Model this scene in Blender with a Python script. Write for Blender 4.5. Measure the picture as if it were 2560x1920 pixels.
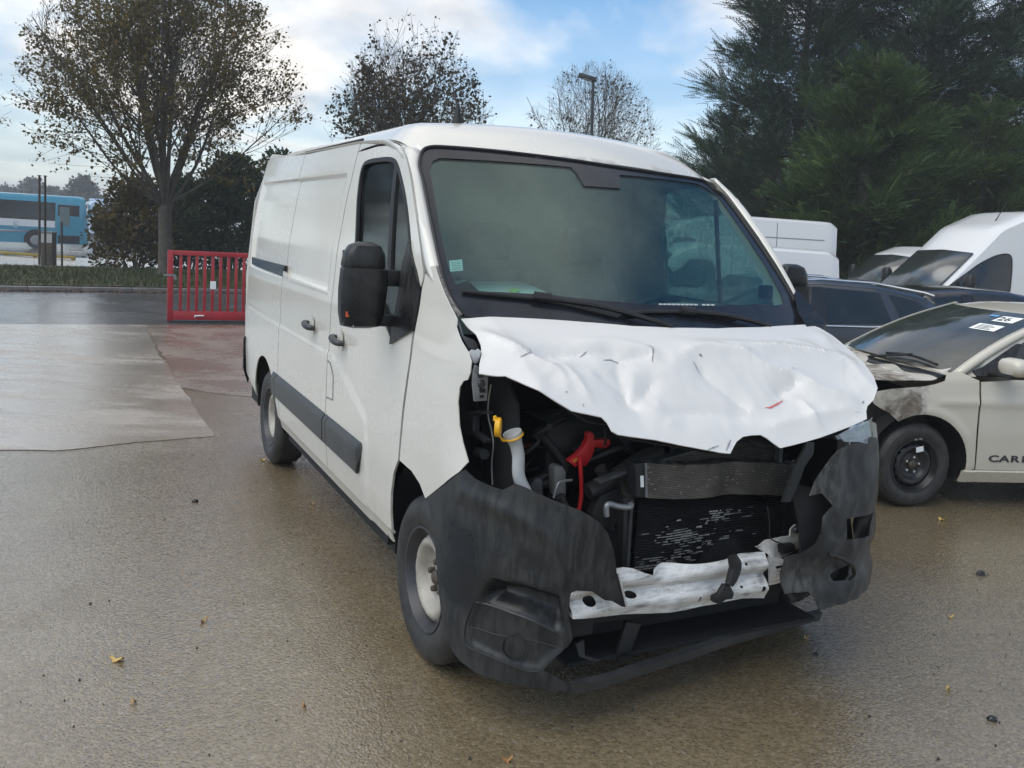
import bpy, bmesh, math, random
import numpy as np
from mathutils import Vector, Matrix, noise
from mathutils.geometry import delaunay_2d_cdt

random.seed(7)
scene = bpy.context.scene
COL = scene.collection
for o in list(bpy.data.objects):
    bpy.data.objects.remove(o)

# ------------------------------------------------------------------ camera
# photograph measured at 2560 x 1920 pixels
CX, CY, FPX, PITCH, ROLL, CAMZ = 1280.0, 850.0, 2209.16, 0.1211, 0.06, 1.778
def _cam_axes():
    cp, sp = math.cos(PITCH), math.sin(PITCH)
    f = np.array([0, cp, -sp]); u = np.array([0, sp, cp]); r = np.array([1.0, 0, 0])
    c, s = math.cos(ROLL), math.sin(ROLL)
    return c*r + s*u, -s*r + c*u, f
CR, CU, CF = _cam_axes()
CAM = np.array([0, 0, CAMZ])
cam_data = bpy.data.cameras.new('camera')
cam = bpy.data.objects.new('camera', cam_data); COL.objects.link(cam)
cam.matrix_world = Matrix(((CR[0], CU[0], -CF[0], 0), (CR[1], CU[1], -CF[1], 0), (CR[2], CU[2], -CF[2], CAMZ), (0, 0, 0, 1)))
cam_data.sensor_fit = 'HORIZONTAL'; cam_data.sensor_width = 36.0
cam_data.lens = FPX/2560*36.0
cam_data.shift_x = 0.0; cam_data.shift_y = -(960-CY)/2560
cam_data.clip_start = 0.05; cam_data.clip_end = 3000
scene.camera = cam

# ------------------------------------------------------------------ world, sun, exposure
SUN_EL, SUN_AZ = math.radians(53), math.radians(-126)   # azimuth measured clockwise from +Y (the view direction)
world = bpy.data.worlds.new('World'); scene.world = world; world.use_nodes = True
def build_world():
    nt = world.node_tree; N = nt.nodes; L = nt.links; N.clear()
    out = N.new('ShaderNodeOutputWorld'); bg = N.new('ShaderNodeBackground'); L.new(bg.outputs[0], out.inputs[0])
    sky = N.new('ShaderNodeTexSky'); sky.sky_type = 'NISHITA'; sky.sun_disc = False
    sky.sun_elevation = SUN_EL; sky.sun_rotation = SUN_AZ; sky.air_density = 1.0; sky.dust_density = 0.6; sky.ozone_density = 1.6
    tc = N.new('ShaderNodeTexCoord')
    sep = N.new('ShaderNodeSeparateXYZ'); L.new(tc.outputs['Generated'], sep.inputs[0])
    # project direction on a cloud deck so clouds flatten towards the horizon
    zc = N.new('ShaderNodeMath'); zc.operation = 'MAXIMUM'; L.new(sep.outputs['Z'], zc.inputs[0]); zc.inputs[1].default_value = 0.0
    za = N.new('ShaderNodeMath'); za.operation = 'ADD'; L.new(zc.outputs[0], za.inputs[0]); za.inputs[1].default_value = 0.16
    dv = N.new('ShaderNodeVectorMath'); dv.operation = 'DIVIDE'; L.new(tc.outputs['Generated'], dv.inputs[0])
    cb = N.new('ShaderNodeCombineXYZ')
    for i in range(3): L.new(za.outputs[0], cb.inputs[i])
    L.new(cb.outputs[0], dv.inputs[1])
    mp = N.new('ShaderNodeMapping'); mp.inputs['Location'].default_value = SKY_OFF; mp.inputs['Scale'].default_value = (1.0, 0.8, 0.0)
    L.new(dv.outputs[0], mp.inputs['Vector'])
    n1 = N.new('ShaderNodeTexNoise'); n1.inputs['Scale'].default_value = 0.75; n1.inputs['Detail'].default_value = 7; n1.inputs['Roughness'].default_value = 0.52; n1.inputs['Distortion'].default_value = 0.35
    L.new(mp.outputs[0], n1.inputs['Vector'])
    n2 = N.new('ShaderNodeTexNoise'); n2.inputs['Scale'].default_value = 2.1; n2.inputs['Detail'].default_value = 5; n2.inputs['Roughness'].default_value = 0.5
    L.new(mp.outputs[0], n2.inputs['Vector'])
    mask = N.new('ShaderNodeValToRGB'); mask.color_ramp.elements[0].position = SKY_LO; mask.color_ramp.elements[1].position = SKY_HI
    L.new(n1.outputs['Fac'], mask.inputs[0])
    shade = N.new('ShaderNodeValToRGB'); e = shade.color_ramp.elements
    e[0].position = 0.36; e[0].color = (4.2, 4.2, 4.3, 1); e[1].position = 0.64; e[1].color = (7.8, 7.4, 6.8, 1)
    L.new(n2.outputs['Fac'], shade.inputs[0])
    tint = N.new('ShaderNodeMix'); tint.data_type = 'RGBA'; tint.blend_type = 'MULTIPLY'; tint.inputs[0].default_value = 1.0
    L.new(sky.outputs[0], tint.inputs[6]); tint.inputs[7].default_value = (SKY_TINT[0], SKY_TINT[1], SKY_TINT[2], 1)
    mix = N.new('ShaderNodeMix'); mix.data_type = 'RGBA'
    hz = N.new('ShaderNodeMapRange'); hz.interpolation_type = 'SMOOTHSTEP'; L.new(sep.outputs['Z'], hz.inputs['Value'])      # cloud thickens towards the horizon
    for k, v in (('From Min', 0.0), ('From Max', 0.30), ('To Min', 0.62), ('To Max', 0.0)): hz.inputs[k].default_value = v
    mxm = N.new('ShaderNodeMath'); mxm.operation = 'MAXIMUM'; L.new(mask.outputs[0], mxm.inputs[0]); L.new(hz.outputs[0], mxm.inputs[1])
    L.new(mxm.outputs[0], mix.inputs[0]); L.new(tint.outputs[2], mix.inputs[6]); L.new(shade.outputs[0], mix.inputs[7])
    L.new(mix.outputs[2], bg.inputs['Color']); bg.inputs['Strength'].default_value = SKY_STR
SKY_OFF = (3.1, 1.7, 0.0); SKY_LO, SKY_HI = 0.43, 0.62; SKY_TINT = (0.56, 0.82, 0.95); SKY_STR = 0.1
build_world()
sun_data = bpy.data.lights.new('sun', 'SUN'); sun_data.energy = 1.25; sun_data.angle = math.radians(62); sun_data.color = (1.0, 0.92, 0.80)
sun = bpy.data.objects.new('sun', sun_data); COL.objects.link(sun)
sun_dir = Vector((math.sin(SUN_AZ)*math.cos(SUN_EL), math.cos(SUN_AZ)*math.cos(SUN_EL), math.sin(SUN_EL)))
sun.rotation_euler = (-sun_dir).to_track_quat('-Z', 'Y').to_euler()
sun.location = sun_dir*60
vs = scene.view_settings; vs.view_transform = 'Standard'; vs.look = 'None'; vs.exposure = 0.92; vs.gamma = 1.0; vs.use_curve_mapping = False
scene.cycles.max_bounces = 8; scene.cycles.transparent_max_bounces = 16; scene.cycles.glossy_bounces = 4; scene.cycles.transmission_bounces = 6
scene.cycles.caustics_reflective = False; scene.cycles.caustics_refractive = False; scene.cycles.sample_clamp_indirect = 6.0

# ------------------------------------------------------------------ helpers: rays through photograph pixels onto real surfaces
def ray(px, py):
    d = (px-CX)/FPX*CR + (CY-py)/FPX*CU + CF
    return d/np.linalg.norm(d)
def onw(px, py, ax=2, val=0.0):
    d = ray(px, py); t = (val-CAM[ax])/d[ax]; return CAM + t*d
def at_depth(px, py, y):
    d = ray(px, py); return CAM + d*(y/d[1])
class Frame:
    """a thing's own axes: x forward, y left, z up, placed on the ground"""
    def __init__(s, x, y, yaw, z=0.0):
        s.o = np.array([x, y, z]); s.yaw = yaw; s.c, s.s = math.cos(yaw), math.sin(yaw)
        s.C = s.to_local(CAM)
    def to_local(s, p):
        d = np.array(p)-s.o; return np.array([s.c*d[0]+s.s*d[1], -s.s*d[0]+s.c*d[1], d[2]])
    def to_world(s, p):
        return s.o + np.array([s.c*p[0]-s.s*p[1], s.s*p[0]+s.c*p[1], p[2]])
    def ray(s, px, py):
        d = ray(px, py); return np.array([s.c*d[0]+s.s*d[1], -s.s*d[0]+s.c*d[1], d[2]])
    def on(s, px, py, ax, val):
        d = s.ray(px, py); return s.C + d*((val-s.C[ax])/d[ax])
    def hit(s, g, px, py, t0=0.5, t1=30.0, n=400):
        d = s.ray(px, py); ta = t0; ga = g(s.C + d*ta)
        for i in range(1, n+1):
            tb = t0+(t1-t0)*i/n; gb = g(s.C + d*tb)
            if (ga <= 0) != (gb <= 0):
                for _ in range(30):
                    tm = (ta+tb)/2; gm = g(s.C + d*tm)
                    if (ga <= 0) != (gm <= 0): tb = tm
                    else: ta = tm; ga = gm
                return s.C + d*ta
            ta, ga = tb, gb
        raise ValueError('no hit %s %s' % (px, py))

# ------------------------------------------------------------------ helpers: objects
def link(name, me, mat, parent=None):
    o = bpy.data.objects.new(name, me); COL.objects.link(o)
    if mat is not None:
        for m in (mat if isinstance(mat, (list, tuple)) else [mat]): me.materials.append(m)
    if parent is not None: o.parent = parent
    return o
def smooth(me, ang=35):
    me.polygons.foreach_set('use_smooth', [True]*len(me.polygons))
    me.set_sharp_from_angle(angle=math.radians(ang))
def mesh_obj(name, verts, faces, mat, parent=None, ang=35, sm=True):
    me = bpy.data.meshes.new(name); me.from_pydata([tuple(map(float, v)) for v in verts], [], faces); me.update()
    bm = bmesh.new(); bm.from_mesh(me); bmesh.ops.recalc_face_normals(bm, faces=bm.faces); bm.to_mesh(me); bm.free()
    if sm: smooth(me, ang)
    return link(name, me, mat, parent)
def tag(o, label=None, cat=None, group=None, kind=None):
    if label: o['label'] = label
    if cat: o['category'] = cat
    if group: o['group'] = group
    if kind: o['kind'] = kind
    return o
def thing(name, loc, yaw, label, cat, group=None):
    o = bpy.data.objects.new(name, None); COL.objects.link(o); o.location = loc; o.rotation_euler = (0, 0, yaw); o.empty_display_size = 0.3
    return tag(o, label, cat, group)
def copy_tree(o, parent=None):
    c = o.copy(); COL.objects.link(c); c.parent = parent
    for ch in o.children: copy_tree(ch, c)
    return c
class MB:
    """collects simple shapes into one mesh"""
    def __init__(s): s.v = []; s.f = []
    def add(s, v, f):
        n = len(s.v); s.v += [tuple(map(float, p)) for p in v]; s.f += [tuple(i+n for i in q) for q in f]
    def box(s, a, b, rot=None, org=None):
        x0, y0, z0 = a; x1, y1, z1 = b
        v = [Vector(p) for p in ((x0,y0,z0),(x1,y0,z0),(x1,y1,z0),(x0,y1,z0),(x0,y0,z1),(x1,y0,z1),(x1,y1,z1),(x0,y1,z1))]
        if rot is not None:
            og = Vector(org) if org is not None else sum(v, Vector())/8
            v = [rot @ (p-og)+og for p in v]
        s.add(v, [(0,3,2,1),(4,5,6,7),(0,1,5,4),(1,2,6,5),(2,3,7,6),(3,0,4,7)])
    def tube(s, pts, r, n=8, cap=True):
        pts = [Vector(p) for p in pts]; rs = r if isinstance(r, (list, tuple)) else [r]*len(pts)
        rings = []; up = None
        for i, p in enumerate(pts):
            t = (pts[min(i+1, len(pts)-1)]-pts[max(i-1, 0)]).normalized()
            if up is None: up = t.orthogonal().normalized()
            else:
                up = (up - t*up.dot(t)); up = up.normalized() if up.length > 1e-6 else t.orthogonal().normalized()
            w = t.cross(up)
            rings.append([p+(up*math.cos(2*math.pi*k/n)+w*math.sin(2*math.pi*k/n))*rs[i] for k in range(n)])
        v = [q for rg in rings for q in rg]; f = []
        for i in range(len(pts)-1):
            for k in range(n):
                a = i*n+k; b = i*n+(k+1) % n; f.append((a, b, b+n, a+n))
        if cap: f.append(tuple(range(n))[::-1]); f.append(tuple((len(pts)-1)*n+k for k in range(n)))
        s.add(v, f)
    def lathe(s, prof, n=48, axis='y', org=(0,0,0), cap=False):
        v = []; f = []; m = len(prof)
        for k in range(n):
            a = 2*math.pi*k/n; c, q = math.cos(a), math.sin(a)
            for (r, h) in prof:
                p = (r*c, h, r*q) if axis == 'y' else (r*c, r*q, h) if axis == 'z' else (h, r*c, r*q)
                v.append((p[0]+org[0], p[1]+org[1], p[2]+org[2]))
        for k in range(n):
            for i in range(m-1):
                a = k*m+i; b = ((k+1) % n)*m+i; f.append((a, b, b+1, a+1))
        s.add(v, f)
    def prism(s, poly, mapf, h0, h1):
        n = len(poly); v = [mapf(p[0], p[1], h0) for p in poly]+[mapf(p[0], p[1], h1) for p in poly]
        f = [tuple(range(n))[::-1], tuple(range(n, 2*n))]+[(i, (i+1) % n, (i+1) % n+n, i+n) for i in range(n)]
        s.add(v, f)
    def build(s, name, mat, parent=None, ang=35, sm=True, bevel=0.0, seg=2):
        me = bpy.data.meshes.new(name); me.from_pydata(s.v, [], s.f); me.update()
        bm = bmesh.new(); bm.from_mesh(me)
        if bevel > 0:
            ed = [e for e in bm.edges if len(e.link_faces) == 2 and e.calc_face_angle(0) > 0.6]
            bmesh.ops.bevel(bm, geom=ed, offset=bevel, segments=seg, affect='EDGES', profile=0.6, clamp_overlap=True)
        bmesh.ops.recalc_face_normals(bm, faces=bm.faces); bm.to_mesh(me); bm.free()
        if sm: smooth(me, ang)
        return link(name, me, mat, parent)

def dens(poly, step, closed=True):
    out = []; n = len(poly)
    for i in range(n if closed else n-1):
        a = np.array(poly[i], float); b = np.array(poly[(i+1) % n], float); k = max(1, int(math.ceil(np.linalg.norm(b-a)/step)))
        for j in range(k): out.append(tuple(a+(b-a)*j/k))
    if not closed: out.append(tuple(poly[-1]))
    return out
def spline(pts, k=6, closed=False):
    """Catmull-Rom through the points"""
    P = [np.array(p, float) for p in pts]; n = len(P); out = []
    for i in range(n if closed else n-1):
        if closed: p0, p1, p2, p3 = P[i-1], P[i], P[(i+1) % n], P[(i+2) % n]
        else: p0, p1, p2, p3 = P[max(i-1, 0)], P[i], P[i+1], P[min(i+2, n-1)]
        for j in range(k):
            t = j/k
            out.append(tuple(0.5*((2*p1)+(-p0+p2)*t+(2*p0-5*p1+4*p2-p3)*t*t+(-p0+3*p1-3*p2+p3)*t**3)))
    if not closed: out.append(tuple(P[-1]))
    return out
def in_poly(P, poly):
    P = np.asarray(P); x, y = P[:, 0], P[:, 1]; q = np.asarray(poly); r = np.zeros(len(P), bool); n = len(q); j = n-1
    for i in range(n):
        xi, yi = q[i]; xj, yj = q[j]
        if yi != yj:
            r ^= ((yi > y) != (yj > y)) & (x < (xj-xi)*(y-yi)/(yj-yi)+xi)
        j = i
    return r
def edge_dist(P, poly):
    P = np.asarray(P); d = np.full(len(P), 1e9); q = np.asarray(poly)
    for i in range(len(q)):
        a = q[i-1]; ab = q[i]-a; t = np.clip(((P-a)@ab)/max(ab@ab, 1e-12), 0, 1)
        d = np.minimum(d, np.linalg.norm(P-(a+t[:, None]*ab), axis=1))
    return d
def panel(name, outline, mapf, mat, parent=None, holes=(), step=0.04, thick=0.006, ang=40, scale=(1, 1), inward=None, back=True, jit=0.0):
    """sheet cut to an outline in surface coordinates, bent onto a surface and given thickness"""
    loops = [dens(outline, step)]+[dens(h, step) for h in holes]
    q = np.array(loops[0]); lo, hi = q.min(0), q.max(0); sx, sy = step*scale[0], step*scale[1]
    gx = np.arange(math.floor(lo[0]/sx)*sx, hi[0]+sx, sx); gy = np.arange(math.floor(lo[1]/sy)*sy, hi[1]+sy, sy)
    G = np.array([(a, b) for a in gx for b in gy])
    if jit: G = G+np.random.RandomState(3).uniform(-jit, jit, G.shape)*step
    ok = in_poly(G, loops[0]) & (edge_dist(G, loops[0]) > step*0.4)
    for h in loops[1:]: ok &= ~in_poly(G, h) & (edge_dist(G, h) > step*0.4)
    pts = []; eds = []
    for lp in loops:
        n0 = len(pts); pts += lp; eds += [(n0+i, n0+(i+1) % len(lp)) for i in range(len(lp))]
    pts += [tuple(p) for p in G[ok]]
    r = delaunay_2d_cdt([Vector(p) for p in pts], eds, [], 0, 1e-6)
    V2 = np.array([tuple(v) for v in r[0]]); T = [tuple(f) for f in r[2]]
    cen = np.array([V2[list(t)].mean(0) for t in T]); keep = in_poly(cen, loops[0])
    for h in loops[1:]: keep &= ~in_poly(cen, h)
    T = [t for t, k in zip(T, keep) if k]
    V3 = np.array([mapf(*p) for p in V2], float)
    nr = np.zeros_like(V3); TT = np.array(T)
    fn = np.cross(V3[TT[:, 1]]-V3[TT[:, 0]], V3[TT[:, 2]]-V3[TT[:, 0]])
    for k in range(3): np.add.at(nr, TT[:, k], fn)
    nr /= np.maximum(np.linalg.norm(nr, axis=1, keepdims=True), 1e-9)
    if inward is not None and (nr.mean(0)@np.array(inward)) > 0: nr = -nr
    if not back:
        return mesh_obj_raw(name, V3, T, mat, parent, ang)
    Bk = V3-nr*thick; n = len(V3); F = list(T)+[tuple(i+n for i in t[::-1]) for t in T]
    cnt = {}
    for t in T:
        for a, b in ((t[0], t[1]), (t[1], t[2]), (t[2], t[0])): cnt[(a, b)] = 1
    for (a, b) in cnt:
        if (b, a) not in cnt: F.append((b, a, a+n, b+n))
    return mesh_obj(name, np.vstack([V3, Bk]), F, mat, parent, ang)
def mesh_obj_raw(name, V, F, mat, parent, ang=40):
    me = bpy.data.meshes.new(name); me.from_pydata([tuple(map(float, v)) for v in V], [], [tuple(map(int, f)) for f in F]); me.update(); smooth(me, ang)
    return link(name, me, mat, parent)
def loft(name, curves, mat, parent=None, ang=40, closed=False, thick=0.0):
    """skin between curves with the same number of points"""
    m = len(curves[0]); v = [p for c in curves for p in c]; f = []
    for i in range(len(curves)-1):
        for k in range(m if closed else m-1):
            a = i*m+k; b = i*m+(k+1) % m; f.append((a, b, b+m, a+m))
    o = mesh_obj(name, v, f, mat, parent, ang)
    if thick:
        md = o.modifiers.new('solid', 'SOLIDIFY'); md.thickness = thick; md.offset = 0
    return o
def resample(pts, n):
    P = np.array(pts, float); d = np.r_[0, np.cumsum(np.linalg.norm(np.diff(P, axis=0), axis=1))]; t = np.linspace(0, d[-1], n)
    return np.stack([np.interp(t, d, P[:, k]) for k in range(P.shape[1])], 1)
def sstep(a, b, x):
    t = min(1.0, max(0.0, (x-a)/(b-a))); return t*t*(3-2*t)
def interp(x, xs, ys): return float(np.interp(x, xs, ys))

# ------------------------------------------------------------------ helpers: materials
def nodes(name):
    m = bpy.data.materials.new(name); m.use_nodes = True; nt = m.node_tree; nt.nodes.clear()
    out = nt.nodes.new('ShaderNodeOutputMaterial'); return m, nt, out
def nd(nt, t, **kw):
    n = nt.nodes.new(t)
    for k, v in kw.items():
        if hasattr(n, k): setattr(n, k, v)
        else: n.inputs[k].default_value = v
    return n
def ramp(nt, fac, stops):
    r = nt.nodes.new('ShaderNodeValToRGB'); e = r.color_ramp.elements
    while len(e) < len(stops): e.new(0.5)
    for i, (p, c) in enumerate(stops):
        e[i].position = p; e[i].color = (*c, 1) if len(c) == 3 else c
    nt.links.new(fac, r.inputs[0]); return r.outputs[0]
def obj_coord(nt): return nd(nt, 'ShaderNodeTexCoord').outputs['Object']
def geo_pos(nt): return nd(nt, 'ShaderNodeNewGeometry').outputs['Position']
def noise_tex(nt, vec, scale, detail=4, rough=0.55, dist=0.0, sc=None):
    if sc is not None:
        mp = nd(nt, 'ShaderNodeMapping'); mp.inputs['Scale'].default_value = sc; nt.links.new(vec, mp.inputs['Vector']); vec = mp.outputs[0]
    n = nd(nt, 'ShaderNodeTexNoise'); n.inputs['Scale'].default_value = scale; n.inputs['Detail'].default_value = detail; n.inputs['Roughness'].default_value = rough; n.inputs['Distortion'].default_value = dist
    nt.links.new(vec, n.inputs['Vector']); return n.outputs['Fac']
def mixc(nt, fac, a, b, blend='MIX'):
    m = nd(nt, 'ShaderNodeMix'); m.data_type = 'RGBA'; m.blend_type = blend
    for i, v in ((0, fac), (6, a), (7, b)):
        if hasattr(v, 'links') or hasattr(v, 'is_output'): nt.links.new(v, m.inputs[i])
        else: m.inputs[i].default_value = v if i == 0 else (*v, 1) if len(v) == 3 else v
    return m.outputs[2]
def mathn(nt, op, a, b=0.0, clamp=False):
    m = nd(nt, 'ShaderNodeMath'); m.operation = op; m.use_clamp = clamp
    for i, v in enumerate((a, b)):
        if hasattr(v, 'is_output'): nt.links.new(v, m.inputs[i])
        else: m.inputs[i].default_value = v
    return m.outputs[0]
def bump(nt, h, strength=0.3, dist=0.01, normal=None):
    b = nd(nt, 'ShaderNodeBump'); b.inputs['Strength'].default_value = strength; b.inputs['Distance'].default_value = dist
    nt.links.new(h, b.inputs['Height'])
    if normal is not None: nt.links.new(normal, b.inputs['Normal'])
    return b.outputs[0]
def bsdf(nt, out, color=None, rough=0.5, metal=0.0, coat=0.0, normal=None, spec=0.5):
    b = nd(nt, 'ShaderNodeBsdfPrincipled')
    def put(sock, v):
        if v is None: return
        if hasattr(v, 'is_output'): nt.links.new(v, b.inputs[sock])
        else: b.inputs[sock].default_value = (*v, 1) if isinstance(v, (tuple, list)) and len(v) == 3 else v
    put('Base Color', color); put('Roughness', rough); put('Metallic', metal); put('Coat Weight', coat); put('Specular IOR Level', spec)
    b.inputs['Coat Roughness'].default_value = 0.08
    if normal is not None: nt.links.new(normal, b.inputs['Normal'])
    if out is not None: nt.links.new(b.outputs[0], out.inputs[0])
    return b
def simple(name, col, rough=0.5, metal=0.0, coat=0.0, var=0.12, scale=9.0, bumps=0.0, bscale=60.0, spec=0.5):
    """one colour with uneven tone and roughness"""
    m, nt, out = nodes(name); c = obj_coord(nt); f = noise_tex(nt, c, scale, 5, 0.6)
    lo = tuple(max(0.0, x*(1-var)) for x in col); hi = tuple(min(1.0, x*(1+var)) for x in col)
    cc = ramp(nt, f, [(0.3, lo), (0.7, hi)])
    rr = mathn(nt, 'ADD', mathn(nt, 'MULTIPLY', f, 0.2), max(0.02, rough-0.1))
    nm = bump(nt, noise_tex(nt, c, bscale, 3, 0.6), bumps, 0.004) if bumps else None
    bsdf(nt, out, cc, rr, metal, coat, nm, spec); return m
# ================================================================== ground
def wet_ground(name, c0, c1, c2, rough=(0.16, 0.5), bscale=75, bst=0.5, big=0.35, puddle=0.50, stone_amt=0.75, streak=None, specks=True, spec=0.5, coat=0.0):
    m, nt, out = nodes(name); c = geo_pos(nt)
    n1 = noise_tex(nt, c, big, 6, 0.62, 0.4, streak); n2 = noise_tex(nt, c, 2.2, 6, 0.65, 0, streak); n3 = noise_tex(nt, c, 26, 4, 0.7)
    v = nd(nt, 'ShaderNodeTexVoronoi'); v.inputs['Scale'].default_value = bscale; nt.links.new(c, v.inputs['Vector'])
    stone = ramp(nt, v.outputs['Distance'], [(0.1, (1, 1, 1)), (0.7, (0, 0, 0))])
    base = mixc(nt, ramp(nt, n1, [(0.35, (0, 0, 0)), (0.65, (1, 1, 1))]), c0, c1)
    base = mixc(nt, mathn(nt, 'MULTIPLY', ramp(nt, n2, [(0.45, (0, 0, 0)), (0.75, (1, 1, 1))]), 0.6), base, c2)
    sep = nd(nt, 'ShaderNodeSeparateColor'); nt.links.new(v.outputs['Color'], sep.inputs[0])
    base = mixc(nt, mathn(nt, 'MULTIPLY', sep.outputs[0], stone_amt), base, tuple(x*0.35 for x in c0))
    if specks: base = mixc(nt, ramp(nt, sep.outputs[1], [(0.90, (0, 0, 0)), (0.97, (0.3, 0.3, 0.3))]), base, (0.36, 0.32, 0.27))
    film = ramp(nt, mathn(nt, 'ADD', mathn(nt, 'MULTIPLY', n1, 0.65), mathn(nt, 'MULTIPLY', n2, 0.35)), [(puddle-.06, (1, 1, 1)), (puddle+.06, (0, 0, 0))])
    rr = mathn(nt, 'ADD', mathn(nt, 'MULTIPLY', film, rough[0]-rough[1]), rough[1])
    rr = mathn(nt, 'ADD', rr, mathn(nt, 'MULTIPLY', n3, 0.12))
    hh = mathn(nt, 'MULTIPLY', mathn(nt, 'ADD', stone, mathn(nt, 'MULTIPLY', n3, 0.7)), mathn(nt, 'SUBTRACT', 1.0, mathn(nt, 'MULTIPLY', film, 0.45)))
    nm = bump(nt, hh, bst, 0.006); b = bsdf(nt, out, base, rr, 0, coat, nm, spec)
    if coat: b.inputs['Coat IOR'].default_value = 1.6; nt.links.new(mathn(nt, 'ADD', rr, .02), b.inputs['Coat Roughness']); nt.links.new(nm, b.inputs['Coat Normal'])
    return m
G_ASPH = wet_ground('wet_asphalt', (0.215, 0.165, 0.094), (0.265, 0.215, 0.138), (0.150, 0.110, 0.058), rough=(.10, .26), bscale=85, bst=.42, stone_amt=.62, puddle=.56, spec=.8, coat=.9)
G_CONC = wet_ground('wet_concrete', (0.36, 0.31, 0.25), (0.45, 0.40, 0.335), (0.24, 0.195, 0.15), rough=(.07, .30), bscale=120, bst=.18, big=.5, puddle=.53, stone_amt=.25, coat=.9, streak=(1, 2.2, 1))
G_PINK = wet_ground('wet_pinkish_concrete', (0.24, 0.185, 0.14), (0.28, 0.225, 0.175), (0.15, 0.105, 0.08), rough=(.12, .34), bscale=120, bst=.22, big=.9, puddle=.5, stone_amt=.3, coat=.7)
G_ROAD = wet_ground('wet_road_asphalt', (0.10, 0.10, 0.10), (0.13, 0.13, 0.13), (0.08, 0.08, 0.08), rough=(.08, .26), bst=.2, big=.5, puddle=.55)
G_LOT = wet_ground('wet_bus_lot_asphalt', (0.11, 0.11, 0.11), (0.15, 0.15, 0.15), (0.09, 0.09, 0.09), rough=(.05, .2), bst=.1, big=.08, puddle=.56)
G_SOIL = simple('verge_soil', (0.055, 0.050, 0.022), 0.9, var=.4, scale=1.5, bumps=.6, bscale=20)
def ground_sheet(name, poly, z, mat, wob=0.0, step=.25):
    P = dens([tuple(p[:2]) for p in poly], step) if wob else [tuple(p[:2]) for p in poly]
    if wob: P = [(x+wob*noise.noise(Vector((x*3, y*3, 1))), y+wob*noise.noise(Vector((x*3, y*3, 9)))) for x, y in P]
    mb = MB(); n = len(P); zf = z if callable(z) else (lambda x, y: z)
    mb.add([(p[0], p[1], zf(*p)) for p in P], [tuple(range(n))])
    me = bpy.data.meshes.new(name); me.from_pydata(mb.v, [], mb.f); me.update()
    bm = bmesh.new(); bm.from_mesh(me); bmesh.ops.triangulate(bm, faces=bm.faces)
    for f in bm.faces:
        if f.normal.z < 0: f.normal_flip()
    bm.to_mesh(me); bm.free()
    o = link(name, me, mat); o['kind'] = 'structure'; return o
ground_sheet('ground', [(-60, -40), (60, -40), (60, 34), (20, 40), (-14, 31.5), (-60, 3)], 0.0, G_ASPH)
ground_sheet('bus_lot', [(-1500, -60), (1500, -60), (1500, 2600), (-1500, 2600)], -0.82, G_LOT)
W0 = lambda px, py, z=0.0: tuple(onw(px, py, 2, z)[:2])
slab_px = [(-700, 1160), (0, 1126), (140, 1128), (330, 1108), (537, 1092), (497, 1032), (452, 966), (398, 890), (369, 826)]
top_l, top_r = W0(0, 811), W0(600, 813); dx = (top_r[0]-top_l[0], top_r[1]-top_l[1])
far_l = (top_l[0]-3*dx[0], top_l[1]-3*dx[1]); far_r = (top_r[0]+3*dx[0], top_r[1]+3*dx[1]); jn = W0(369, 812.2)
ground_sheet('concrete_apron', [W0(*p) for p in slab_px]+[jn, top_l, far_l], .004, G_CONC, .03, .12)
ground_sheet('concrete_strip', [W0(*p) for p in ((369, 826), (452, 968), (520, 982), (600, 990), (640, 992), (720, 986))]+[(top_r[0]+1.2*dx[0], top_r[1]+1.2*dx[1]-2.5), (top_r[0]+1.2*dx[0], top_r[1]+1.2*dx[1]), jn], .003, G_PINK, .04, .12)
ra, rb2 = W0(0, 726), W0(420, 731); rdx = ((rb2[0]-ra[0])/1, (rb2[1]-ra[1])/1); rl = math.hypot(*rdx); rdx = (rdx[0]/rl, rdx[1]/rl)
def along(p, t, off=0.0): return (p[0]+rdx[0]*t-rdx[1]*off, p[1]+rdx[1]*t+rdx[0]*off)
ground_sheet('road', [far_l, top_l, jn, top_r, far_r, along(ra, 60), along(ra, -40)], .002, G_ROAD)
def gpt(px, depth, z=0.0):
    p = at_depth(px, 560, depth); return (p[0], p[1], z)
# kerb stones along the verge
KM = simple('kerb_concrete', (.15, .145, .135), .4, var=.3, scale=6)
kerb = thing('kerb', (*along(ra, 0), 0), math.atan2(rdx[1], rdx[0]), 'pale wet concrete kerb along the grass verge', 'kerb')
mb = MB(); mb.box((-.495, 0, -.05), (.495, .20, .085)); k0 = mb.build('kerb_stone', KM, kerb, bevel=.015)
for i in range(-14, 26):
    k = k0 if i == 0 else k0.copy()
    if i: COL.objects.link(k); k.parent = kerb
    k.location = (i*1.0, 0, 0)
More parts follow.
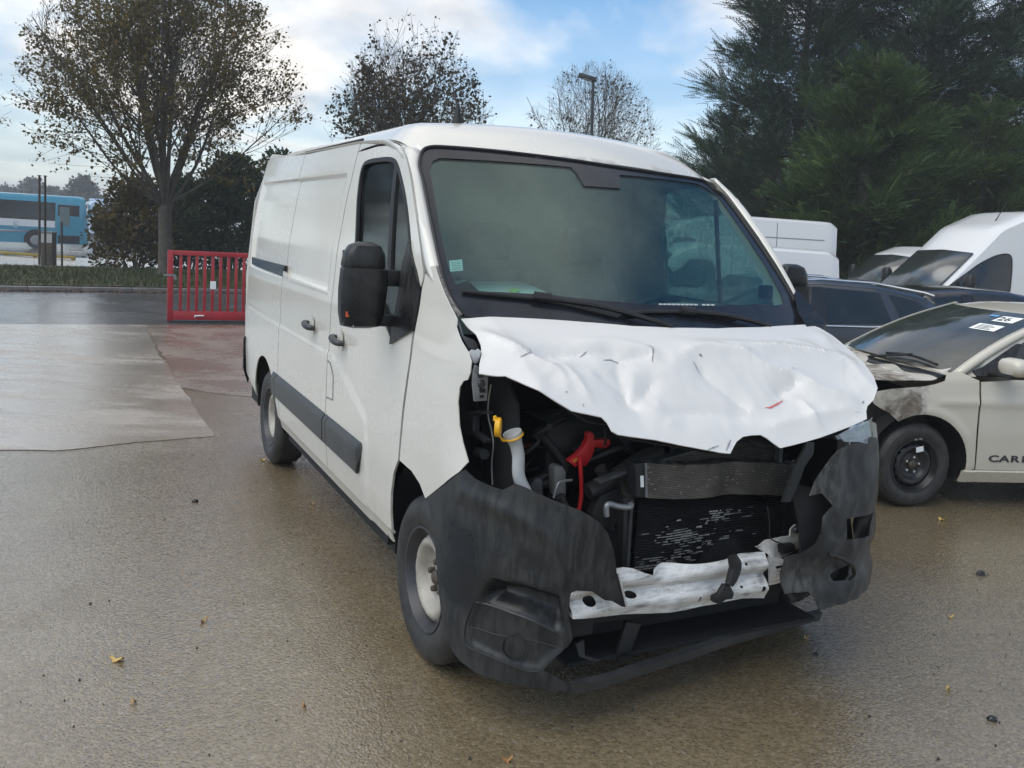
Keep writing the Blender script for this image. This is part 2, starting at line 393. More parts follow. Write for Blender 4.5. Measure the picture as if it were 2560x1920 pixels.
# verge: soil sheet with grass blades
vfar = 6.2
ground_sheet('grass_verge', [along(ra, -40, .24), along(ra, 60, .24), along(ra, 60, vfar+2), along(ra, -40, vfar)], .10, G_SOIL)
def grass():
    rs = np.random.RandomState(5); V = []; F = []
    for i in range(46000):
        t = rs.uniform(-7, 26); o = rs.uniform(.28, vfar); x, y = along(ra, t, o)
        c = noise.noise(Vector((x*.8, y*.8, 0)));
        h = rs.uniform(.05, .13)*(1+.6*c); a = rs.uniform(0, 6.28); w = .012; lx, ly = rs.normal(0, .035, 2)
        n = len(V); V += [(x-w*math.cos(a), y-w*math.sin(a), .095), (x+w*math.cos(a), y+w*math.sin(a), .095), (x+lx, y+ly, .10+h)]; F.append((n, n+1, n+2))
    m, nt, out = nodes('grass_blades'); c = geo_pos(nt)
    cc = ramp(nt, noise_tex(nt, c, .9, 5, .7), [(.35, (.030, .045, .010)), (.55, (.055, .070, .016)), (.72, (.095, .075, .028))]); bsdf(nt, out, cc, .6)
    o = mesh_obj_raw('verge_grass', V, F, m, None); return tag(o, 'short wet grass on the verge across the road', 'grass', kind='stuff')
grass()
def leaf_litter():
    rs = np.random.RandomState(8); V = []; F = []
    for i in range(2600):
        t = rs.uniform(-7, 24); x, y = along(ra, t, -abs(rs.normal(0, .13))-.01); s = rs.uniform(.02, .05); a = rs.uniform(0, 6.28); n = len(V)
        for k in range(4): V.append((x+s*math.cos(a+k*1.57), y+s*(.6 if k % 2 else 1)*math.sin(a+k*1.57), .008+rs.uniform(0, .025)))
        F.append((n, n+1, n+2, n+3))
    o = mesh_obj_raw('gutter_leaves', V, F, simple('dead_leaf_brown', (.10, .045, .022), .7, var=.5, scale=3), None); return tag(o, 'brown dead leaves washed along the kerb', 'leaves', kind='stuff')
leaf_litter()
# ================================================================== the crashed white van
def paint_mat(name, col, dirt=(0.30, 0.26, 0.20), amount=0.25, rough=0.22, zref=0.9, coat=.6, croug=.08):
    m, nt, out = nodes(name); c = obj_coord(nt)
    big = noise_tex(nt, c, 1.6, 5, 0.6); fine = noise_tex(nt, c, 26, 4, 0.65)
    sep = nd(nt, 'ShaderNodeSeparateXYZ'); nt.links.new(c, sep.inputs[0])
    low = mathn(nt, 'MULTIPLY', mathn(nt, 'SUBTRACT', zref, sep.outputs['Z']), 1.3, True)      # road film near the sills
    f = mathn(nt, 'MULTIPLY', mathn(nt, 'ADD', mathn(nt, 'MULTIPLY', low, 0.9), 0.22), mathn(nt, 'MULTIPLY', big, mathn(nt, 'ADD', fine, 0.4)), True)
    f = mathn(nt, 'MULTIPLY', f, amount*2.2, True)
    cc = mixc(nt, f, col, dirt)
    rr = mathn(nt, 'ADD', mathn(nt, 'MULTIPLY', f, 0.8), rough)
    nm = bump(nt, noise_tex(nt, c, 3.0, 3, .5), 0.06, 0.01)
    b = bsdf(nt, out, cc, rr, 0.0, coat, nm); b.inputs['Coat Roughness'].default_value = croug; return m
def plastic_mat(name, col, dust=(0.16, 0.16, 0.155), amt=0.5, rough=0.42, streak=(60, 60, 6), spec=.5):
    m, nt, out = nodes(name); c = obj_coord(nt)
    s = noise_tex(nt, c, 1.0, 5, 0.65, 0.6, streak); b_ = noise_tex(nt, c, 2.4, 4, 0.6, 0.5); g = noise_tex(nt, c, 180, 2, 0.5)
    f = mathn(nt, 'MULTIPLY', ramp(nt, b_, [(0.44, (0, 0, 0)), (0.55, (1, 1, 1))]), ramp(nt, s, [(0.40, (0.15, 0.15, 0.15)), (0.58, (1, 1, 1))]))
    f = mathn(nt, 'MULTIPLY', f, amt, True)
    cc = mixc(nt, f, col, dust); rr = mathn(nt, 'ADD', mathn(nt, 'MULTIPLY', f, 0.35), rough)
    bsdf(nt, out, cc, rr, 0, 0, bump(nt, g, 0.35, 0.0015), spec); return m
def glass_mat(name, tint=(0.75, 0.85, 0.82), refl=0.09, wet=0.0, rough=0.02, fres=0.6, drop=0.10, film=0.0):
    m, nt, out = nodes(name); c = obj_coord(nt)
    tr = nd(nt, 'ShaderNodeBsdfTransparent'); tr.inputs[0].default_value = (*tint, 1)
    gl = nd(nt, 'ShaderNodeBsdfGlossy'); gl.inputs['Roughness'].default_value = rough; gl.inputs[0].default_value = (0.92, 0.97, 1, 1)
    lw = nd(nt, 'ShaderNodeLayerWeight'); lw.inputs['Blend'].default_value = 0.35
    fac = mathn(nt, 'ADD', mathn(nt, 'MULTIPLY', lw.outputs['Fresnel'], fres), refl, True)
    mx = nd(nt, 'ShaderNodeMixShader'); nt.links.new(fac, mx.inputs[0]); nt.links.new(tr.outputs[0], mx.inputs[1]); nt.links.new(gl.outputs[0], mx.inputs[2])
    res = mx.outputs[0]
    if wet > 0:   # rain water and film scatter some light
        df = nd(nt, 'ShaderNodeBsdfDiffuse'); df.inputs[0].default_value = (0.62, 0.70, 0.68, 1)
        s = noise_tex(nt, c, 1.0, 4, 0.7, 0.4, (70, 70, 20)); b_ = noise_tex(nt, c, 3.0, 3, 0.6, 0.6)
        ff = mathn(nt, 'MULTIPLY', ramp(nt, s, [(0.45, (0.12, 0.12, 0.12)), (0.72, (1, 1, 1))]), ramp(nt, b_, [(0.42, (0.15, 0.15, 0.15)), (0.6, (1, 1, 1))]))
        ff = mathn(nt, 'ADD', mathn(nt, 'MULTIPLY', ff, wet), film, True)
        mw = nd(nt, 'ShaderNodeMixShader'); nt.links.new(ff, mw.inputs[0]); nt.links.new(res, mw.inputs[1]); nt.links.new(df.outputs[0], mw.inputs[2]); res = mw.outputs[0]
        drops = nd(nt, 'ShaderNodeTexVoronoi'); drops.inputs['Scale'].default_value = 90; nt.links.new(c, drops.inputs['Vector'])
        nt.links.new(bump(nt, ramp(nt, drops.outputs['Distance'], [(0.05, (1, 1, 1)), (0.25, (0, 0, 0))]), drop, 0.001), gl.inputs['Normal'])
    nt.links.new(res, out.inputs[0]); return m
def tyre_mat():
    m, nt, out = nodes('tyre_rubber'); c = obj_coord(nt); f = noise_tex(nt, c, 14, 5, 0.65)
    cc = ramp(nt, f, [(0.35, (0.012, 0.012, 0.013)), (0.7, (0.045, 0.043, 0.04))]); bsdf(nt, out, cc, 0.55, 0, 0, bump(nt, noise_tex(nt, c, 120, 2), 0.15, 0.002)); return m
M = {}
M['white'] = paint_mat('white_paint', (0.70, 0.68, 0.62))
M['hoodwhite'] = paint_mat('scuffed_white_paint', (0.68, 0.67, 0.645), amount=0.12, rough=0.36, coat=.5, croug=.22)
M['black'] = plastic_mat('black_plastic', (0.011, 0.012, 0.013), dust=(.075, .075, .072), amt=.38, rough=.27, streak=(34, 34, 7), spec=.3)
M['scuffed'] = plastic_mat('scuffed_black_plastic', (.014, .015, .016), dust=(.17, .17, .165), amt=.5, rough=.34, streak=(26, 26, 12), spec=.3)
M['mould'] = plastic_mat('grey_moulding_plastic', (0.026, 0.027, 0.028), amt=0.2, rough=0.38, streak=(8, 8, 8))
M['blackgloss'] = simple('black_frit', (0.018, 0.02, 0.025), 0.18, var=0.3)
M['rubber'] = simple('seal_rubber', (0.012, 0.012, 0.013), 0.6)
M['dark'] = simple('dark_engine_plastic', (0.010, 0.011, 0.012), 0.55, var=0.5, scale=16)
M['bay'] = simple('engine_bay_black', (0.008, 0.009, 0.010), 0.8, var=0.5, scale=8)
M['greymetal'] = simple('galvanised_metal', (0.24, 0.25, 0.26), 0.45, 0.6, var=0.3, scale=18)
M['darkmetal'] = simple('dark_metal', (0.05, 0.052, 0.055), 0.5, 0.4, var=0.4, scale=20)
M['glass'] = glass_mat('wet_windscreen_glass', (0.70, 0.84, 0.81), 0.03, wet=0.05, fres=0.12, rough=.03, drop=.02, film=0.0)
M['sglass'] = glass_mat('side_window_glass', (0.30, 0.34, 0.33), 0.06, wet=0.05, fres=.35, rough=.08, drop=.015)
M['wglass'] = glass_mat('wet_far_window_glass', (0.75, 0.9, 0.85), 0.05, wet=0.75, rough=0.1)
M['tyre'] = tyre_mat()
M['steelrim'] = simple('dirty_silver_rim', (0.36, 0.335, 0.29), 0.5, 0.1, var=0.3, scale=12)
M['darkrim'] = simple('dark_rim', (0.045, 0.046, 0.05), 0.42, 0.3, var=0.3, scale=14)
M['bolt'] = simple('rusty_bolt', (0.10, 0.085, 0.07), 0.45, 0.6, var=0.4, scale=60)
M['chromebolt'] = simple('bright_bolt', (0.6, 0.6, 0.6), 0.25, 0.9)
M['paper'] = simple('white_paper', (0.84, 0.87, 0.85), 0.7, var=0.04)
M['seat'] = simple('grey_seat_fabric', (0.05, 0.055, 0.06), 0.85, var=0.25, scale=40)
M['dash'] = simple('grey_dashboard_plastic', (0.20, 0.21, 0.20), 0.6, var=0.1, bumps=0.2, bscale=300)
M['trim'] = simple('grey_interior_trim', (0.11, 0.12, 0.125), 0.7, var=0.15)
M['red'] = simple('red_plastic', (0.55, 0.02, 0.025), 0.4, var=0.2)
M['yellow'] = simple('yellow_cap_plastic', (0.80, 0.42, 0.02), 0.4, var=0.1)
M['milky'] = simple('milky_white_plastic', (0.52, 0.53, 0.52), 0.45, var=0.12)
M['lens'] = glass_mat('clear_lens', (0.86, 0.88, 0.9), 0.14)
M['chrome'] = simple('chrome', (0.7, 0.72, 0.74), 0.12, 0.95, var=0.1)

VAN = Frame(0.5587, 3.9221, -1.1044)
van = thing('delivery_van', (0.5587, 3.9221, 0), -1.1044, 'crashed white panel van with crumpled bonnet and torn-off black front bumper', 'van')
ZP = [.30, .391, .524, .738, 1.04, 1.336, 1.40, 1.62, 1.896, 2.108, 2.222, 2.30]
YP = [.955, .981, .998, 1.010, 1.010, 1.007, 1.0, .984, .943, .900, .872, .80]
FZ = [.30, .60, .9, 1.15, 1.28, 1.38, 1.45, 1.55, 1.65, 2.3]
FY = [.97, 1.0, 1.008, 1.006, 1.0, .982, .965, .955, .945, .85]
def sideY(x, z):
    y = interp(z, ZP, YP)
    w = sstep(-0.35, 0.1, x)
    if w > 0: y = y*(1-w)+interp(z, FZ, FY)*w
    if x > 0.1: y *= max(0.2, 1-(min(x-.1, .73)/.74)**3)**(1/3)
    if x < -3.3: t = (-3.3-x)/.85; y *= 1-.03*t*t
    return y
REC = [(-4.02, 1.50), (-4.02, 2.045), (-1.56, 2.045), (-1.56, 1.50)]     # pressed-in blank window panel
ARC = []
def side_disp(x, z):
    d = 0.0
    # pressed recess on the load-bay side
    if x < -1.5:
        e = min(sstep(-4.04, -4.02, x), 1-sstep(-1.57, -1.555, x), 1-sstep(2.03, 2.045, z), sstep(1.40, 1.415, z))
        d -= 0.020*e
        d += 0.008*(1-sstep(1.055, 1.08, z))
    elif ARC:
        zz = np.interp(x, ARC[0], ARC[1], left=1.08, right=-1)
        d += 0.008*(1-sstep(zz-0.02, zz+0.008, z)) if x < ARC[0][-1] else 0.0
    if z < 0.43 and x < -0.3: d -= 0.012*(1-sstep(0.41, 0.43, z))
    return d
def smap(x, z): return (x, -(sideY(x, z)+side_disp(x, z)), z)
def lmap(x, z): return (x, sideY(x, z), z)
def sh(px, py):
    p = VAN.hit(lambda P: P[1]+sideY(P[0], P[2]), px, py, 1.0, 9.0); return (p[0], p[2])
def S(pts): return [sh(*p) for p in pts]
ARC_pts = S([(824, 880), (832, 884), (855, 922), (884, 980), (904, 1020), (916, 1049), (917, 1100)])
ARC = ([p[0] for p in ARC_pts], [p[1] for p in ARC_pts])
XB = -1.435; XS = -2.70; G = 0.006
# --- inner shell behind the shut lines
def side_poly(x0, x1): return [(x0, .42), (x1, .42), (x1, 2.2), (x0, 2.2)]
def inner(x, z): return (x, -(sideY(x, z)-0.03), z)
arcR = [(-3.182+.47*math.cos(a), .36+.47*math.sin(a)) for a in np.linspace(0.15, math.pi-.15, 20)]
panel('inner_side_shell', [(-4.0, .42), arcR[-1]][:1]+[(-3.66, .42)]+arcR[::-1]+[(-2.7, .42), (-1.25, .42), (-1.25, 2.2), (-4.0, 2.2)], inner, M['bay'], van, step=.12, thick=.01)
# --- load-bay side, right
rear_arch = [(-3.182+.425*math.cos(a), .355+.43*math.sin(a)) for a in np.linspace(math.radians(8), math.radians(172), 24)]
cz = lambda z: z
quarter = [(-4.10, .52), (-3.62, .44)]+rear_arch[::-1]+[(-2.755, .395), (XS-G, .395), (XS-G, 2.215), (-4.09, 2.225), (-4.13, 2.0), (-4.16, 1.5), (-4.165, 1.1)]
panel('rear_quarter_panel', quarter, smap, M['white'], van, step=.016, thick=.008, inward=None)
sd = [(XS+G, .43), (XB-G, .43), (XB-G, 2.205), (XS+G, 2.205)]
rail_r = [(-3.86, 1.432), (-2.70, 1.432), (-2.64, 1.437), (-2.64, 1.492), (-3.86, 1.492)]
panel('sliding_door', sd, smap, M['white'], van, step=.015, thick=.008)
panel('sill_panel', [(-2.75, .36), (XB-G, .36), (-.40, .36), (-.42, .425), (XB-G, .425), (-2.75, .425)], smap, M['white'], van, step=.03, thick=.008)
# black slider rail
def rmap(d):
    return lambda x, z: (x, -(sideY(x, z)-0.010+d), z)
rl = panel('slider_rail', S([(632, 642), (714, 664), (707, 690), (632, 660)]), rmap(.018), M['blackgloss'], van, step=.05, thick=.02)
panel('slider_rail_trim', S([(709, 676), (716, 683), (728, 694), (820, 729), (820, 733), (728, 702), (716, 694), (709, 690)]), rmap(.016), M['white'], van, step=.05, thick=.014)
# --- front door
door_front = S([(1000, 366), (1012, 388), (1022, 425), (1039, 535), (1057, 672), (1050, 723), (1040, 789), (1025.5, 881.5), (1014, 962.5), (1005, 1032), (996.5, 1133), (995, 1150)])
door_arch = S([(983, 1185), (977, 1235), (977, 1293), (980, 1335)])
door_top = S([(906, 378), (942, 367), (979, 362.5)])
zb_top = door_top[0][1]
door = [(XB+G, .43), (door_arch[-1][0]-.01, .43)]+door_arch[::-1]+spline(door_front[::-1], 4)+door_top[::-1]+[(XB+G, zb_top)]
win = S([(885, 640), (888, 601), (891, 526), (898, 448), (907, 412), (921, 399), (946, 394), (970, 392), (984, 395), (993, 404), (1002, 430), (1016, 494), (1025, 569), (1030, 627)])
win = [(win[0][0], 1.44)]+spline(win, 3)+S([(1043, 680), (1049, 716), (1036, 822), (981, 856)])+[(-.62, 1.40)]
panel('front_door', door, smap, M['white'], van, holes=[win], step=.022, thick=.01)
def shrink(poly, d):
    c = np.array(poly).mean(0); out = []
    n = len(poly); P = np.array(poly)
    for i in range(n):
        t = P[(i+1) % n]-P[i-1]; t /= max(1e-9, np.linalg.norm(t)); nn = np.array([-t[1], t[0]])
        q = P[i]+nn*d
        out.append(tuple(q))
    a0 = abs(sum(P[i-1][0]*P[i][1]-P[i][0]*P[i-1][1] for i in range(n))); Q = np.array(out)
    a1 = abs(sum(Q[i-1][0]*Q[i][1]-Q[i][0]*Q[i-1][1] for i in range(n)))
    if (a1 > a0) == (d > 0):
        out = [tuple(2*P[i]-Q[i]) for i in range(n)]
    return out
rim_in = shrink(win, .022)
wf = panel('window_seal', shrink(win, .001), rmap(.012), M['rubber'], van, holes=[rim_in], step=.04, thick=.014)
panel('door_window_glass', shrink(win, .018), rmap(-.006), M['sglass'], van, step=.08, thick=.004)
dv_ = S([(984, 398), (992, 402), (974, 690), (966, 690)])
panel('window_divider', dv_, rmap(.004), M['rubber'], van, step=.06, thick=.012)
panel('mirror_base_triangle', S([(1027, 600), (1031, 627), (1043, 674), (1052, 716), (1037, 826), (979, 860), (1000, 740), (1010, 660)]), rmap(.022), M['black'], van, step=.05, thick=.02)
# gutter over the door and between roof and load-bay side
g_pts = S([(905, 373), (925, 366), (942, 361.5), (979, 357.5), (990, 360), (1000, 366)])
mb = MB(); mb.tube([rmap(.004)(*p) for p in spline(g_pts, 3)], .006, 6); mb.build('door_gutter', M['rubber'], van)
mb = MB(); mb.tube([(x, -sideY(x, 2.225)+.004, 2.222) for x in np.linspace(-2.75, XB, 12)], .007, 6); mb.build('roof_gutter', M['rubber'], van)
# fuel flap outline on the pillar, moulding, handles
def outline_tube(name, pts, r, mat, d=.004):
    m_ = MB(); m_.tube([rmap(d)(*p) for p in pts], r, 5); return m_.build(name, mat, van)
outline_tube('fuel_flap_seam', S([(823.5, 902), (830, 908), (837, 940), (836, 1000), (819, 992)]), .003, M['rubber'], .018)
mo = [(XS-.10, .71), (-.745, .735), (-.80, .56), (XS-.10, .56)]
def mmap(h0):
    def f(x, z):
        e = min(sstep(.555, .58, z), 1-sstep(.70, .735, z), 1-sstep(-.785, -.75, x))
        return (x, -(sideY(x, z)+.008+.022*e), z)
    return f
for a, b in ((-2.83, -2.715), (-2.705, XB-.01), (XB+.005, -1.37), (-1.362, -.75)):
    q = [(a, .565), (b if b > -1 else b, .565), (b, .735), (a, .735)]
    if b > -1: q = [(a, .565), (-.815, .565), (-.80, .575), (-.742, .715), (-.75, .735), (a, .735)]
    panel('side_moulding', q, mmap(0), M['mould'], van, step=.02, thick=.012)
def handle(px, py, w):
    x, z = sh(px, py); y = sideY(x, z)
    c = MB(); prof = []
    # white finger cup
    for (sx, sz, dz) in ((.028, .055, 0),):
        ring = [(x+.005+sx*math.cos(a), -(y+.010), z+sz*math.sin(a)) for a in np.linspace(0, 2*math.pi, 20, endpoint=False)]
        ring2 = [(x+.005+sx*.7*math.cos(a), -(y+.004), z+sz*.75*math.sin(a)) for a in np.linspace(0, 2*math.pi, 20, endpoint=False)]
        c.add(ring+ring2+[(x+.005, -(y+.003), z)], [(i, (i+1) % 20, (i+1) % 20+20, i+20) for i in range(20)]+[(i+20, (i+1) % 20+20, 40) for i in range(20)])
    cup = c.build('handle_cup', M['white'], van, 60)
    h = MB(); pts = [(x-w/2, -(y+.012), z+.004), (x-w/2+.012, -(y+.040), z+.006), (x, -(y+.052), z), (x+w/2-.015, -(y+.045), z-.006), (x+w/2, -(y+.012), z-.008)]
    sp = spline([np.array(p) for p in pts], 5); h.tube(sp, [.014+.004*math.sin(i/len(sp)*math.pi) for i in range(len(sp))], 8)
    return h.build('door_handle', M['mould'], van, 60)
handle(785, 813, .16); handle(857, 850, .16)
# --- front wing (fender), torn loose at the headlight
fend = S([(1064, 684), (1072, 668), (1086, 664), (1097, 698), (1109, 731), (1122, 759), (1143, 799)]) + S([(1141, 818), (1156, 852.6), (1176, 881.5), (1183, 904.7), (1179, 931), (1170, 949.5), (1158.7, 952), (1147, 968), (1141, 1006), (1143, 1064), (1151.5, 1107), (1166, 1155), (1147, 1180), (1110, 1210), (1078, 1234.5), (1063, 1246), (1049, 1208.5), (1028.5, 1177), (999, 1151), (1000.5, 1133), (1010, 1032), (1019, 962.5), (1030.5, 881.5), (1045, 789), (1055, 723)])
def fmap(x, z):
    e = 0.0
    # the wing is sprung outwards and its free edge is wavy
    e += 0.012*math.sin(9*z+4*x)*sstep(.15, .45, x)
    return (x, -(sideY(x, z)+e), z)
panel('front_wing', fend, fmap, M['white'], van, step=.022, thick=.004)
# --- windscreen
def XW(y, z):
    a = (y/.8)**2; return .25-.12*a-(z-1.40-.02*a)*1.0417+.03*math.sin(math.pi*min(1, max(0, (z-1.4)/.75)))
def wh(px, py, off=0.0):
    p = VAN.hit(lambda P: P[0]-XW(P[1], P[2])-off, px, py, 1.0, 8.0); return (p[1], p[2])
def WS(pts): return [wh(*p) for p in pts]
def wmap(d=0.0): return lambda y, z: (XW(y, z)+d*.7, y, z+d*.7)
ws_out = [(1049, 420), (1050, 398), (1056, 379), (1069, 370), (1101, 367.6), (1212, 376), (1323, 388), (1440, 403), (1553, 420.6), (1650, 434.5), (1738, 448), (1765, 457), (1786, 476)]
ws_r = WS(ws_out)
right_edge = [(y_, z_) for (y_, z_) in ((.83, 2.02), (.86, 1.85), (.885, 1.68), (.90, 1.55), (.90, 1.40))]
left_edge = WS([(1157, 789.5), (1131, 752), (1110.7, 704), (1092, 626), (1074, 538), (1058, 455)])
ws_poly = ws_r+right_edge+[(.5, 1.385), (0, 1.38), (-.5, 1.385)]+left_edge
ws_in = WS([(1074, 423), (1083, 402), (1101, 394.5), (1250, 403), (1392, 414), (1428, 418), (1440, 430), (1461, 464.5), (1551, 471), (1549, 437), (1586, 439.5), (1660, 448), (1738, 458), (1757, 465)])+[(.775, 2.03), (.80, 1.85), (.82, 1.68), (.82, 1.56), (.80, 1.515), (.70, 1.507)]+WS([(1924, 759.6), (1790, 764), (1645, 762), (1500, 751), (1369, 736.5), (1250, 730), (1160, 727), (1138, 709), (1120, 667), (1099, 575)])
wsg = panel('windscreen', shrink(ws_in, -.004), wmap(-.004), M['glass'], van, step=.05, thick=.005)
panel('windscreen_border', ws_poly, wmap(0), M['blackgloss'], van, holes=[ws_in], step=.05, thick=.006)
mb = MB(); mb.tube([wmap(.004)(*p) for p in spline(left_edge+ws_r+right_edge, 3)], .008, 6); mb.build('windscreen_seal', M['rubber'], van)
# --- A-pillars
def pillar(sgn):
    we = [np.array(wmap(.002)(*p)) for p in (left_edge[1:]+ws_r[:3])]
    we = resample(we, 24)
    de = [np.array(smap(*p)) for p in S([(1066, 684), (1056, 650), (1043, 545), (1029, 440), (1017, 395), (1005, 369)])]
    de = resample(de, 24)
    if sgn > 0: we = we*np.array([1, -1, 1]); de = de*np.array([1, -1, 1])
    mid = []
    for t in (.0, .33, .66, 1.0):
        q = we*(1-t)+de*t
        bul = .018*math.sin(math.pi*t)
        mid.append(q+np.array([.5*bul, sgn*bul, .5*bul]))
    return loft('windscreen_pillar', mid, M['white'], van, 60, thick=.004)
pillar(-1); pillar(1)
# --- roof
def roofz(x, y):
    a = min(1.2, (abs(y)/.80)**2)
    z = 2.335-.045*a
    f = sstep(-1.35, -.45, x)
    z -= .20*f**1.6*(1.0-.05*a)
    if abs(y) > .70: z -= .075*((abs(y)-.70)/.16)**2
    z -= .02*sstep(-3.6, -4.2, x)
    z -= .005*(0.5+0.5*math.cos(y*2*math.pi/.24))*(1-sstep(-1.7, -1.4, x))*(1-sstep(.6, .75, abs(y)))
    return z
def roof_front(y):
    a = (y/.8)**2; return -.515-.115*a
fr = [(roof_front(y), y) for y in np.linspace(-.80, .80, 18)]
def rx(p):
    # lift the leading edge onto the glass edge
    x, y = p; return p
roof_poly = [(-4.14, -.80), (-2.8, -.855), (-1.435, -.865), (-1.0, -.865), (-.74, -.855)]+fr+[(-.74, .855), (-1.0, .865), (-1.435, .865), (-2.8, .855), (-4.14, .80)]
def roofmap(x, y):
    a = min(1.25, (abs(y)/.80)**2); e = .075*max(0, (abs(y)-.70)/.16)**2; xf = roof_front(y)
    zt = 2.142-.03*(y/.8)**2; top = 2.325-.040*a-e-.02*sstep(-3.6, -4.2, x)
    top -= .005*(0.5+0.5*math.cos(y*2*math.pi/.24))*(1-sstep(-1.9, -1.6, x))*(1-sstep(.6, .75, abs(y)))
    u = max(0.0, (x-(xf-.46))/.46); return (x, y, top-(top-min(zt, top-.02))*min(1.05, u)**2.1)
    z = roofz(x, y)
    # blend to windscreen top edge height near the front
    zt = 2.142-.03*(y/.8)**2
    t = sstep(xf-.42, xf, x); z2 = zt+.165*(1-((x-(xf-.42))/.42)**2.2) if x > xf-.42 else z
    if x > xf-.42: z = z2-(0.045*(y/.8)**2)*(1-t)-( .075*max(0, (abs(y)-.70)/.16)**2)*(1-t) + (2.335-(zt+.165))*(1-t)
    return (x, y, z)
panel('roof', roof_poly, roofmap, M['white'], van, step=.05, thick=.006, ang=60)
# side header above the door
hdr = [(XB+G, zb_top+.006)]+S([(906, 373), (925, 366), (942, 361), (979, 357), (990, 358.5), (1002, 365)])+[(-.66, 2.09), (-.78, 2.132), (-1.0, 2.172), (XB+G, 2.206)]
panel('cab_header', hdr, smap, M['white'], van, step=.03, thick=.006)
# cant rails joining roof and sides
for sg in (-1, 1):
    top = [np.array(roofmap(x, sg*y)) for x, y in ((-4.14, .80), (-2.8, .855), (-1.435, .865), (-1.0, .865), (-.74, .855), (-.66, .83))]
    bot = [np.array((x, sg*(sideY(x, z)+.001), z)) for x, z in ((-4.12, 2.22), (-2.8, 2.212), (-1.435, 2.205), (-1.0, 2.17), (-.78, 2.13), (-.66, 2.085))]
    A = resample(top, 30); B = resample(bot, 30)
    mid = (A+B)/2+np.array([0, sg*.012, .008])
    loft('cant_rail', [A, mid, B], M['white'], van, 60, thick=.006)
# antenna
ab = VAN.on(1142, 326, 0, -1.02); ab = np.array((ab[0], ab[1], roofmap(ab[0], ab[1])[2]+.01))
mb = MB(); mb.lathe([(.0, .10), (.008, .095), (.016, .05), (.024, .02), (.030, -.02)], 16, 'z', (ab[0], ab[1], ab[2]-.005)); an = mb.build('antenna', M['rubber'], van)
mb = MB(); mb.tube([(ab[0], ab[1], ab[2]+.06), (ab[0]-.09, ab[1], ab[2]+.20)], [.007, .003], 6); mb.build('whip', M['rubber'], an)
# --- left side (far), rear and floor
lwin = [(-1.15, 1.46), (-1.17, 1.9), (-1.12, 2.06), (-.86, 2.09), (-.72, 2.05), (-.45, 1.76), (-.20, 1.46)]
lside = [(-4.14, .52), (-3.62, .44)]+rear_arch[::-1]+[(-2.75, .395), (-.44, .395)]+[(.425*math.cos(a), .355+.43*math.sin(a)) for a in np.linspace(math.radians(172), math.radians(60), 14)]+[(.34, .85), (.36, 1.0), (.14, 1.30), (-.08, 1.54), (-.50, 2.02), (-.66, 2.11), (-1.0, 2.18), (-1.435, 2.205), (-4.12, 2.22)]
panel('left_side', lside, lmap, M['white'], van, holes=[lwin], step=.06, thick=.01)
panel('driver_window_glass', shrink(lwin, -.01), lambda x, z: (x, sideY(x, z)-.012, z), M['wglass'], van, step=.12, thick=.004)
mb = MB(); mb.tube([(-.62, .965, 1.46), (-.66, .905, 2.02)], .012, 6); mb.build('driver_window_divider', M['rubber'], van)
rear_o = [(-.80, .5), (.80, .5), (.97, .6), (.985, 1.3), (.93, 1.9), (.80, 2.29), (-.80, 2.29), (-.93, 1.9), (-.985, 1.3), (-.97, .6)]
panel('rear_doors', rear_o, lambda y, z: (-4.15-.02*math.cos(y*1.4), y, z), M['white'], van, step=.1, thick=.02)
rb = S([(618, 861), (628, 868), (637, 1005), (641, 998)])
mb = MB()
cur = [(-4.28, -.80), (-4.27, -.93), (-4.18, -.99), (-4.08, -1.005)]
for i, (z0, z1, gr) in enumerate(((.42, .80, 0),)):
    pass
bump_prof = [np.array([(x_, y_, z_) for x_, y_ in cur]) for z_ in (.44, .55, .68, .79, .82)]
bump_prof[0] += np.array([.05, .03, 0]); bump_prof[-1] += np.array([.03, .02, 0])
loft('rear_bumper_corner', bump_prof, M['black'], van, 60, thick=.01)
mb = MB(); mb.box((-4.27, -.80, .44), (-4.16, .98, .80)); mb.build('rear_bumper', M['black'], van, bevel=.02)
mb = MB(); mb.box((-4.1, -.93, .30), (-3.66, .93, .46)); mb.box((-2.7, -.93, .28), (-.46, .93, .42)); mb.box((-3.7, -.60, .35), (-2.65, .60, .5)); mb.box((-.5, -.55, .22), (.45, .55, .34)); mb.build('underbody', M['bay'], van).__setitem__('kind', 'stuff')
mb = MB(); mb.box((-.10, -.62, .19), (.60, .62, .205)); mb.build('nose_shade_sheet', M['bay'], van)  # added dark sheet, stands in for the shade on the ground under the nose
def liner(x0, sg):
    m_ = MB(); n = 14; vo = []; 
    for a in np.linspace(-.1, math.pi+.1, n):
        for y in (.62, .965):
            vo.append((x0+.47*math.cos(a), sg*y, .37+.47*math.sin(a)))
    m_.add(vo, [(2*i, 2*i+1, 2*i+3, 2*i+2) for i in range(n-1)])
    wall = [(x0+.47*math.cos(a), sg*.62, .37+.47*math.sin(a)) for a in np.linspace(-.1, math.pi+.1, n)]
    m_.add(wall, [tuple(range(n))])
    return m_.build('wheel_arch_liner', M['bay'], van)
for x0 in (0, -3.182):
    for sg in (-1, 1): liner(x0, sg)
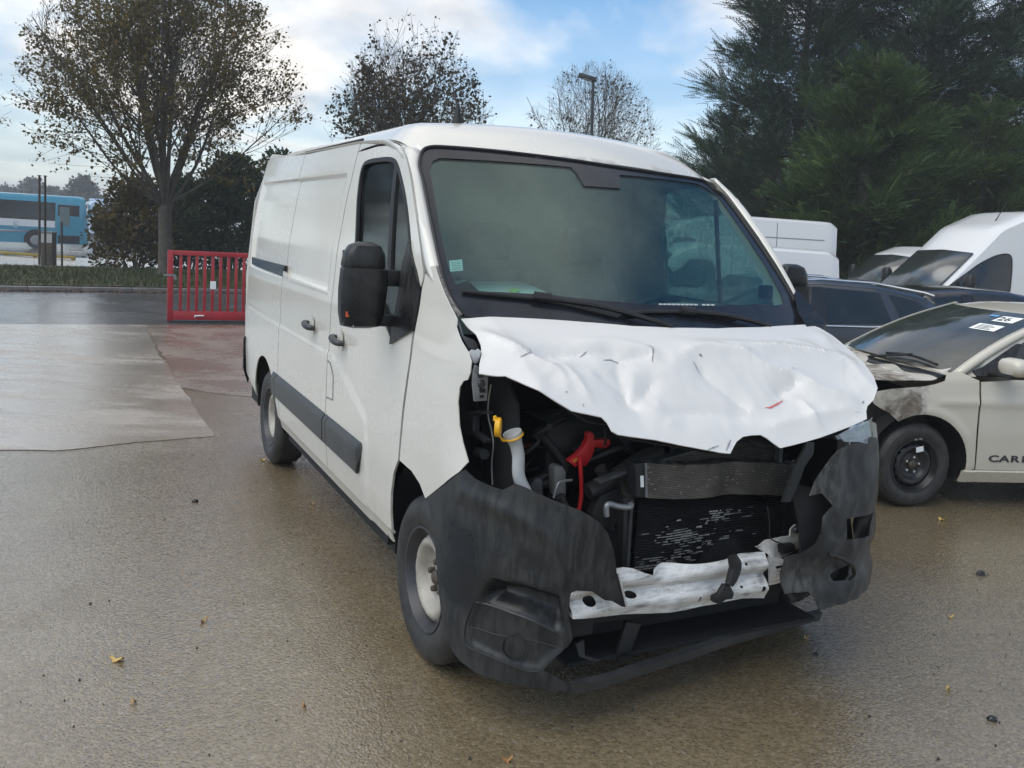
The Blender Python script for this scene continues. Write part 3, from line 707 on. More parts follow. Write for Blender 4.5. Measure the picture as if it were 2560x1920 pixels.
# --- wheels
def wheel(parent, loc, sg, R, rr, width, rim_mat, nholes, hole_r, hole_s, steer=0.0, bolts=5, bolt_mat=None, hub_mat=None, prof=None, bolt_circle=.065, bolt_size=.011, tm=None):
    w = bpy.data.objects.new('wheel', None); COL.objects.link(w); w.parent = parent; w.location = loc; w.rotation_euler = (0, 0, steer); w.empty_display_size = .2
    o = lambda h: sg*h
    H = width/2; t = MB()
    tp = [(rr-.008, o(H*.80)), (rr+.004, o(H*.93)), (rr+.012, o(H*.97)), (rr+(R-rr)*.30, o(H*1.07)), (rr+(R-rr)*.52, o(H*1.10)), (rr+(R-rr)*.75, o(H*1.04)), (R-.022, o(H*.96)), (R-.010, o(H*.88)), (R-.002, o(H*.72))]
    for k in range(-3, 4):
        c = -k*H*.19
        tp += [(R, o(c+H*.075)), (R, o(c-H*.06)), (R-.007, o(c-H*.07)), (R-.007, o(c-H*.11))]
    tp += [(R-.002, o(-H*.72)), (R-.02, o(-H*.95)), (rr+(R-rr)*.5, o(-H*1.08)), (rr+.01, o(-H*.95)), (rr-.008, o(-H*.8))]
    t.lathe(tp, 64, 'y'); t.build('tyre', M['tyre'], w, 30)
    # rim barrel
    b = MB(); b.lathe([(rr+.006, o(H*.94)), (rr+.004, o(H*.99)), (rr-.004, o(H*.99)), (rr-.010, o(H*.92)), (rr-.014, o(H*.78)), (rr-.030, o(H*.60)), (rr-.034, o(-H*.8)), (rr, o(-H*.95))], 64, 'y'); b.build('rim_barrel', tm or rim_mat, w, 40)
    pr = prof; holes = []
    for k in range(nholes):
        a = 2*math.pi*(k+.5)/nholes; c = (hole_r*math.cos(a), hole_r*math.sin(a))
        holes.append([(c[0]+hole_s*(.75*math.cos(q)*math.cos(a)-1.0*math.sin(q)*math.sin(a)), c[1]+hole_s*(.75*math.cos(q)*math.sin(a)+1.0*math.sin(q)*math.cos(a))) for q in np.linspace(0, 2*math.pi, 10, endpoint=False)])
    rs = [p[0] for p in pr]; hs = [p[1] for p in pr]
    outl = [((rr-.026)*math.cos(a), (rr-.026)*math.sin(a)) for a in np.linspace(0, 2*math.pi, 60, endpoint=False)]
    def dm(u, v):
        r = math.hypot(u, v); return (u, o(H*.9+np.interp(r, rs, hs)), v)
    panel('rim_disc', outl, dm, rim_mat, w, holes=holes, step=.012, thick=.004, ang=50)
    hb = MB(); hb.lathe([(0, o(H*.9+hs[0]+.030)), (.020, o(H*.9+hs[0]+.030)), (.030, o(H*.9+hs[0]+.022)), (.034, o(H*.9+hs[0]-.01))], 20, 'y'); hb.build('hub', hub_mat or bolt_mat, w, 40)
    for k in range(bolts):
        a = 2*math.pi*k/bolts+.5; m_ = MB(); hh = H*.9+np.interp(bolt_circle, rs, hs)
        m_.lathe([(0, o(hh+.026)), (bolt_size*.7, o(hh+.026)), (bolt_size, o(hh+.018)), (bolt_size, o(hh-.004))], 8, 'y', (bolt_circle*math.cos(a), 0, bolt_circle*math.sin(a))); m_.build('wheel_bolt', bolt_mat, w, 30)
    br = MB(); br.lathe([(0.0, o(-.02)), (rr*.82, o(-.02)), (rr*.82, o(-.05)), (0, o(-.05))], 32, 'y'); br.build('brake_disc', M['bay'], w)
    return w
vprof = [(0, -.065), (.04, -.065), (.085, -.068), (.10, -.060), (.125, -.028), (.140, -.016), (.155, -.016), (.172, -.030), (.19, -.055), (.21, -.07)]
for x0 in (0, -3.182):
    wheel(van, (x0, -.868, .342), -1, .342, .212, .205, M['steelrim'] if x0 == 0 else M['steelrim'], 14, .172, .012, 0, 5, M['bolt'], M['bolt'], vprof, .064, .014, M['darkrim'])
    wheel(van, (x0, .868, .342), 1, .342, .212, .205, M['steelrim'], 14, .172, .012, 0, 5, M['bolt'], M['bolt'], vprof, .064, .014, M['darkrim'])
# ---------------------------------------------------------------- van: crumpled bonnet
def ZB(x, y):
    a = min(1.3, (y/.8)**2); s = (x-(.27-.12*a))/.5; d = .39-.15*min(1, a)
    return 1.42+.02*a-d*(.75*s+.25*max(s, 0)**2)
def bh(px, py):
    p = VAN.hit(lambda P: P[2]-ZB(P[0], P[1]), px, py, 1.0, 8.0); return (p[0], p[1])
def BH(pts): return [bh(*p) for p in pts]
hood_px = [(1153, 790), (1170, 812), (1190, 832), (1202, 856), (1204.5, 876), (1199, 900), (1198, 922), (1230, 930), (1264, 934), (1305, 955), (1350, 978), (1390, 1004), (1430, 1028), (1470, 1036), (1505, 1043), (1518, 1056), (1530, 1078), (1545, 1086), (1590, 1092), (1640, 1099), (1700, 1112), (1760, 1124), (1800, 1132), (1826, 1134), (1834, 1118), (1842, 1104), (1858, 1092), (1880, 1088), (1902, 1088), (1918, 1097), (1935, 1110), (1951, 1121), (2000, 1109), (2050, 1095), (2110, 1073), (2167, 1048), (2165, 1030), (2168, 1017), (2184, 1000), (2194, 972), (2184, 942), (2160, 908), (2115, 866), (2080, 838), (2050, 820), (2025, 811), (1960, 814), (1900, 818), (1790, 821), (1680, 819.5), (1579, 815), (1460, 805), (1347, 797), (1240, 792)]
hood = BH(hood_px)
creases = [  # (pixels along the fold, height, width)
    (BH([(1640, 842), (1720, 852), (1800, 858), (1880, 870), (1940, 878), (2020, 886), (2100, 896), (2135, 915)]), .016, .060),
    (BH([(1745, 905), (1765, 935), (1810, 970), (1850, 1000), (1880, 1022)]), -.012, .035),
    (BH([(1155, 800), (1220, 840), (1290, 875), (1340, 900), (1400, 935), (1418, 975)]), .012, .040),
    (BH([(1300, 895), (1345, 888), (1420, 880), (1520, 880), (1560, 895), (1625, 880)]), -.011, .035),
    (BH([(1545, 893), (1548, 930), (1570, 985), (1590, 1000), (1625, 960), (1640, 930)]), -.011, .050),
    (BH([(1440, 855), (1530, 850), (1600, 868), (1630, 880), (1632, 905)]), .010, .030),
    (BH([(1860, 895), (1920, 930), (1985, 945), (2060, 985), (2150, 1008)]), .015, .045),
    (BH([(1700, 890), (1760, 870), (1830, 885), (1900, 905)]), .012, .035),
    (BH([(1660, 1030), (1750, 1025), (1840, 1035), (1900, 1050)]), -.010, .040),
    (BH([(1940, 985), (1960, 970), (1985, 960), (1970, 940)]), -.014, .035),
    (BH([(2000, 1000), (2040, 1060), (2060, 1085)]), .010, .03),
    (BH([(1400, 900), (1440, 950), (1480, 1010)]), .008, .03),
    (BH([(1480, 925), (1540, 960), (1600, 1020)]), -.008, .03),
    (BH([(1900, 1085), (1960, 1060), (2060, 1040), (2160, 1020)]), .008, .03)]
creases = [(np.array(resample(spline(c, 4), 40)), h, w) for c, h, w in creases]
HOODQ = np.array(dens(hood, .01))
def hood_disp(x, y):
    p = np.array([x, y]); d = 0.0; a = min(1.3, (y/.8)**2)
    for c, h, w in creases:
        q = np.sqrt(((c-p)**2).sum(1)); i = int(q.argmin()); t = i/39.0
        e = min(1, 4*t+.25, 4*(1-t)+.25)
        d += 2.1*h*e*math.exp(.14-math.sqrt(q[i]**2+.009**2)/(w*.75))
    m = sstep(.03, .16, x-(.27-.12*a))
    n1 = noise.noise(Vector((x*5.2, y*4.0, 3.3))); n2 = noise.noise(Vector((x*11, y*9, 8.1)))
    d += m*(.013*(0.35-abs(n1))+.004*(0.3-abs(n2)))
    d += m*.0010*noise.noise(Vector((x*26, y*22, 1.0)))
    ed_ = math.sqrt(((HOODQ-p)**2).sum(1).min())
    return d*m*(.3+.7*sstep(0, .07, ed_))
def hoodmap(x, y):
    d = hood_disp(x, y); lat = .10*max(0, -y-.80)
    return (x+.25*d, y, ZB(x, y)+d-lat)
bonnet = panel('bonnet', hood, hoodmap, M['hoodwhite'], van, step=.0105, thick=.004, ang=20, jit=.25)
c_ = np.array(hood).mean(0); lin = [tuple(c_+(np.array(p)-c_)*.86) for p in hood[::2]]
panel('bonnet_shade_sheet', lin, lambda x, y: (x-.01, y, ZB(x, y)-.045), M['bay'], bonnet, step=.08, thick=.008)  # dark sheet added so the space under the bonnet looks shaded
# cracks where the paint split on the folds, and the red smear
def hood_mark(name, pts, w, mat):
    q = resample(BH(pts), max(6, 4*len(pts))); L, R_ = [], []
    for i, p in enumerate(q):
        t = q[min(i+1, len(q)-1)]-q[max(i-1, 0)]; t /= np.linalg.norm(t); n_ = np.array([-t[1], t[0]]); ww = w*(.35+.65*math.sin(math.pi*(i+.5)/len(q)))*random.uniform(.6, 1.2)
        for lst, sg in ((L, 1), (R_, -1)):
            v = np.array(hoodmap(*(p+n_*ww*sg))); lst.append(v+np.array([.0012, 0, .0022]))
    loft(name, [L, R_], mat, bonnet, 60)
M['crack'] = simple('bare_crack', (0.26, 0.26, 0.27), 0.6, 0.2, var=0.5, scale=120)
for pts, w in (([(1299, 898), (1318, 893), (1333, 891)], .0022), ([(1322, 876), (1326, 884), (1325, 891)], .0018), ([(1620, 866), (1632, 875), (1631, 893), (1630, 906)], .003), ([(1450, 884), (1462, 877), (1468, 874)], .002), ([(1510, 897), (1530, 893), (1548, 897)], .0035), ([(1746, 893), (1754, 897)], .004), ([(1732, 906), (1742, 916), (1750, 927)], .0022), ([(1414, 983), (1418, 984)], .003), ([(1768, 1127), (1782, 1121), (1796, 1116)], .0018), ([(1815, 1128), (1821, 1114), (1826, 1101)], .0025), ([(1975, 932), (1985, 936)], .002), ([(1864, 887), (1870, 898)], .0015), ([(2154, 1012), (2159, 1006)], .003), ([(1457, 1012), (1459, 1019)], .0018), ([(1385, 913), (1394, 919)], .0015)):
    hood_mark('paint_crack', pts, w, M['crack'])
hood_mark('red_smear', [(1913, 1017), (1926, 1018), (1940, 1010), (1957, 1000)], .0035, simple('pink_red_smear', (.62, .16, .15), .5))

# ---------------------------------------------------------------- van: bumper remains (plan shape is a rounded arc)
BK = ([.10, .15, .3, .55, .8, 1.0, 1.2], [.975, .99, 1.0, 1.0, .99, .965, .92])
def SE(P): return ((max(P[0]-.1, 0)/.74)**3+(abs(P[1])/1.03)**3)**(1/3)
def se_hit(px, py):
    for k in range(40):
        try:
            p = VAN.hit(lambda P: SE(P)-interp(P[2], *BK), px, py, 1.0, 8.0, 900); break
        except ValueError: px -= 2
    return (math.atan2(p[0]-.1, abs(p[1])), p[2])
def SEP(pts): return [se_hit(*p) for p in pts]
def se_pos(phi, z, sg, off=0.0):
    c, s = math.cos(phi), math.sin(phi); r = 1/((max(s, 0)/.74)**3+(c/1.03)**3)**(1/3); r = r*interp(z, *BK)+off
    return (.1+r*s, sg*r*c, z)
left_px = [(1068, 1245), (1110, 1213), (1147, 1184), (1163, 1173), (1191, 1198), (1230, 1216), (1257, 1225), (1272, 1218), (1288, 1209), (1310, 1217), (1330, 1227), (1377, 1248), (1415, 1262), (1450, 1275), (1474, 1288), (1496, 1304), (1519, 1331), (1535, 1378), (1542, 1432), (1556, 1476), (1569, 1518), (1554, 1516), (1530, 1502), (1512, 1500), (1500, 1492), (1480, 1478), (1440, 1476), (1425, 1484), (1422, 1547), (1432, 1597), (1422, 1614), (1404, 1629), (1380, 1652), (1357, 1676), (1385, 1690), (1425, 1712), (1432, 1727), (1390, 1726), (1346, 1721), (1268, 1709), (1191, 1682), (1150, 1652), (1133, 1632), (1108, 1574), (1101, 1505), (1093, 1428), (1083, 1331)]
lp = SEP(left_px)
pocket = SEP([(1226, 1440), (1300, 1452), (1404, 1486), (1416, 1560), (1411, 1625), (1346, 1679), (1307, 1675), (1220, 1640), (1168, 1613), (1164, 1563), (1184, 1503)])
PK = np.array(dens(pocket, .02)); PKc = PK.mean(0)
ledge = SEP([(1184, 1503), (1290, 1540), (1404, 1590)]); LX = [p[0] for p in ledge]; LZ = [p[1] for p in ledge]
swoop = SEP([(1160, 1230), (1250, 1270), (1350, 1325), (1400, 1375), (1420, 1450)]); SW = np.array(resample(spline(swoop, 4), 40))
def bump_disp(phi, z):
    p = np.array([[phi, z]]); d = 0.0
    ins = in_poly(p, PK)[0]
    if ins:
        e = edge_dist(p, PK)[0]; zl = np.interp(phi, LX, LZ)
        if z > zl: d -= .075*sstep(0, .05, e)*(.22+.78*sstep(0.0, .06, z-zl))
        else: d -= .016*sstep(0, .03, e)
    q = np.sqrt(((SW-p[0])**2).sum(1)).min()
    d += .012*math.exp(-(q/.03)**2)
    d -= .02*sstep(1.03, 1.16, phi)*sstep(.5, .6, z)
    d += .006*noise.noise(Vector((phi*6, z*6, 2)))
    return d
panel('torn_bumper', lp, lambda a, z: se_pos(a, z, -1, bump_disp(a, z)), M['black'], van, step=.009, thick=.005, ang=35)
for nm_, pl_, rr_ in (('fog_panel_gap', [(1184, 1503), (1164, 1563), (1168, 1613), (1220, 1640), (1307, 1675), (1346, 1679)], .0035), ('fog_panel_ledge', [(1188, 1506), (1240, 1524), (1320, 1552), (1404, 1592)], .004), ('fog_panel_groove', [(1172, 1570), (1240, 1592), (1330, 1606), (1400, 1626)], .003)):
    mb = MB(); mb.tube([se_pos(a, z, -1, bump_disp(a, z)+.0005) for a, z in SEP(spline(pl_, 4))], rr_, 6); mb.build(nm_, M['rubber'] if rr_ < .0038 else M['mould'], van, 60)
cc_ = se_hit(1284, 1621); cp = np.array(se_pos(*cc_, -1, -.010)); nx_ = np.array([.82, -.57, 0])
mb = MB(); tx = np.array([.57, .82, 0])
ring = lambda r, h: [tuple(cp+nx_*h+tx*r*math.cos(a)+np.array([0, 0, r*math.sin(a)])) for a in np.linspace(0, 2*math.pi, 28, endpoint=False)]
R3 = [ring(.047, -.006), ring(.047, .004), ring(.043, .004), ring(.042, .001), ring(.040, .003), ring(.001, .004)]
mb.add([p for r in R3 for p in r], [(i*28+k, i*28+(k+1) % 28, (i+1)*28+(k+1) % 28, (i+1)*28+k) for i in range(5) for k in range(28)]); mb.build('fog_lamp_cap', M['black'], van, 40)
right_px = [(2090, 1125), (2130, 1112), (2160, 1101)]
rp_core = SEP([(2150, 1104), (2120, 1112), (2090, 1126), (2071, 1147), (2054, 1175), (2037, 1203), (2024, 1239), (2056, 1233), (2079, 1265), (2054, 1293), (2051, 1330), (2040, 1361), (2015, 1386), (1977, 1401), (1982, 1494), (2026, 1481), (2035, 1494), (2044, 1524), (2085, 1512)])
zt, zb_ = rp_core[0][1], rp_core[-1][1]
rp = rp_core+[(.75, zb_-.02), (.35, zb_-.02), (.30, .6), (.30, .95), (.75, zt+.01)]
rh1 = SEP([(2112, 1297), (2160, 1293), (2150, 1353), (2116, 1348)]); rh1 = [rh1[0], (rh1[1][0]-.10, rh1[1][1]), (rh1[2][0]-.10, rh1[2][1]), rh1[3]]
rh2 = SEP([(2096, 1400), (2116, 1393), (2110, 1402)])
rh3 = SEP([(2086, 1440), (2120, 1420), (2136, 1408), (2128, 1440), (2118, 1452), (2090, 1455)])
def rdisp(a, z):
    d = .012*noise.noise(Vector((a*5, z*5, 7)))+.014*(.3-abs(noise.noise(Vector((a*9, z*8, 4)))))
    d -= .03*sstep(1.05, 1.25, a)*sstep(.75, .6, z)
    d -= .022*sstep(.60, .52, z)*sstep(.42, .5, z)
    return d
rb_ = panel('crushed_bumper_corner', rp, lambda a, z: se_pos(a, z, 1, rdisp(a, z)), M['scuffed'], van, holes=[rh1, rh2, rh3], step=.014, thick=.005, ang=35)
rb_['label'] = 'scuffed grey-black bumper corner with holes'
# dark patch and strip behind it
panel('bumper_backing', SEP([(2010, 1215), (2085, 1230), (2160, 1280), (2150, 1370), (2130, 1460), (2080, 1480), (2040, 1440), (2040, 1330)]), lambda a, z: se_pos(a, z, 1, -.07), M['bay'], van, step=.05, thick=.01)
strip = [(2043, 1110), (2062, 1112), (2060, 1140), (2038, 1172), (2018, 1225), (2000, 1262), (1980, 1262), (1998, 1215), (2020, 1160), (2036, 1130)]
panel('bumper_bracket', SEP(strip), lambda a, z: se_pos(a, z, 1, -.05), M['dark'], van, step=.03, thick=.012)
mb = MB()
tongue = [se_pos(*se_hit(*p), 1, o_) for p, o_ in (((2066, 1383), .004), ((2090, 1392), .02), ((2108, 1408), .035), ((2116, 1432), .03), ((2116, 1448), .01))]
mb.tube(spline([np.array(p) for p in tongue], 5), [.012]*10+[.010]*5+[.006]*6, 6); mb.build('torn_plastic_tongue', M['black'], rb_)
# lower lip still hanging across the front
lip = [VAN.on(px, py, 2, .17) for px, py in ((1432, 1722), (1520, 1703), (1600, 1676), (1715, 1640), (1798, 1611), (1885, 1585), (1986, 1556), (2050, 1540))]
lipc = [np.array(p) for p in spline(lip, 5)]
mb = MB(); vv = []; ff = []
for p in lipc:
    vv += [(p[0]+.0, p[1], p[2]-.022), (p[0]+.012, p[1], p[2]+.02), (p[0]-.012, p[1], p[2]+.028), (p[0]-.05, p[1], p[2]-.01)]
n_ = len(lipc)
for i in range(n_-1):
    for k in range(4): ff.append((4*i+k, 4*i+(k+1) % 4, 4*i+4+(k+1) % 4, 4*i+4+k))
ff += [(3, 2, 1, 0), tuple(4*(n_-1)+k for k in range(4))]
mb.add(vv, ff); mb.build('bumper_lower_lip', M['mould'], van, 30)
# ---------------------------------------------------------------- van: white crash beam
def metal_scuffed():
    m, nt, out = nodes('scuffed_white_beam'); c = obj_coord(nt)
    f = noise_tex(nt, c, 5, 6, 0.7, 0.8); s = noise_tex(nt, c, 1.0, 5, 0.75, 0.5, (8, 9, 70))
    k = mathn(nt, 'MULTIPLY', ramp(nt, f, [(0.40, (0, 0, 0)), (0.68, (1, 1, 1))]), ramp(nt, s, [(0.40, (0, 0, 0)), (0.62, (1, 1, 1))]))
    cc = mixc(nt, k, (0.74, 0.74, 0.72), (0.11, 0.105, 0.10)); r = noise_tex(nt, c, 3.1, 4, 0.7)
    cc = mixc(nt, ramp(nt, r, [(0.62, (0, 0, 0)), (0.75, (0.5, 0.5, 0.5))]), cc, (0.33, 0.27, 0.20))
    bsdf(nt, out, cc, 0.42, 0.0, 0, bump(nt, f, 0.25, 0.01)); return m
M['beam'] = metal_scuffed()
XBM = .745
def bm_hit(px, py, x=XBM): p = VAN.on(px, py, 0, x); return (p[1], p[2])
beam_px = [(1426, 1484), (1430, 1480), (1443, 1474), (1478, 1474), (1500, 1470), (1520, 1450), (1544, 1426), (1566, 1422), (1588, 1424), (1614, 1434), (1638, 1441), (1649, 1429.5), (1680, 1422), (1780, 1409), (1820, 1402), (1860, 1389), (1921, 1384), (1921, 1501), (1863, 1499), (1780, 1517), (1720, 1530), (1662, 1536), (1600, 1538), (1569, 1541), (1530, 1545), (1488, 1548), (1432, 1547)]
bmo = [bm_hit(*p) for p in beam_px]
def ell(px, py, rx_, ry_, fn, n=12): return [fn(px+rx_*math.cos(a), py+ry_*math.sin(a)) for a in np.linspace(0, 2*math.pi, n, endpoint=False)]
bh_ = [ell(1480, 1508, 16, 12, bm_hit), ell(1583, 1492, 16, 8, bm_hit), ell(1752, 1500, 4, 9, bm_hit), ell(1869, 1412, 4, 4, bm_hit, 8), ell(1857, 1469, 4, 3, bm_hit, 8), ell(1910, 1474, 5, 9, bm_hit)]
ctr = [bm_hit(*p) for p in ((1430, 1510), (1560, 1482), (1680, 1470), (1800, 1455), (1920, 1440))]
def beam_x(y, z):
    zm = np.interp(y, [c[0] for c in ctr], [c[1] for c in ctr]); t = z-zm
    d = .022*math.exp(-((t-.045)/.03)**2)+.020*math.exp(-((t+.05)/.03)**2)-.012*math.exp(-(t/.012)**2)
    d += .014*noise.noise(Vector((y*5, z*7, 1)))+.008*(.3-abs(noise.noise(Vector((y*11, z*11, 5)))))
    d -= .045*math.exp(-((y-(-.28))/.07)**2)*sstep(0.0, .07, t)
    return (XBM+d-.02, y, z)
beam = panel('crash_beam', bmo, beam_x, M['beam'], van, holes=bh_, step=.010, thick=.003, ang=40)
flg = [np.array(beam_x(*bm_hit(*p))) for p in ((1432, 1546), (1488, 1547), (1569, 1540), (1662, 1535), (1780, 1516), (1863, 1498), (1920, 1500))]
flg = resample(flg, 30); loft('beam_lower_flange', [flg, flg+np.array([-.06, 0, .004])], M['beam'], beam, thick=.003)
panel('beam_end_plate', [bm_hit(*p, .70) for p in ((1921, 1392), (1981, 1402), (1981, 1448), (1950, 1458), (1923, 1463))], lambda y, z: (.70+.01*noise.noise(Vector((y*9, z*9, 3))), y, z), M['beam'], beam, holes=[[bm_hit(*p, .70) for p in ((1938, 1416), (1958, 1412), (1960, 1419), (1941, 1424))]], step=.02)
M['greybeam'] = simple('dirty_white_bracket', (0.55, 0.53, 0.48), 0.5, 0, var=0.3, scale=30)
panel('white_bracket', [bm_hit(*p, .68) for p in ((1888, 1367), (1900, 1366), (1918, 1352), (1935, 1347), (1955, 1341), (1971, 1338), (1974, 1322), (1985, 1313), (1999, 1310), (2004, 1318), (2000, 1345), (1996, 1374), (1960, 1392), (1921, 1398), (1917, 1384))], lambda y, z: (.68+.02*noise.noise(Vector((y*14, z*14, 9))), y, z), M['greybeam'], van, step=.012)
mb = MB()
for (px, py, r_) in ((1990, 1324, .018),): 
    p = VAN.on(px, py, 0, .692); mb.lathe([(0, .012), (r_*.7, .012), (r_, 0)], 10, 'x', tuple(p))
mb.build('bracket_bolt', M['darkmetal'], van)
def slab(name, px, x, th, mat, bev=0.0, dz=0):
    q = [VAN.on(a, b, 0, x) for a, b in px]; m_ = MB(); n = len(q)
    m_.add([tuple(p) for p in q]+[(p[0]-th, p[1], p[2]) for p in q], [tuple(range(n)), tuple(range(n, 2*n))[::-1]]+[(i, i+n, (i+1) % n+n, (i+1) % n) for i in range(n)])
    return m_.build(name, mat, van, bevel=bev)
slab('sensor_block', ((2002, 1318), (2015, 1302), (2030, 1312), (2018, 1332)), .71, .03, M['dark'], .003)
slab('sensor_bracket', ((2022, 1326), (2030, 1312), (2035, 1316), (2028, 1334), (2014, 1334)), .695, .01, M['greymetal'])
slab('clip_block', ((1956, 1366), (1986, 1360), (1992, 1378), (1958, 1386)), .71, .03, M['dark'], .003)
slab('lower_strut', ((1952, 1460), (1964, 1455), (1990, 1500), (1980, 1506)), .66, .015, M['darkmetal'])
# tow strap with hook over the beam
mb = MB(); st = [np.array(VAN.on(px, py, 0, .795)) for px, py in ((1832, 1393), (1838, 1415), (1830, 1445), (1822, 1462))]
mb.tube(spline(st, 4), [.020, .022, .024, .025, .024, .023, .023, .022, .021, .020, .018, .017, .016], 8); mb.build('tow_strap', M['dark'], van)
slab('strap_hook', ((1812, 1462), (1826, 1462), (1836, 1484), (1832, 1498), (1815, 1500), (1800, 1512), (1783, 1506), (1784, 1492), (1798, 1486)), .79, .02, M['dark'], .004)
slab('metal_edge_strip', ((1545, 1436), (1549, 1436), (1569, 1512), (1569, 1519), (1565, 1519)), .815, .006, M['chrome'])
slab('ribbed_strut', ((1566, 1556), (1604, 1560), (1570, 1650), (1555, 1666), (1540, 1640)), .60, .02, M['dark'], .003)
slab('hanging_bracket', ((1440, 1610), (1460, 1600), (1462, 1640), (1500, 1650), (1490, 1656), (1450, 1642)), .66, .01, M['darkmetal'])
mb = MB(); w0 = [np.array(VAN.on(px, py, 0, .70)) for px, py in ((1918, 1265), (1924, 1310), (1926, 1345), (1960, 1362), (1975, 1372))]; mb.tube(spline(w0, 5), .003, 5); mb.build('loose_wire', M['rubber'], van)
# ---------------------------------------------------------------- van: coolers
def fin_mat(name, c0, c1, fz, metal=.5):
    m, nt, out = nodes(name); c = obj_coord(nt); sep = nd(nt, 'ShaderNodeSeparateXYZ'); nt.links.new(c, sep.inputs[0])
    w = mathn(nt, 'SINE', mathn(nt, 'MULTIPLY', sep.outputs['Z'], fz)); n_ = noise_tex(nt, c, 9, 5, .65, .5); y_ = mathn(nt, 'SINE', mathn(nt, 'MULTIPLY', sep.outputs['Y'], 1500))
    f = mathn(nt, 'ADD', mathn(nt, 'MULTIPLY', w, .25), mathn(nt, 'ADD', n_, mathn(nt, 'MULTIPLY', y_, .08)))
    cc = ramp(nt, f, [(.25, c0), (.85, c1)]); sc = noise_tex(nt, c, 1.0, 6, .8, 1.0, (30, 26, 60))
    cc = mixc(nt, ramp(nt, sc, [(.66, (0, 0, 0)), (.70, (.7, .7, .7))]), cc, (.42, .40, .36))
    bsdf(nt, out, cc, .5, metal, 0, bump(nt, w, .35, .003)); return m
M['cooler'] = fin_mat('intercooler_fins', (.05, .046, .040), (.19, .175, .15), 950)
M['rad'] = fin_mat('radiator_fins', (.035, .034, .032), (.12, .115, .10), 700)
M['cond'] = simple('condenser_black', (.020, .020, .021), .40, .4, var=.5, scale=30)
icl = [bm_hit(*p, .62) for p in ((1617, 1158), (1990, 1161), (1992, 1240), (1619, 1244))]
def icx(y, z): return (.62+.008*noise.noise(Vector((y*6, z*8, 2)))-.022*math.exp(-((y-.08)/.07)**2), y, z+.006*math.sin(y*9))
ic = panel('intercooler', icl, icx, M['cooler'], van, step=.02, thick=.05, ang=50)
slab('intercooler_tank', ((1588, 1160), (1616, 1157), (1618, 1245), (1592, 1244)), .635, .07, M['dark'], .006)
slab('barcode_label', ((1601, 1190), (1609, 1189), (1610, 1218), (1602, 1218)), .637, .001, M['paper'])
slab('cooler_end_cap', ((1986, 1160), (1994, 1160), (1996, 1242), (1988, 1243)), .63, .06, M['greymetal'], .004)
mb = MB()
for i in range(16):
    p = VAN.on(1614.5+i*.1, 1160+i*5.4, 0, .640); mb.box((p[0]-.004, p[1]-.004, p[2]-.003), (p[0]+.003, p[1]+.004, p[2]+.003))
mb.build('crimp_teeth', M['greymetal'], van)
slab('radiator', ((1548, 1180), (1700, 1138), (1790, 1115), (1842, 1106), (1958, 1108), (1956, 1260), (1560, 1262)), .545, .05, M['rad'])
slab('radiator_top_rail', ((1495, 1205), (1600, 1165), (1748, 1122), (1842, 1106), (1958, 1110), (1958, 1119), (1842, 1115), (1752, 1130), (1605, 1173), (1500, 1212)), .575, .04, M['darkmetal'], .003)
slab('radiator_end_post', ((1949, 1120), (1958, 1120), (1955, 1165), (1948, 1165)), .58, .03, M['greymetal'])
# condenser: horizontal tubes, bent
cq = [bm_hit(*p, .58) for p in ((1588, 1250), (1975, 1246), (1950, 1430), (1575, 1412))]
yl, yr = cq[0][0], cq[1][0]; ztop = cq[0][1]; zbot = cq[3][1]-.03
def cx_(y, z):
    t = (z-zbot)/(ztop-zbot)
    return .58-.05*math.exp(-((y-.10)/.16)**2)*(1-t)+.012*noise.noise(Vector((y*5, z*6, 4)))
mb = MB(); nt_ = 30
for i in range(nt_):
    z = ztop-(ztop-zbot)*i/(nt_-1); ys = np.linspace(yl+.01+.008*i/nt_, yr-.02, 16)
    sag = lambda y: -.03*math.exp(-((y-.0)/.15)**2)*(i/nt_)**2
    v = []; f = []
    for y in ys:
        x = cx_(y, z); s_ = sag(y); v += [(x, y, z+.0045+s_), (x+.006, y, z+s_), (x, y, z-.0045+s_), (x-.02, y, z+s_)]
    for k in range(15):
        for j in range(4): f.append((4*k+j, 4*k+(j+1) % 4, 4*k+4+(j+1) % 4, 4*k+4+j))
    mb.add(v, f)
cd = mb.build('condenser_tubes', M['cond'], van, 30)
slab('condenser_core', ((1588, 1250), (1975, 1246), (1950, 1440), (1575, 1420)), .555, .02, M['bay'])
M['scrape'] = simple('bright_scraped_metal', (.55, .55, .54), .35, .7, var=.3, scale=80)
mb = MB(); rs = random.Random(4)
for i in range(230):
    cu_, ct_, su_, st2 = rs.choice(((.25, .46, .07, .05), (.30, .40, .09, .04), (.20, .14, .09, .05), (.40, .30, .12, .08), (.55, .62, .10, .05), (.10, .06, .05, .03)))
    u = min(.98, abs(rs.gauss(cu_, su_))); t = min(.95, max(.04, rs.gauss(ct_, st2))); 
    y = yl+(yr-yl)*u; k = int((1-t)*nt_); z = ztop-(ztop-zbot)*k/(nt_-1); x = cx_(y, z)+.0075; L = rs.uniform(.004, .022); h = rs.uniform(.001, .0035)
    mb.add([(x, y-L, z-h), (x, y+L, z-h+rs.uniform(-.002, .002)), (x+.0005, y+L*.8, z+h), (x+.0005, y-L*.7, z+h)], [(0, 1, 2, 3)])
sc_ = mb.build('scraped_metal_marks', M['scrape'], van, sm=False); sc_['kind'] = 'stuff'
mb = MB(); rs = random.Random(9)
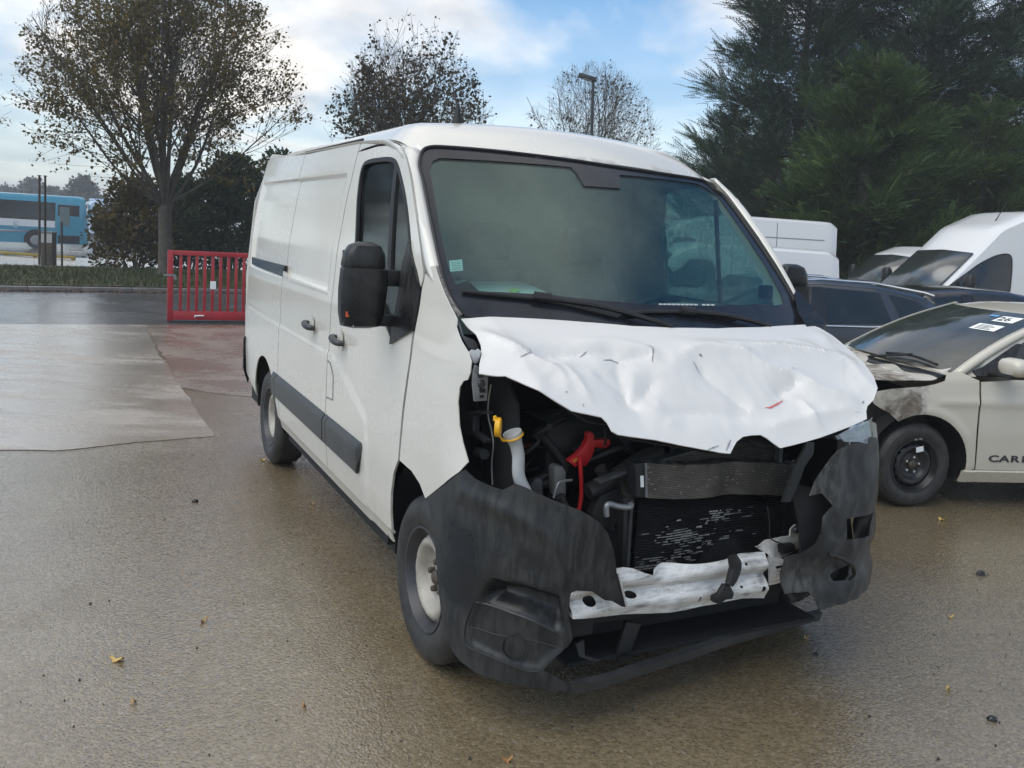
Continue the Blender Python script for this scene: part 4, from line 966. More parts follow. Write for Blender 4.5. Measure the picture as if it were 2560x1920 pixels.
for i in range(60):
    u, t = rs.random(), rs.random(); y = icl[0][0]+(icl[1][0]-icl[0][0])*u; z = icl[3][1]+.01+(icl[0][1]-icl[3][1]-.02)*t; p = icx(y, z); L = rs.uniform(.002, .010); h = rs.uniform(.001, .004)
    mb.add([(p[0]+.003, y-L, p[2]-h), (p[0]+.003, y+L, p[2]-h*rs.random()), (p[0]+.004, y+L*.6, p[2]+h), (p[0]+.003, y-L*.8, p[2]+h*.6)], [(0, 1, 2, 3)])
sc_ = mb.build('bent_fin_marks', simple('bent_fin', (.30, .27, .22), .5, .3), van, sm=False); sc_['kind'] = 'stuff'
slab('radiator_side_post', ((1560, 1245), (1572, 1245), (1572, 1420), (1556, 1425)), .60, .05, M['dark'], .004)
slab('radiator_side_strip', ((1577, 1250), (1584, 1250), (1574, 1420), (1566, 1420)), .605, .004, M['darkmetal'])
mb = MB(); hp = [np.array(VAN.on(px, py, 0, .64)) for px, py in ((1517, 1290), (1516, 1268), (1524, 1260), (1545, 1266), (1575, 1268), (1577, 1258))]; mb.tube(spline(hp, 5), .011, 8); mb.build('aluminium_pipe', M['greymetal'], van, 60)
# ---------------------------------------------------------------- van: engine bay
mb = MB()
mb.box((-.02, -.90, .45), (.02, .90, 1.36))                         # bulkhead
mb.build('bulkhead', M['bay'], van)
ap = MB()
apx = [(.02, -.80, 1.33), (.30, -.80, 1.26), (.42, -.80, 1.15), (.46, -.80, .95), (.44, -.80, .60), (.02, -.80, .60)]
ap.add(apx+[(x, y+.01, z) for x, y, z in apx], [tuple(range(6)), tuple(range(6, 12))[::-1]]+[(i, i+6, (i+1) % 6+6, (i+1) % 6) for i in range(6)])
ap.build('inner_wing', M['bay'], van); 
ap = MB(); ap.add([(x, -y, z) for x, y, z in apx]+[(x, -y-.01, z) for x, y, z in apx], [tuple(range(6)), tuple(range(6, 12))[::-1]]+[(i, i+6, (i+1) % 6+6, (i+1) % 6) for i in range(6)]); ap.build('inner_wing', M['bay'], van)
# bent edge panel (pale rim) standing behind the missing headlight
ed = [np.array(VAN.on(px, py, 1, -.80)) for px, py in ((1228, 962), (1222, 1000), (1221, 1040), (1229, 1075), (1234, 1110), (1230, 1160), (1232, 1212))]
ed = resample(spline(ed, 4), 30); loft('bent_panel_edge', [ed, ed+np.array([-.05, .01, 0]), ed+np.array([-.10, 0, .0])], simple('primer_grey', (.14, .145, .13), .5), van, 50, thick=.004)
mb = MB(); mb.tube([tuple(p) for p in ed], .004, 6); mb.build('panel_rim', simple('pale_rim', (.5, .5, .44), .5), van)
def sl2(name, px, y, th, mat, bev=0.0):
    q = [VAN.on(a, b, 1, y) for a, b in px]; m_ = MB(); n = len(q)
    m_.add([tuple(p) for p in q]+[(p[0], p[1]+th, p[2]) for p in q], [tuple(range(n)), tuple(range(n, 2*n))[::-1]]+[(i, i+n, (i+1) % n+n, (i+1) % n) for i in range(n)])
    return m_.build(name, mat, van, bevel=bev)
hb = slab('hinge_bracket', ((1183, 928), (1188, 912), (1222, 926), (1218, 1002), (1186, 1004), (1182, 960)), .40, .012, M['greymetal'], .003)
for q in (((1199, 971), (1214, 972), (1214, 982), (1200, 982)), ((1200, 988), (1210, 988), (1210, 995), (1200, 995))):
    sl = slab('bracket_slot', q, .4035, .006, M['bay']); sl.parent = hb
for (px, py) in ((1203, 935), (1204, 960)):
    p = VAN.on(px, py, 0, .402); m_ = MB(); m_.lathe([(0, .008), (.012, .008), (.016, 0)], 10, 'x', tuple(p)); m_.build('bracket_rivet', M['darkmetal'], hb)
slab('hinge_plate', ((1173, 880), (1180, 874), (1190, 876), (1196, 872), (1204, 878), (1198, 900), (1192, 910), (1184, 908)), .37, .006, simple('bare_white_metal', (.6, .6, .6), .4, .3), .002)
slab('hinge_arm', ((1144, 802), (1150, 808), (1160, 840), (1186, 850), (1194, 862), (1196, 874), (1172, 872), (1154, 840)), .20, .01, simple('hinge_grey', (.20, .21, .22), .45), .002)
sl2('headlamp_mount', ((1150, 1035), (1182, 1026), (1215, 1028), (1216, 1035), (1184, 1038), (1182, 1075), (1212, 1100), (1210, 1108), (1178, 1088), (1152, 1082)), -.88, .03, M['darkmetal'], .004)
mb = MB(); mb.tube([tuple(VAN.on(px, py, 1, -.86)) for px, py in ((1196, 1130), (1212, 1136))], .02, 10); mb.build('wing_bolt', M['darkmetal'], van)
# washer filler neck with its yellow cap
nk = [np.array(VAN.on(px, py, 0, .46)) for px, py in ((1284, 1092), (1290, 1110), (1296, 1140), (1296, 1180), (1302, 1205), (1316, 1235), (1322, 1270))]
mb = MB(); mb.tube(spline(nk, 5), [.030, .030, .028, .027, .026, .024, .024]+[.0235]*24, 14); neck = mb.build('washer_filler_neck', M['milky'], van, 60)
tp = np.array(nk[0]); ax_ = Vector(nk[0]-nk[1]).normalized(); 
mb = MB(); mb.tube([tuple(tp-np.array(ax_)*.004), tuple(tp+np.array(ax_)*.018)], [.034, .036], 20, cap=False); mb.tube([tuple(tp+np.array(ax_)*.018), tuple(tp+np.array(ax_)*.006)], [.036, .028], 20, cap=True); mb.build('neck_rim', M['milky'], neck, 50)
mb = MB(); rc = []
for a in np.linspace(0, 2*math.pi, 25):
    u = ax_.orthogonal().normalized(); w_ = ax_.cross(u); rc.append(tuple(Vector(tp)+ax_*.002+(u*math.cos(a)+w_*math.sin(a))*.036))
mb.tube(rc, .004, 6, False); cs = [np.array(VAN.on(px, py, 0, .47)) for px, py in ((1273, 1092), (1268, 1100), (1258, 1102), (1252, 1094), (1250, 1088))]; mb.tube(spline(cs, 4), .004, 6); mb.build('cap_strap', M['yellow'], neck, 60)
capc = np.array(VAN.on(1246, 1068, 0, .47)); mb = MB()
R_ = Matrix.Rotation(math.radians(58), 3, 'Z') @ Matrix.Rotation(math.radians(15), 3, 'X')
pr_ = [(0, .010), (.030, .010), (.034, .006), (.034, -.010), (.028, -.012), (.028, -.004), (0, -.004)]
vv = []; ff = []
for k in range(24):
    a = 2*math.pi*k/24
    for (r, h) in pr_: vv.append(tuple(Vector(capc)+R_ @ Vector((h, r*math.cos(a), r*1.05*math.sin(a)))))
m7 = len(pr_)
for k in range(24):
    for i in range(m7-1): ff.append((k*m7+i, ((k+1) % 24)*m7+i, ((k+1) % 24)*m7+i+1, k*m7+i+1))
mb.add(vv, ff); mb.tube([tuple(VAN.on(1239, 1050, 0, .47)), tuple(VAN.on(1237, 1040, 0, .47))], [.010, .006], 8); mb.build('yellow_cap', M['yellow'], neck, 40)
# red battery clamp and cable
rc_ = slab('red_battery_clamp', ((1421, 1153), (1444, 1136), (1460, 1118), (1470, 1098), (1470, 1084), (1480, 1080), (1488, 1090), (1486, 1100), (1524, 1098), (1528, 1110), (1515, 1122), (1488, 1118), (1482, 1140), (1466, 1166), (1454, 1162), (1447, 1160), (1440, 1170)), .42, .03, M['red'], .005)
slab('clamp_label', ((1433, 1150), (1444, 1144), (1447, 1149), (1436, 1157)), .4225, .002, simple('orange_label', (.75, .30, .05), .5)).parent = rc_
mb = MB(); cb_ = [np.array(VAN.on(px, py, 0, .44)) for px, py in ((1450, 1140), (1452, 1180), (1454, 1220), (1452, 1250), (1446, 1282))]; mb.tube(spline(cb_, 5), .009, 8); mb.build('red_cable', M['red'], rc_, 60)
mb = MB(); cb_ = [np.array(VAN.on(px, py, 0, .25)) for px, py in ((1300, 1118), (1330, 1113), (1366, 1108), (1390, 1104))]; mb.tube(spline(cb_, 5), .006, 6); mb.build('orange_cable', simple('orange_cable_red', (.45, .06, .02), .5), van, 60)
# engine shapes in the dark
mb = MB(); mb.box((.10, -.62, .80), (.34, -.22, 1.06)); mb.build('battery', M['dark'], van, bevel=.01)
mb = MB(); mb.box((.06, -.15, .60), (.40, .50, 1.10)); mb.build('engine_block', M['dark'], van, bevel=.03)
mb = MB(); 
for (pts, r) in (([(1470, 1230), (1500, 1215), (1540, 1190), (1600, 1150), (1650, 1130)], .032), ([(1500, 1170), (1520, 1200), (1560, 1215), (1590, 1228)], .024), ([(1400, 1240), (1420, 1280), (1470, 1300), (1530, 1320)], .02)):
    mb.tube(spline([np.array(VAN.on(px, py, 0, .50)) for px, py in pts], 4), r, 10)
mb.build('radiator_hose', M['rubber'], van, 60)
rs = random.Random(21)
for i in range(22):
    y0, z0 = rs.uniform(-.72, .05), rs.uniform(.62, 1.12); p_ = [np.array((rs.uniform(.15, .45), y0, z0))]
    for k in range(4): p_.append(p_[-1]+np.array((rs.uniform(-.05, .06), rs.uniform(-.16, .16), rs.uniform(-.14, .10))))
    p_ = [np.array((min(.46, max(.1, q[0])), max(-.74, q[1]), min(1.12, max(.55, q[2])))) for q in p_]
    mb = MB(); mb.tube(spline(p_, 5), rs.choice((.006, .008, .012, .018)), 7); mb.build('bay_hose', rs.choice((M['rubber'], M['dark'], M['darkmetal'], M['rubber'], simple('grey_loom', (.08, .08, .085), .5))), van, 60)
for i in range(8):
    y0, z0 = rs.uniform(-.70, -.05), rs.uniform(.60, 1.02); x0 = rs.uniform(.15, .38); mb = MB(); mb.box((x0, y0, z0), (x0+rs.uniform(.02, .07), y0+rs.uniform(.03, .12), z0+rs.uniform(.03, .10)), Matrix.Rotation(rs.uniform(-.5, .5), 3, 'X')); mb.build('bay_component', rs.choice((M['dark'], M['darkmetal'], M['greymetal'], M['dark'])), van, bevel=.006)
slab('grey_canister', ((1385, 1172), (1394, 1164), (1408, 1166), (1416, 1180), (1416, 1250), (1388, 1242)), .46, .05, simple('canister_grey', (.13, .13, .125), .5), .01)
mb = MB(); mb.tube(spline([np.array(VAN.on(px, py, 0, .50)) for px, py in ((1384, 1245), (1394, 1212), (1404, 1203), (1430, 1200))], 4), .005, 6); mb.build('brake_line', M['greymetal'], van, 60)
slab('bay_bracket', ((1324, 1222), (1340, 1196), (1354, 1198), (1358, 1240)), .47, .01, M['darkmetal'], .002)
slab('lock_carrier_end', ((1500, 1240), (1560, 1215), (1556, 1300), (1520, 1330), (1480, 1290)), .52, .05, M['dark'], .01)
mb = MB(); mb.box((.30, -.78, .50), (.52, .80, .56)); mb.box((.40, -.70, .34), (.60, .70, .44)); mb.box((.05, -.70, .36), (.70, -.58, .50)); mb.box((.05, .58, .36), (.70, .70, .50)); mb.build('front_subframe', M['bay'], van, bevel=.01)
slab('dark_shroud', ((1500, 1330), (1990, 1250), (2030, 1420), (1960, 1480), (1560, 1500)), .50, .02, M['bay'])
# ---------------------------------------------------------------- van: remaining headlight
hl = SEP([(2150, 1058), (2160, 1052), (2168, 1049), (2172, 1046), (2176, 1042), (2176, 1048), (2174, 1103), (2140, 1104), (2105, 1104), (2092, 1086), (2130, 1066), (2167, 1049)])
hz = [p[1] for p in hl]
hl2 = hl[:5]+[(.70, 1.09), (.60, 1.06), (.62, 1.0), (.80, hl[6][1])]+hl[7:]
HLD = lambda o_: (lambda a, z: se_pos(a, z, 1, o_))
hlb = panel('headlight', hl2, HLD(-.09), M['dark'], van, step=.03, thick=.01)
panel('headlight_lens', hl2, HLD(.006), M['lens'], hlb, step=.025, thick=.004)
panel('headlight_bezel', SEP([(2103, 1092), (2165, 1078), (2168, 1090), (2108, 1102)]), HLD(-.03), M['chrome'], hlb, step=.02, thick=.01)
p = VAN.on(2128, 1070, 0, .70); mb = MB(); mb.lathe([(0, -.03), (.03, -.02), (.045, .0), (.05, .01)], 20, 'x', (p[0], p[1]+.02, p[2]+.02)); mb.build('headlight_reflector', M['chrome'], hlb)
# ---------------------------------------------------------------- van: mirrors and wipers
def mirror(sg):
    m_ = MB(); prof = []
    cx0, cy0 = (-.42, -1.145) if sg < 0 else (-.27, 1.12)
    rows = [(1.335, .045, .03), (1.345, .085, .055), (1.40, .098, .068), (1.50, .103, .072), (1.585, .100, .072), (1.592, .090, .066), (1.600, .094, .070), (1.65, .088, .068), (1.685, .068, .056), (1.70, .03, .03)]
    n = 28; vv = []
    for (z, hy, hx) in rows:
        for k in range(n):
            a = 2*math.pi*k/n; c, s = math.cos(a), math.sin(a); e = 2/3.2
            lean = -.05*sg*0+(z-1.5)*(.0)
            vv.append((cx0+hx*math.copysign(abs(c)**e, c)*(1.0 if c > 0 else .6)+(.02 if z < 1.59 else -.0), cy0+sg*(.006-.03*(z-1.5)*1.2)+hy*math.copysign(abs(s)**e, s), z))
    ff = []
    for i in range(len(rows)-1):
        for k in range(n): ff.append((i*n+k, i*n+(k+1) % n, (i+1)*n+(k+1) % n, (i+1)*n+k))
    ff += [tuple(range(n))[::-1], tuple((len(rows)-1)*n+k for k in range(n))]
    m_.add(vv, ff); mo_ = m_.build('door_mirror', M['black'], van, 40)
    a_ = MB(); a_.box((cx0-.03, min(sg*.94, sg*1.09), 1.515), (cx0+.035, max(sg*.94, sg*1.09), 1.585)); a_.build('mirror_arm', M['black'], mo_, bevel=.01); a_ = MB(); a_.box((cx0-.02, min(sg*.94, sg*1.07), 1.34), (cx0+.03, max(sg*.94, sg*1.07), 1.39)); a_.build('mirror_arm', M['black'], mo_, bevel=.01)
    i_ = MB(); z0 = [(1.345, .0), (1.36, .03), (1.42, .045), (1.47, .03), (1.48, .0)]
    i_.add([(cx0+.045+w*.3, cy0+sg*(.085+.01), z) for z, w in z0]+[(cx0+.075, cy0+sg*(.055), z) for z, w in z0], [(k, k+1, k+6, k+5) for k in range(4)])
    ob = i_.build('mirror_indicator', simple('indicator_lens', (.62, .60, .58), .15, var=.3, scale=50), mo_, 60)
    ob2 = MB(); ob2.box((cx0+.05, cy0+sg*.078-.012, 1.385), (cx0+.078, cy0+sg*.078+.012, 1.41)); ob2.build('indicator_bulb', simple('amber', (.65, .10, .04), .3), mo_, bevel=.004)
    g_ = MB(); g_.box((cx0-.052, cy0-.08, 1.37), (cx0-.046, cy0+.08, 1.66)); g_.build('mirror_glass', M['chrome'], mo_)
    return mo_
mirror(-1); mirror(1)
def wsp(px, py, d):
    y, z = wh(px, py, d); return np.array((XW(y, z)+d, y, z))
def wiper(blade, arm):
    a = MB(); pts = [wsp(px, py, .018) for px, py in blade]
    a.tube(spline(pts, 4), .009, 6); w_ = a.build('wiper_blade', M['rubber'], van, 60)
    b = MB(); pts = [wsp(px, py, .035) for px, py in arm]; b.tube(spline(pts, 4), .011, 6); b.build('wiper_arm', M['rubber'], w_, 60)
wiper(((1156, 728), (1250, 738), (1360, 750), (1450, 769), (1543, 792)), ((1335, 742), (1375, 747), (1480, 762), (1580, 786), (1680, 816)))
wiper(((1556, 785), (1620, 780), (1700, 780), (1770, 787), (1840, 799)), ((1703, 775), (1738, 780), (1800, 786), (1870, 800), (1925, 816)))
for cp_ in (((1336, 739), (1378, 744)), ((1703, 776), (1736, 779))):
    mb = MB(); mb.tube([wsp(px, py, .028) for px, py in cp_], .018, 8); mb.build('wiper_clip', M['rubber'], van)
# corroded strip beside the screen, black cowl wedge on the far side
sidep = [np.array(wmap(.01)(*wh(px, py))) for px, py in ((1092, 668), (1104, 706), (1120, 742), (1140, 775), (1152, 792))]
sidep = resample(sidep, 16); loft('scuttle_strip', [sidep+np.array([0, -.014, -.012]), sidep+np.array([0, -.005, .0]), sidep+np.array([0, .004, .0])], simple('corroded_strip', (.20, .19, .17), .6, var=.6, scale=70), van, thick=.003)
mb = MB(); q = [(.0, .90, 1.56), (-.05, .965, 1.58), (.16, .97, 1.44), (.20, .90, 1.41), (.22, .80, 1.41), (.08, .86, 1.48)]; mb.add(q+[(x, y, z-.03) for x, y, z in q], [tuple(range(6)), tuple(range(6, 12))[::-1]]+[(i, i+6, (i+1) % 6+6, (i+1) % 6) for i in range(6)]); mb.build('cowl_corner', M['black'], van)
# ---------------------------------------------------------------- van: cab interior
prof = [(.10, 1.36), (.02, 1.43), (-.06, 1.455), (-.22, 1.44), (-.36, 1.40), (-.44, 1.34), (-.46, 1.20), (-.40, 1.0), (-.25, .7)]
ys = np.linspace(-.88, .88, 23)
loft('dashboard', [[(x-.10*(y/.88)**2, y, z+(.05*math.exp(-((y-.42)/.22)**2) if -.5 < x < -.2 and z > 1.3 else 0)) for x, z in prof] for y in ys], M['dash'], van, 50)
def seat(y0, w, headr):
    s_ = MB(); s_.box((-1.12, y0-w/2, .80), (-.58, y0+w/2, .98)); s_.build('seat_cushion', M['seat'], van, bevel=.05, seg=3)
    b_ = MB(); rt = Matrix.Rotation(math.radians(-10), 3, 'Y'); b_.box((-1.24, y0-w/2, .95), (-1.10, y0+w/2, 1.58), rt, (-1.17, y0, .95)); bk = b_.build('seat_backrest', M['seat'], van, bevel=.05, seg=3)
    for h in headr:
        m_ = MB(); m_.box((-1.34, h-.13, 1.62), (-1.24, h+.13, 1.82), rt, (-1.29, h, 1.7)); m_.build('headrest', M['seat'], bk, bevel=.04, seg=3)
seat(.45, .50, (.45,)); seat(-.36, .92, (-.58, -.16))
mb = MB(); mb.box((-1.43, -.86, .5), (-1.40, .86, 2.2)); mb.build('cab_partition', M['trim'], van)
mb = MB(); mb.box((-1.42, -.74, 2.185), (-.98, .74, 2.20)); mb.build('headlining', M['trim'], van)
mb = MB(); mb.box((-1.4, -.90, .48), (-.1, .90, .52)); mb.build('cab_floor', M['bay'], van)
sw = MB(); c0 = Vector((-.52, .42, 1.36)); nrm = Vector((-.72, 0, .69)).normalized(); u_ = Vector((0, 1, 0)); w_ = nrm.cross(u_)
sw.tube([tuple(c0+(u_*math.cos(a)+w_*math.sin(a))*.19) for a in np.linspace(0, 2*math.pi, 33)], .016, 8, False)
for a in (0.2, math.pi-.2, -math.pi/2): sw.tube([tuple(c0), tuple(c0+(u_*math.cos(a)+w_*math.sin(a))*.19)], .015, 6)
sw.tube([tuple(c0-nrm*.25), tuple(c0)], .04, 8); sw.build('steering_wheel', M['rubber'], van, 60)
def dash_paper(name, px, mat, z=1.447, dx=0):
    q = [VAN.on(a, b, 2, z) for a, b in px]; m_ = MB(); n = len(q); q = [np.array(p)+np.array([0, 0, .02*noise.noise(Vector((p[0]*9, p[1]*9, 1)))]) for p in q]
    m_.add([tuple(p) for p in q]+[(p[0], p[1], p[2]-.002) for p in q], [tuple(range(n)), tuple(range(n, 2*n))[::-1]]+[(i, i+n, (i+1) % n+n, (i+1) % n) for i in range(n)]); return m_.build(name, mat, van)
pp = dash_paper('paper_sheet', ((1171, 700), (1226, 674), (1290, 698), (1367, 727), (1332, 741), (1270, 735), (1198, 725)), M['paper'], 1.50)
hl_ = dash_paper('highlighter_mark', ((1270, 725), (1284, 721), (1300, 728), (1286, 732)), simple('highlighter', (.45, .80, .12), .7), 1.505); hl_.parent = pp
dash_paper('paper_corner', ((1132, 680), (1168, 702), (1138, 708)), M['paper'], 1.505)
st_ = panel('windscreen_sticker', WS([(1125, 647), (1157, 644), (1160, 671), (1128, 674)]), wmap(-.012), M['paper'], van, step=.05, thick=.001)
for k in range(5):
    y0 = 650+k*4.5; panel('sticker_line', WS([(1130+k*.6, y0+.8), (1154+k*.6, y0-1.0), (1154.4+k*.6, y0+.6), (1130.4+k*.6, y0+2.4)]), wmap(-.0105), simple('sticker_ink', (.30, .42, .42), .7), st_, step=.05, thick=.0004)
for k in range(12):
    y, z = wh(1652+k*11.0+(9 if k > 8 else 0), 760.5+.15*k); m_ = MB(); 
    q = wmap(-.002)(y, z); m_.box((q[0]-.002, q[1]-.008, q[2]-.004), (q[0]+.003, q[1]+.008, q[2]+.004)); m_.build('plate_number_mark', M['paper'], van)
# ================================================================== gate, lamp post, barrier, buses
GR = simple('red_gate_paint', (.36, .013, .024), .38, var=.18, scale=4, coat=.3)
g0 = np.array(W0(417, 806)); g1 = np.array(W0(612, 808)); gd = (g1-g0)/np.linalg.norm(g1-g0)
gate = thing('sliding_gate', (g0[0], g0[1], 0), math.atan2(gd[1], gd[0]), 'red metal bar gate standing at the end of the wet apron', 'gate')
GL = 3.6; GH = 1.17
mb = MB(); mb.box((0, -.04, .03), (.085, .04, GH)); mb.build('gate_post', GR, gate, bevel=.006)
mb = MB(); mb.box((GL, -.04, .03), (GL+.085, .04, GH)); mb.build('gate_post', GR, gate, bevel=.006)
mb = MB(); mb.box((.087, -.035, GH-.075), (GL-.002, .035, GH)); mb.build('top_rail', GR, gate, bevel=.006)
mb = MB(); mb.box((.087, -.05, .05), (GL-.002, .05, .19)); mb.build('bottom_rail', GR, gate, bevel=.008)
mb = MB(); mb.box((-.023, -.017, .192), (.023, .017, GH-.077)); b0 = mb.build('gate_bar', GR, gate, bevel=.003)
xs = [.20+.1235*i for i in range(27)]
for i, x in enumerate(xs):
    k = b0 if i == 0 else b0.copy()
    if i: COL.objects.link(k); k.parent = gate
    k.location = (x, 0, 0)
mb = MB(); mb.box((.655, -.026, .56), (.745, -.020, .69)); mb.build('white_plate', M['paper'], gate)
mb = MB(); mb.tube([(.42, -.06, .09), (.42, -.07, .12), (.54, -.07, .125), (.56, -.06, .12)], .012, 6); mb.build('gate_handle', M['paper'], gate, 60)
mb = MB(); mb.box((-.06, -.05, .755), (.12, -.041, .785)); mb.box((.09, -.06, .70), (.13, -.0405, .76)); mb.build('gate_latch', M['greymetal'], gate, bevel=.003).__setitem__('kind', 'stuff')
mb = MB(); mb.box((.0, -.05, .0), (GL, .05, .028)); mb.build('gate_track', M['darkmetal'], gate)
# lamp post
lb = gpt(1481, 33.0); lt = at_depth(1483, 196, 33.0)
LM = simple('dark_grey_pole', (.045, .047, .05), .5, .3)
lamp = thing('lamp_post', lb, 0, 'tall dark lamp post with a single flat lamp head', 'lamp post')
mb = MB(); tx_, tz = lt[0]-lb[0], lt[2]; mb.tube([(0, 0, 0), (0, 0, 1.2), (tx_*.2, 0, 1.3), (tx_, 0, tz)], [.09, .09, .075, .055], 10); mb.build('pole', LM, lamp, 60)
mb = MB(); mb.box((tx_-.55, -.16, tz-.05), (tx_+.12, .16, tz+.09), Matrix.Rotation(math.radians(12), 3, 'Y')); hd = mb.build('lamp_head', LM, lamp, bevel=.03)
mb = MB(); mb.box((tx_-.36, -.10, tz-.085), (tx_-.05, .10, tz-.052), Matrix.Rotation(math.radians(12), 3, 'Y')); mb.build('lamp_lens', M['milky'], hd, bevel=.008)
# thin posts and cabinet on the verge
VM = simple('weathered_brown_post', (.06, .05, .04), .7, var=.3)
for px, top, lab in ((98.5, 440, 'left of two thin dark poles in front of the coach'), (113, 441, 'right of two thin dark poles in front of the coach')):
    p = onw(px, 660, 2, .1); q = at_depth(px, top, p[1]); o = thing('thin_pole', (p[0], p[1], .08), 0, lab, 'pole', 'thin poles in front of the coach')
    mb = MB(); mb.tube([(0, 0, 0), (q[0]-p[0], 0, q[2]-.08)], [.035, .03], 8); mb.build('pole', VM, o, 60)
    mb = MB(); mb.lathe([(0, .03), (.05, .02), (.06, 0)], 10, 'z', (q[0]-p[0], 0, q[2]-.08)); mb.build('pole_cap', VM, o)
p = onw(155, 664, 2, .1); q = at_depth(154, 556, p[1]); o = thing('thin_post', (p[0], p[1], .08), 0, 'short thin post standing before the coach wheel', 'post')
mb = MB(); mb.tube([(0, 0, 0), (q[0]-p[0], 0, q[2]-.08)], .03, 8); mb.build('post', VM, o, 60); mb = MB(); mb.lathe([(0, .02), (.035, .015), (.04, 0)], 8, 'z', (q[0]-p[0], 0, q[2]-.08)); mb.build('post_cap', VM, o)
p = onw(104, 657, 2, .08); cab = thing('utility_cabinet', (p[0], p[1]+.4, .0), 0, 'tall narrow brown cabinet between the two poles', 'cabinet')
mb = MB(); mb.box((-.17, -.12, 0), (.17, .12, .95)); mb.build('cabinet_body', VM, cab, bevel=.01); mb = MB(); mb.box((-.16, -.127, .66), (.16, -.122, .93)); mb.build('cabinet_panel', simple('pale_panel', (.40, .41, .40), .5), cab); mb = MB(); mb.box((-.19, -.14, .951), (.19, .14, .99)); mb.build('cabinet_lid', simple('grey_lid', (.2, .2, .2), .5), cab)
# yellow rail barrier
YM = simple('faded_yellow_paint', (.42, .30, .05), .5, var=.3)
bA = at_depth(-60, 626, 30.0); bB = at_depth(188, 631, 29.5); yb = thing('yellow_barrier', (bA[0], bA[1], -.5), math.atan2(bB[1]-bA[1], bB[0]-bA[0]), 'low faded yellow rail barrier before the coach', 'barrier'); Lb = math.hypot(bB[0]-bA[0], bB[1]-bA[1])
zr_ = bA[2]+.5
for z in (zr_-.06, zr_-.62):
    mb = MB(); mb.box((0, -.03, z), (Lb, .03, z+.09)); mb.build('rail', YM, yb, bevel=.01)
for x in (.05, 1.05, Lb/2+.3, Lb-.12):
    mb = MB(); mb.box((x-.05, .032, 0), (x+.06, .12, zr_)); mb.build('post', YM, yb, bevel=.01)
wb0 = at_depth(126, 628, 33); wbm = thing('white_barrier_beam', (wb0[0], wb0[1], -.6), .05, 'low grey and red beam barrier behind the yellow rail', 'barrier'); z0 = wb0[2]+.6
mb = MB(); mb.box((0, -.06, z0-.12), (1.35, .06, z0+.05)); mb.build('beam', simple('grey_white_beam', (.45, .45, .44), .5, var=.2), wbm, bevel=.02)
mb = MB(); mb.box((.0, -.03, z0-.42), (.78, .03, z0-.14)); mb.build('red_board', simple('dull_red_board', (.20, .03, .03), .5), wbm)
for x in (.1, 1.2):
    mb = MB(); mb.box((x-.05, -.05, 0), (x+.05, .05, z0-.125)); mb.build('leg', VM, wbm)
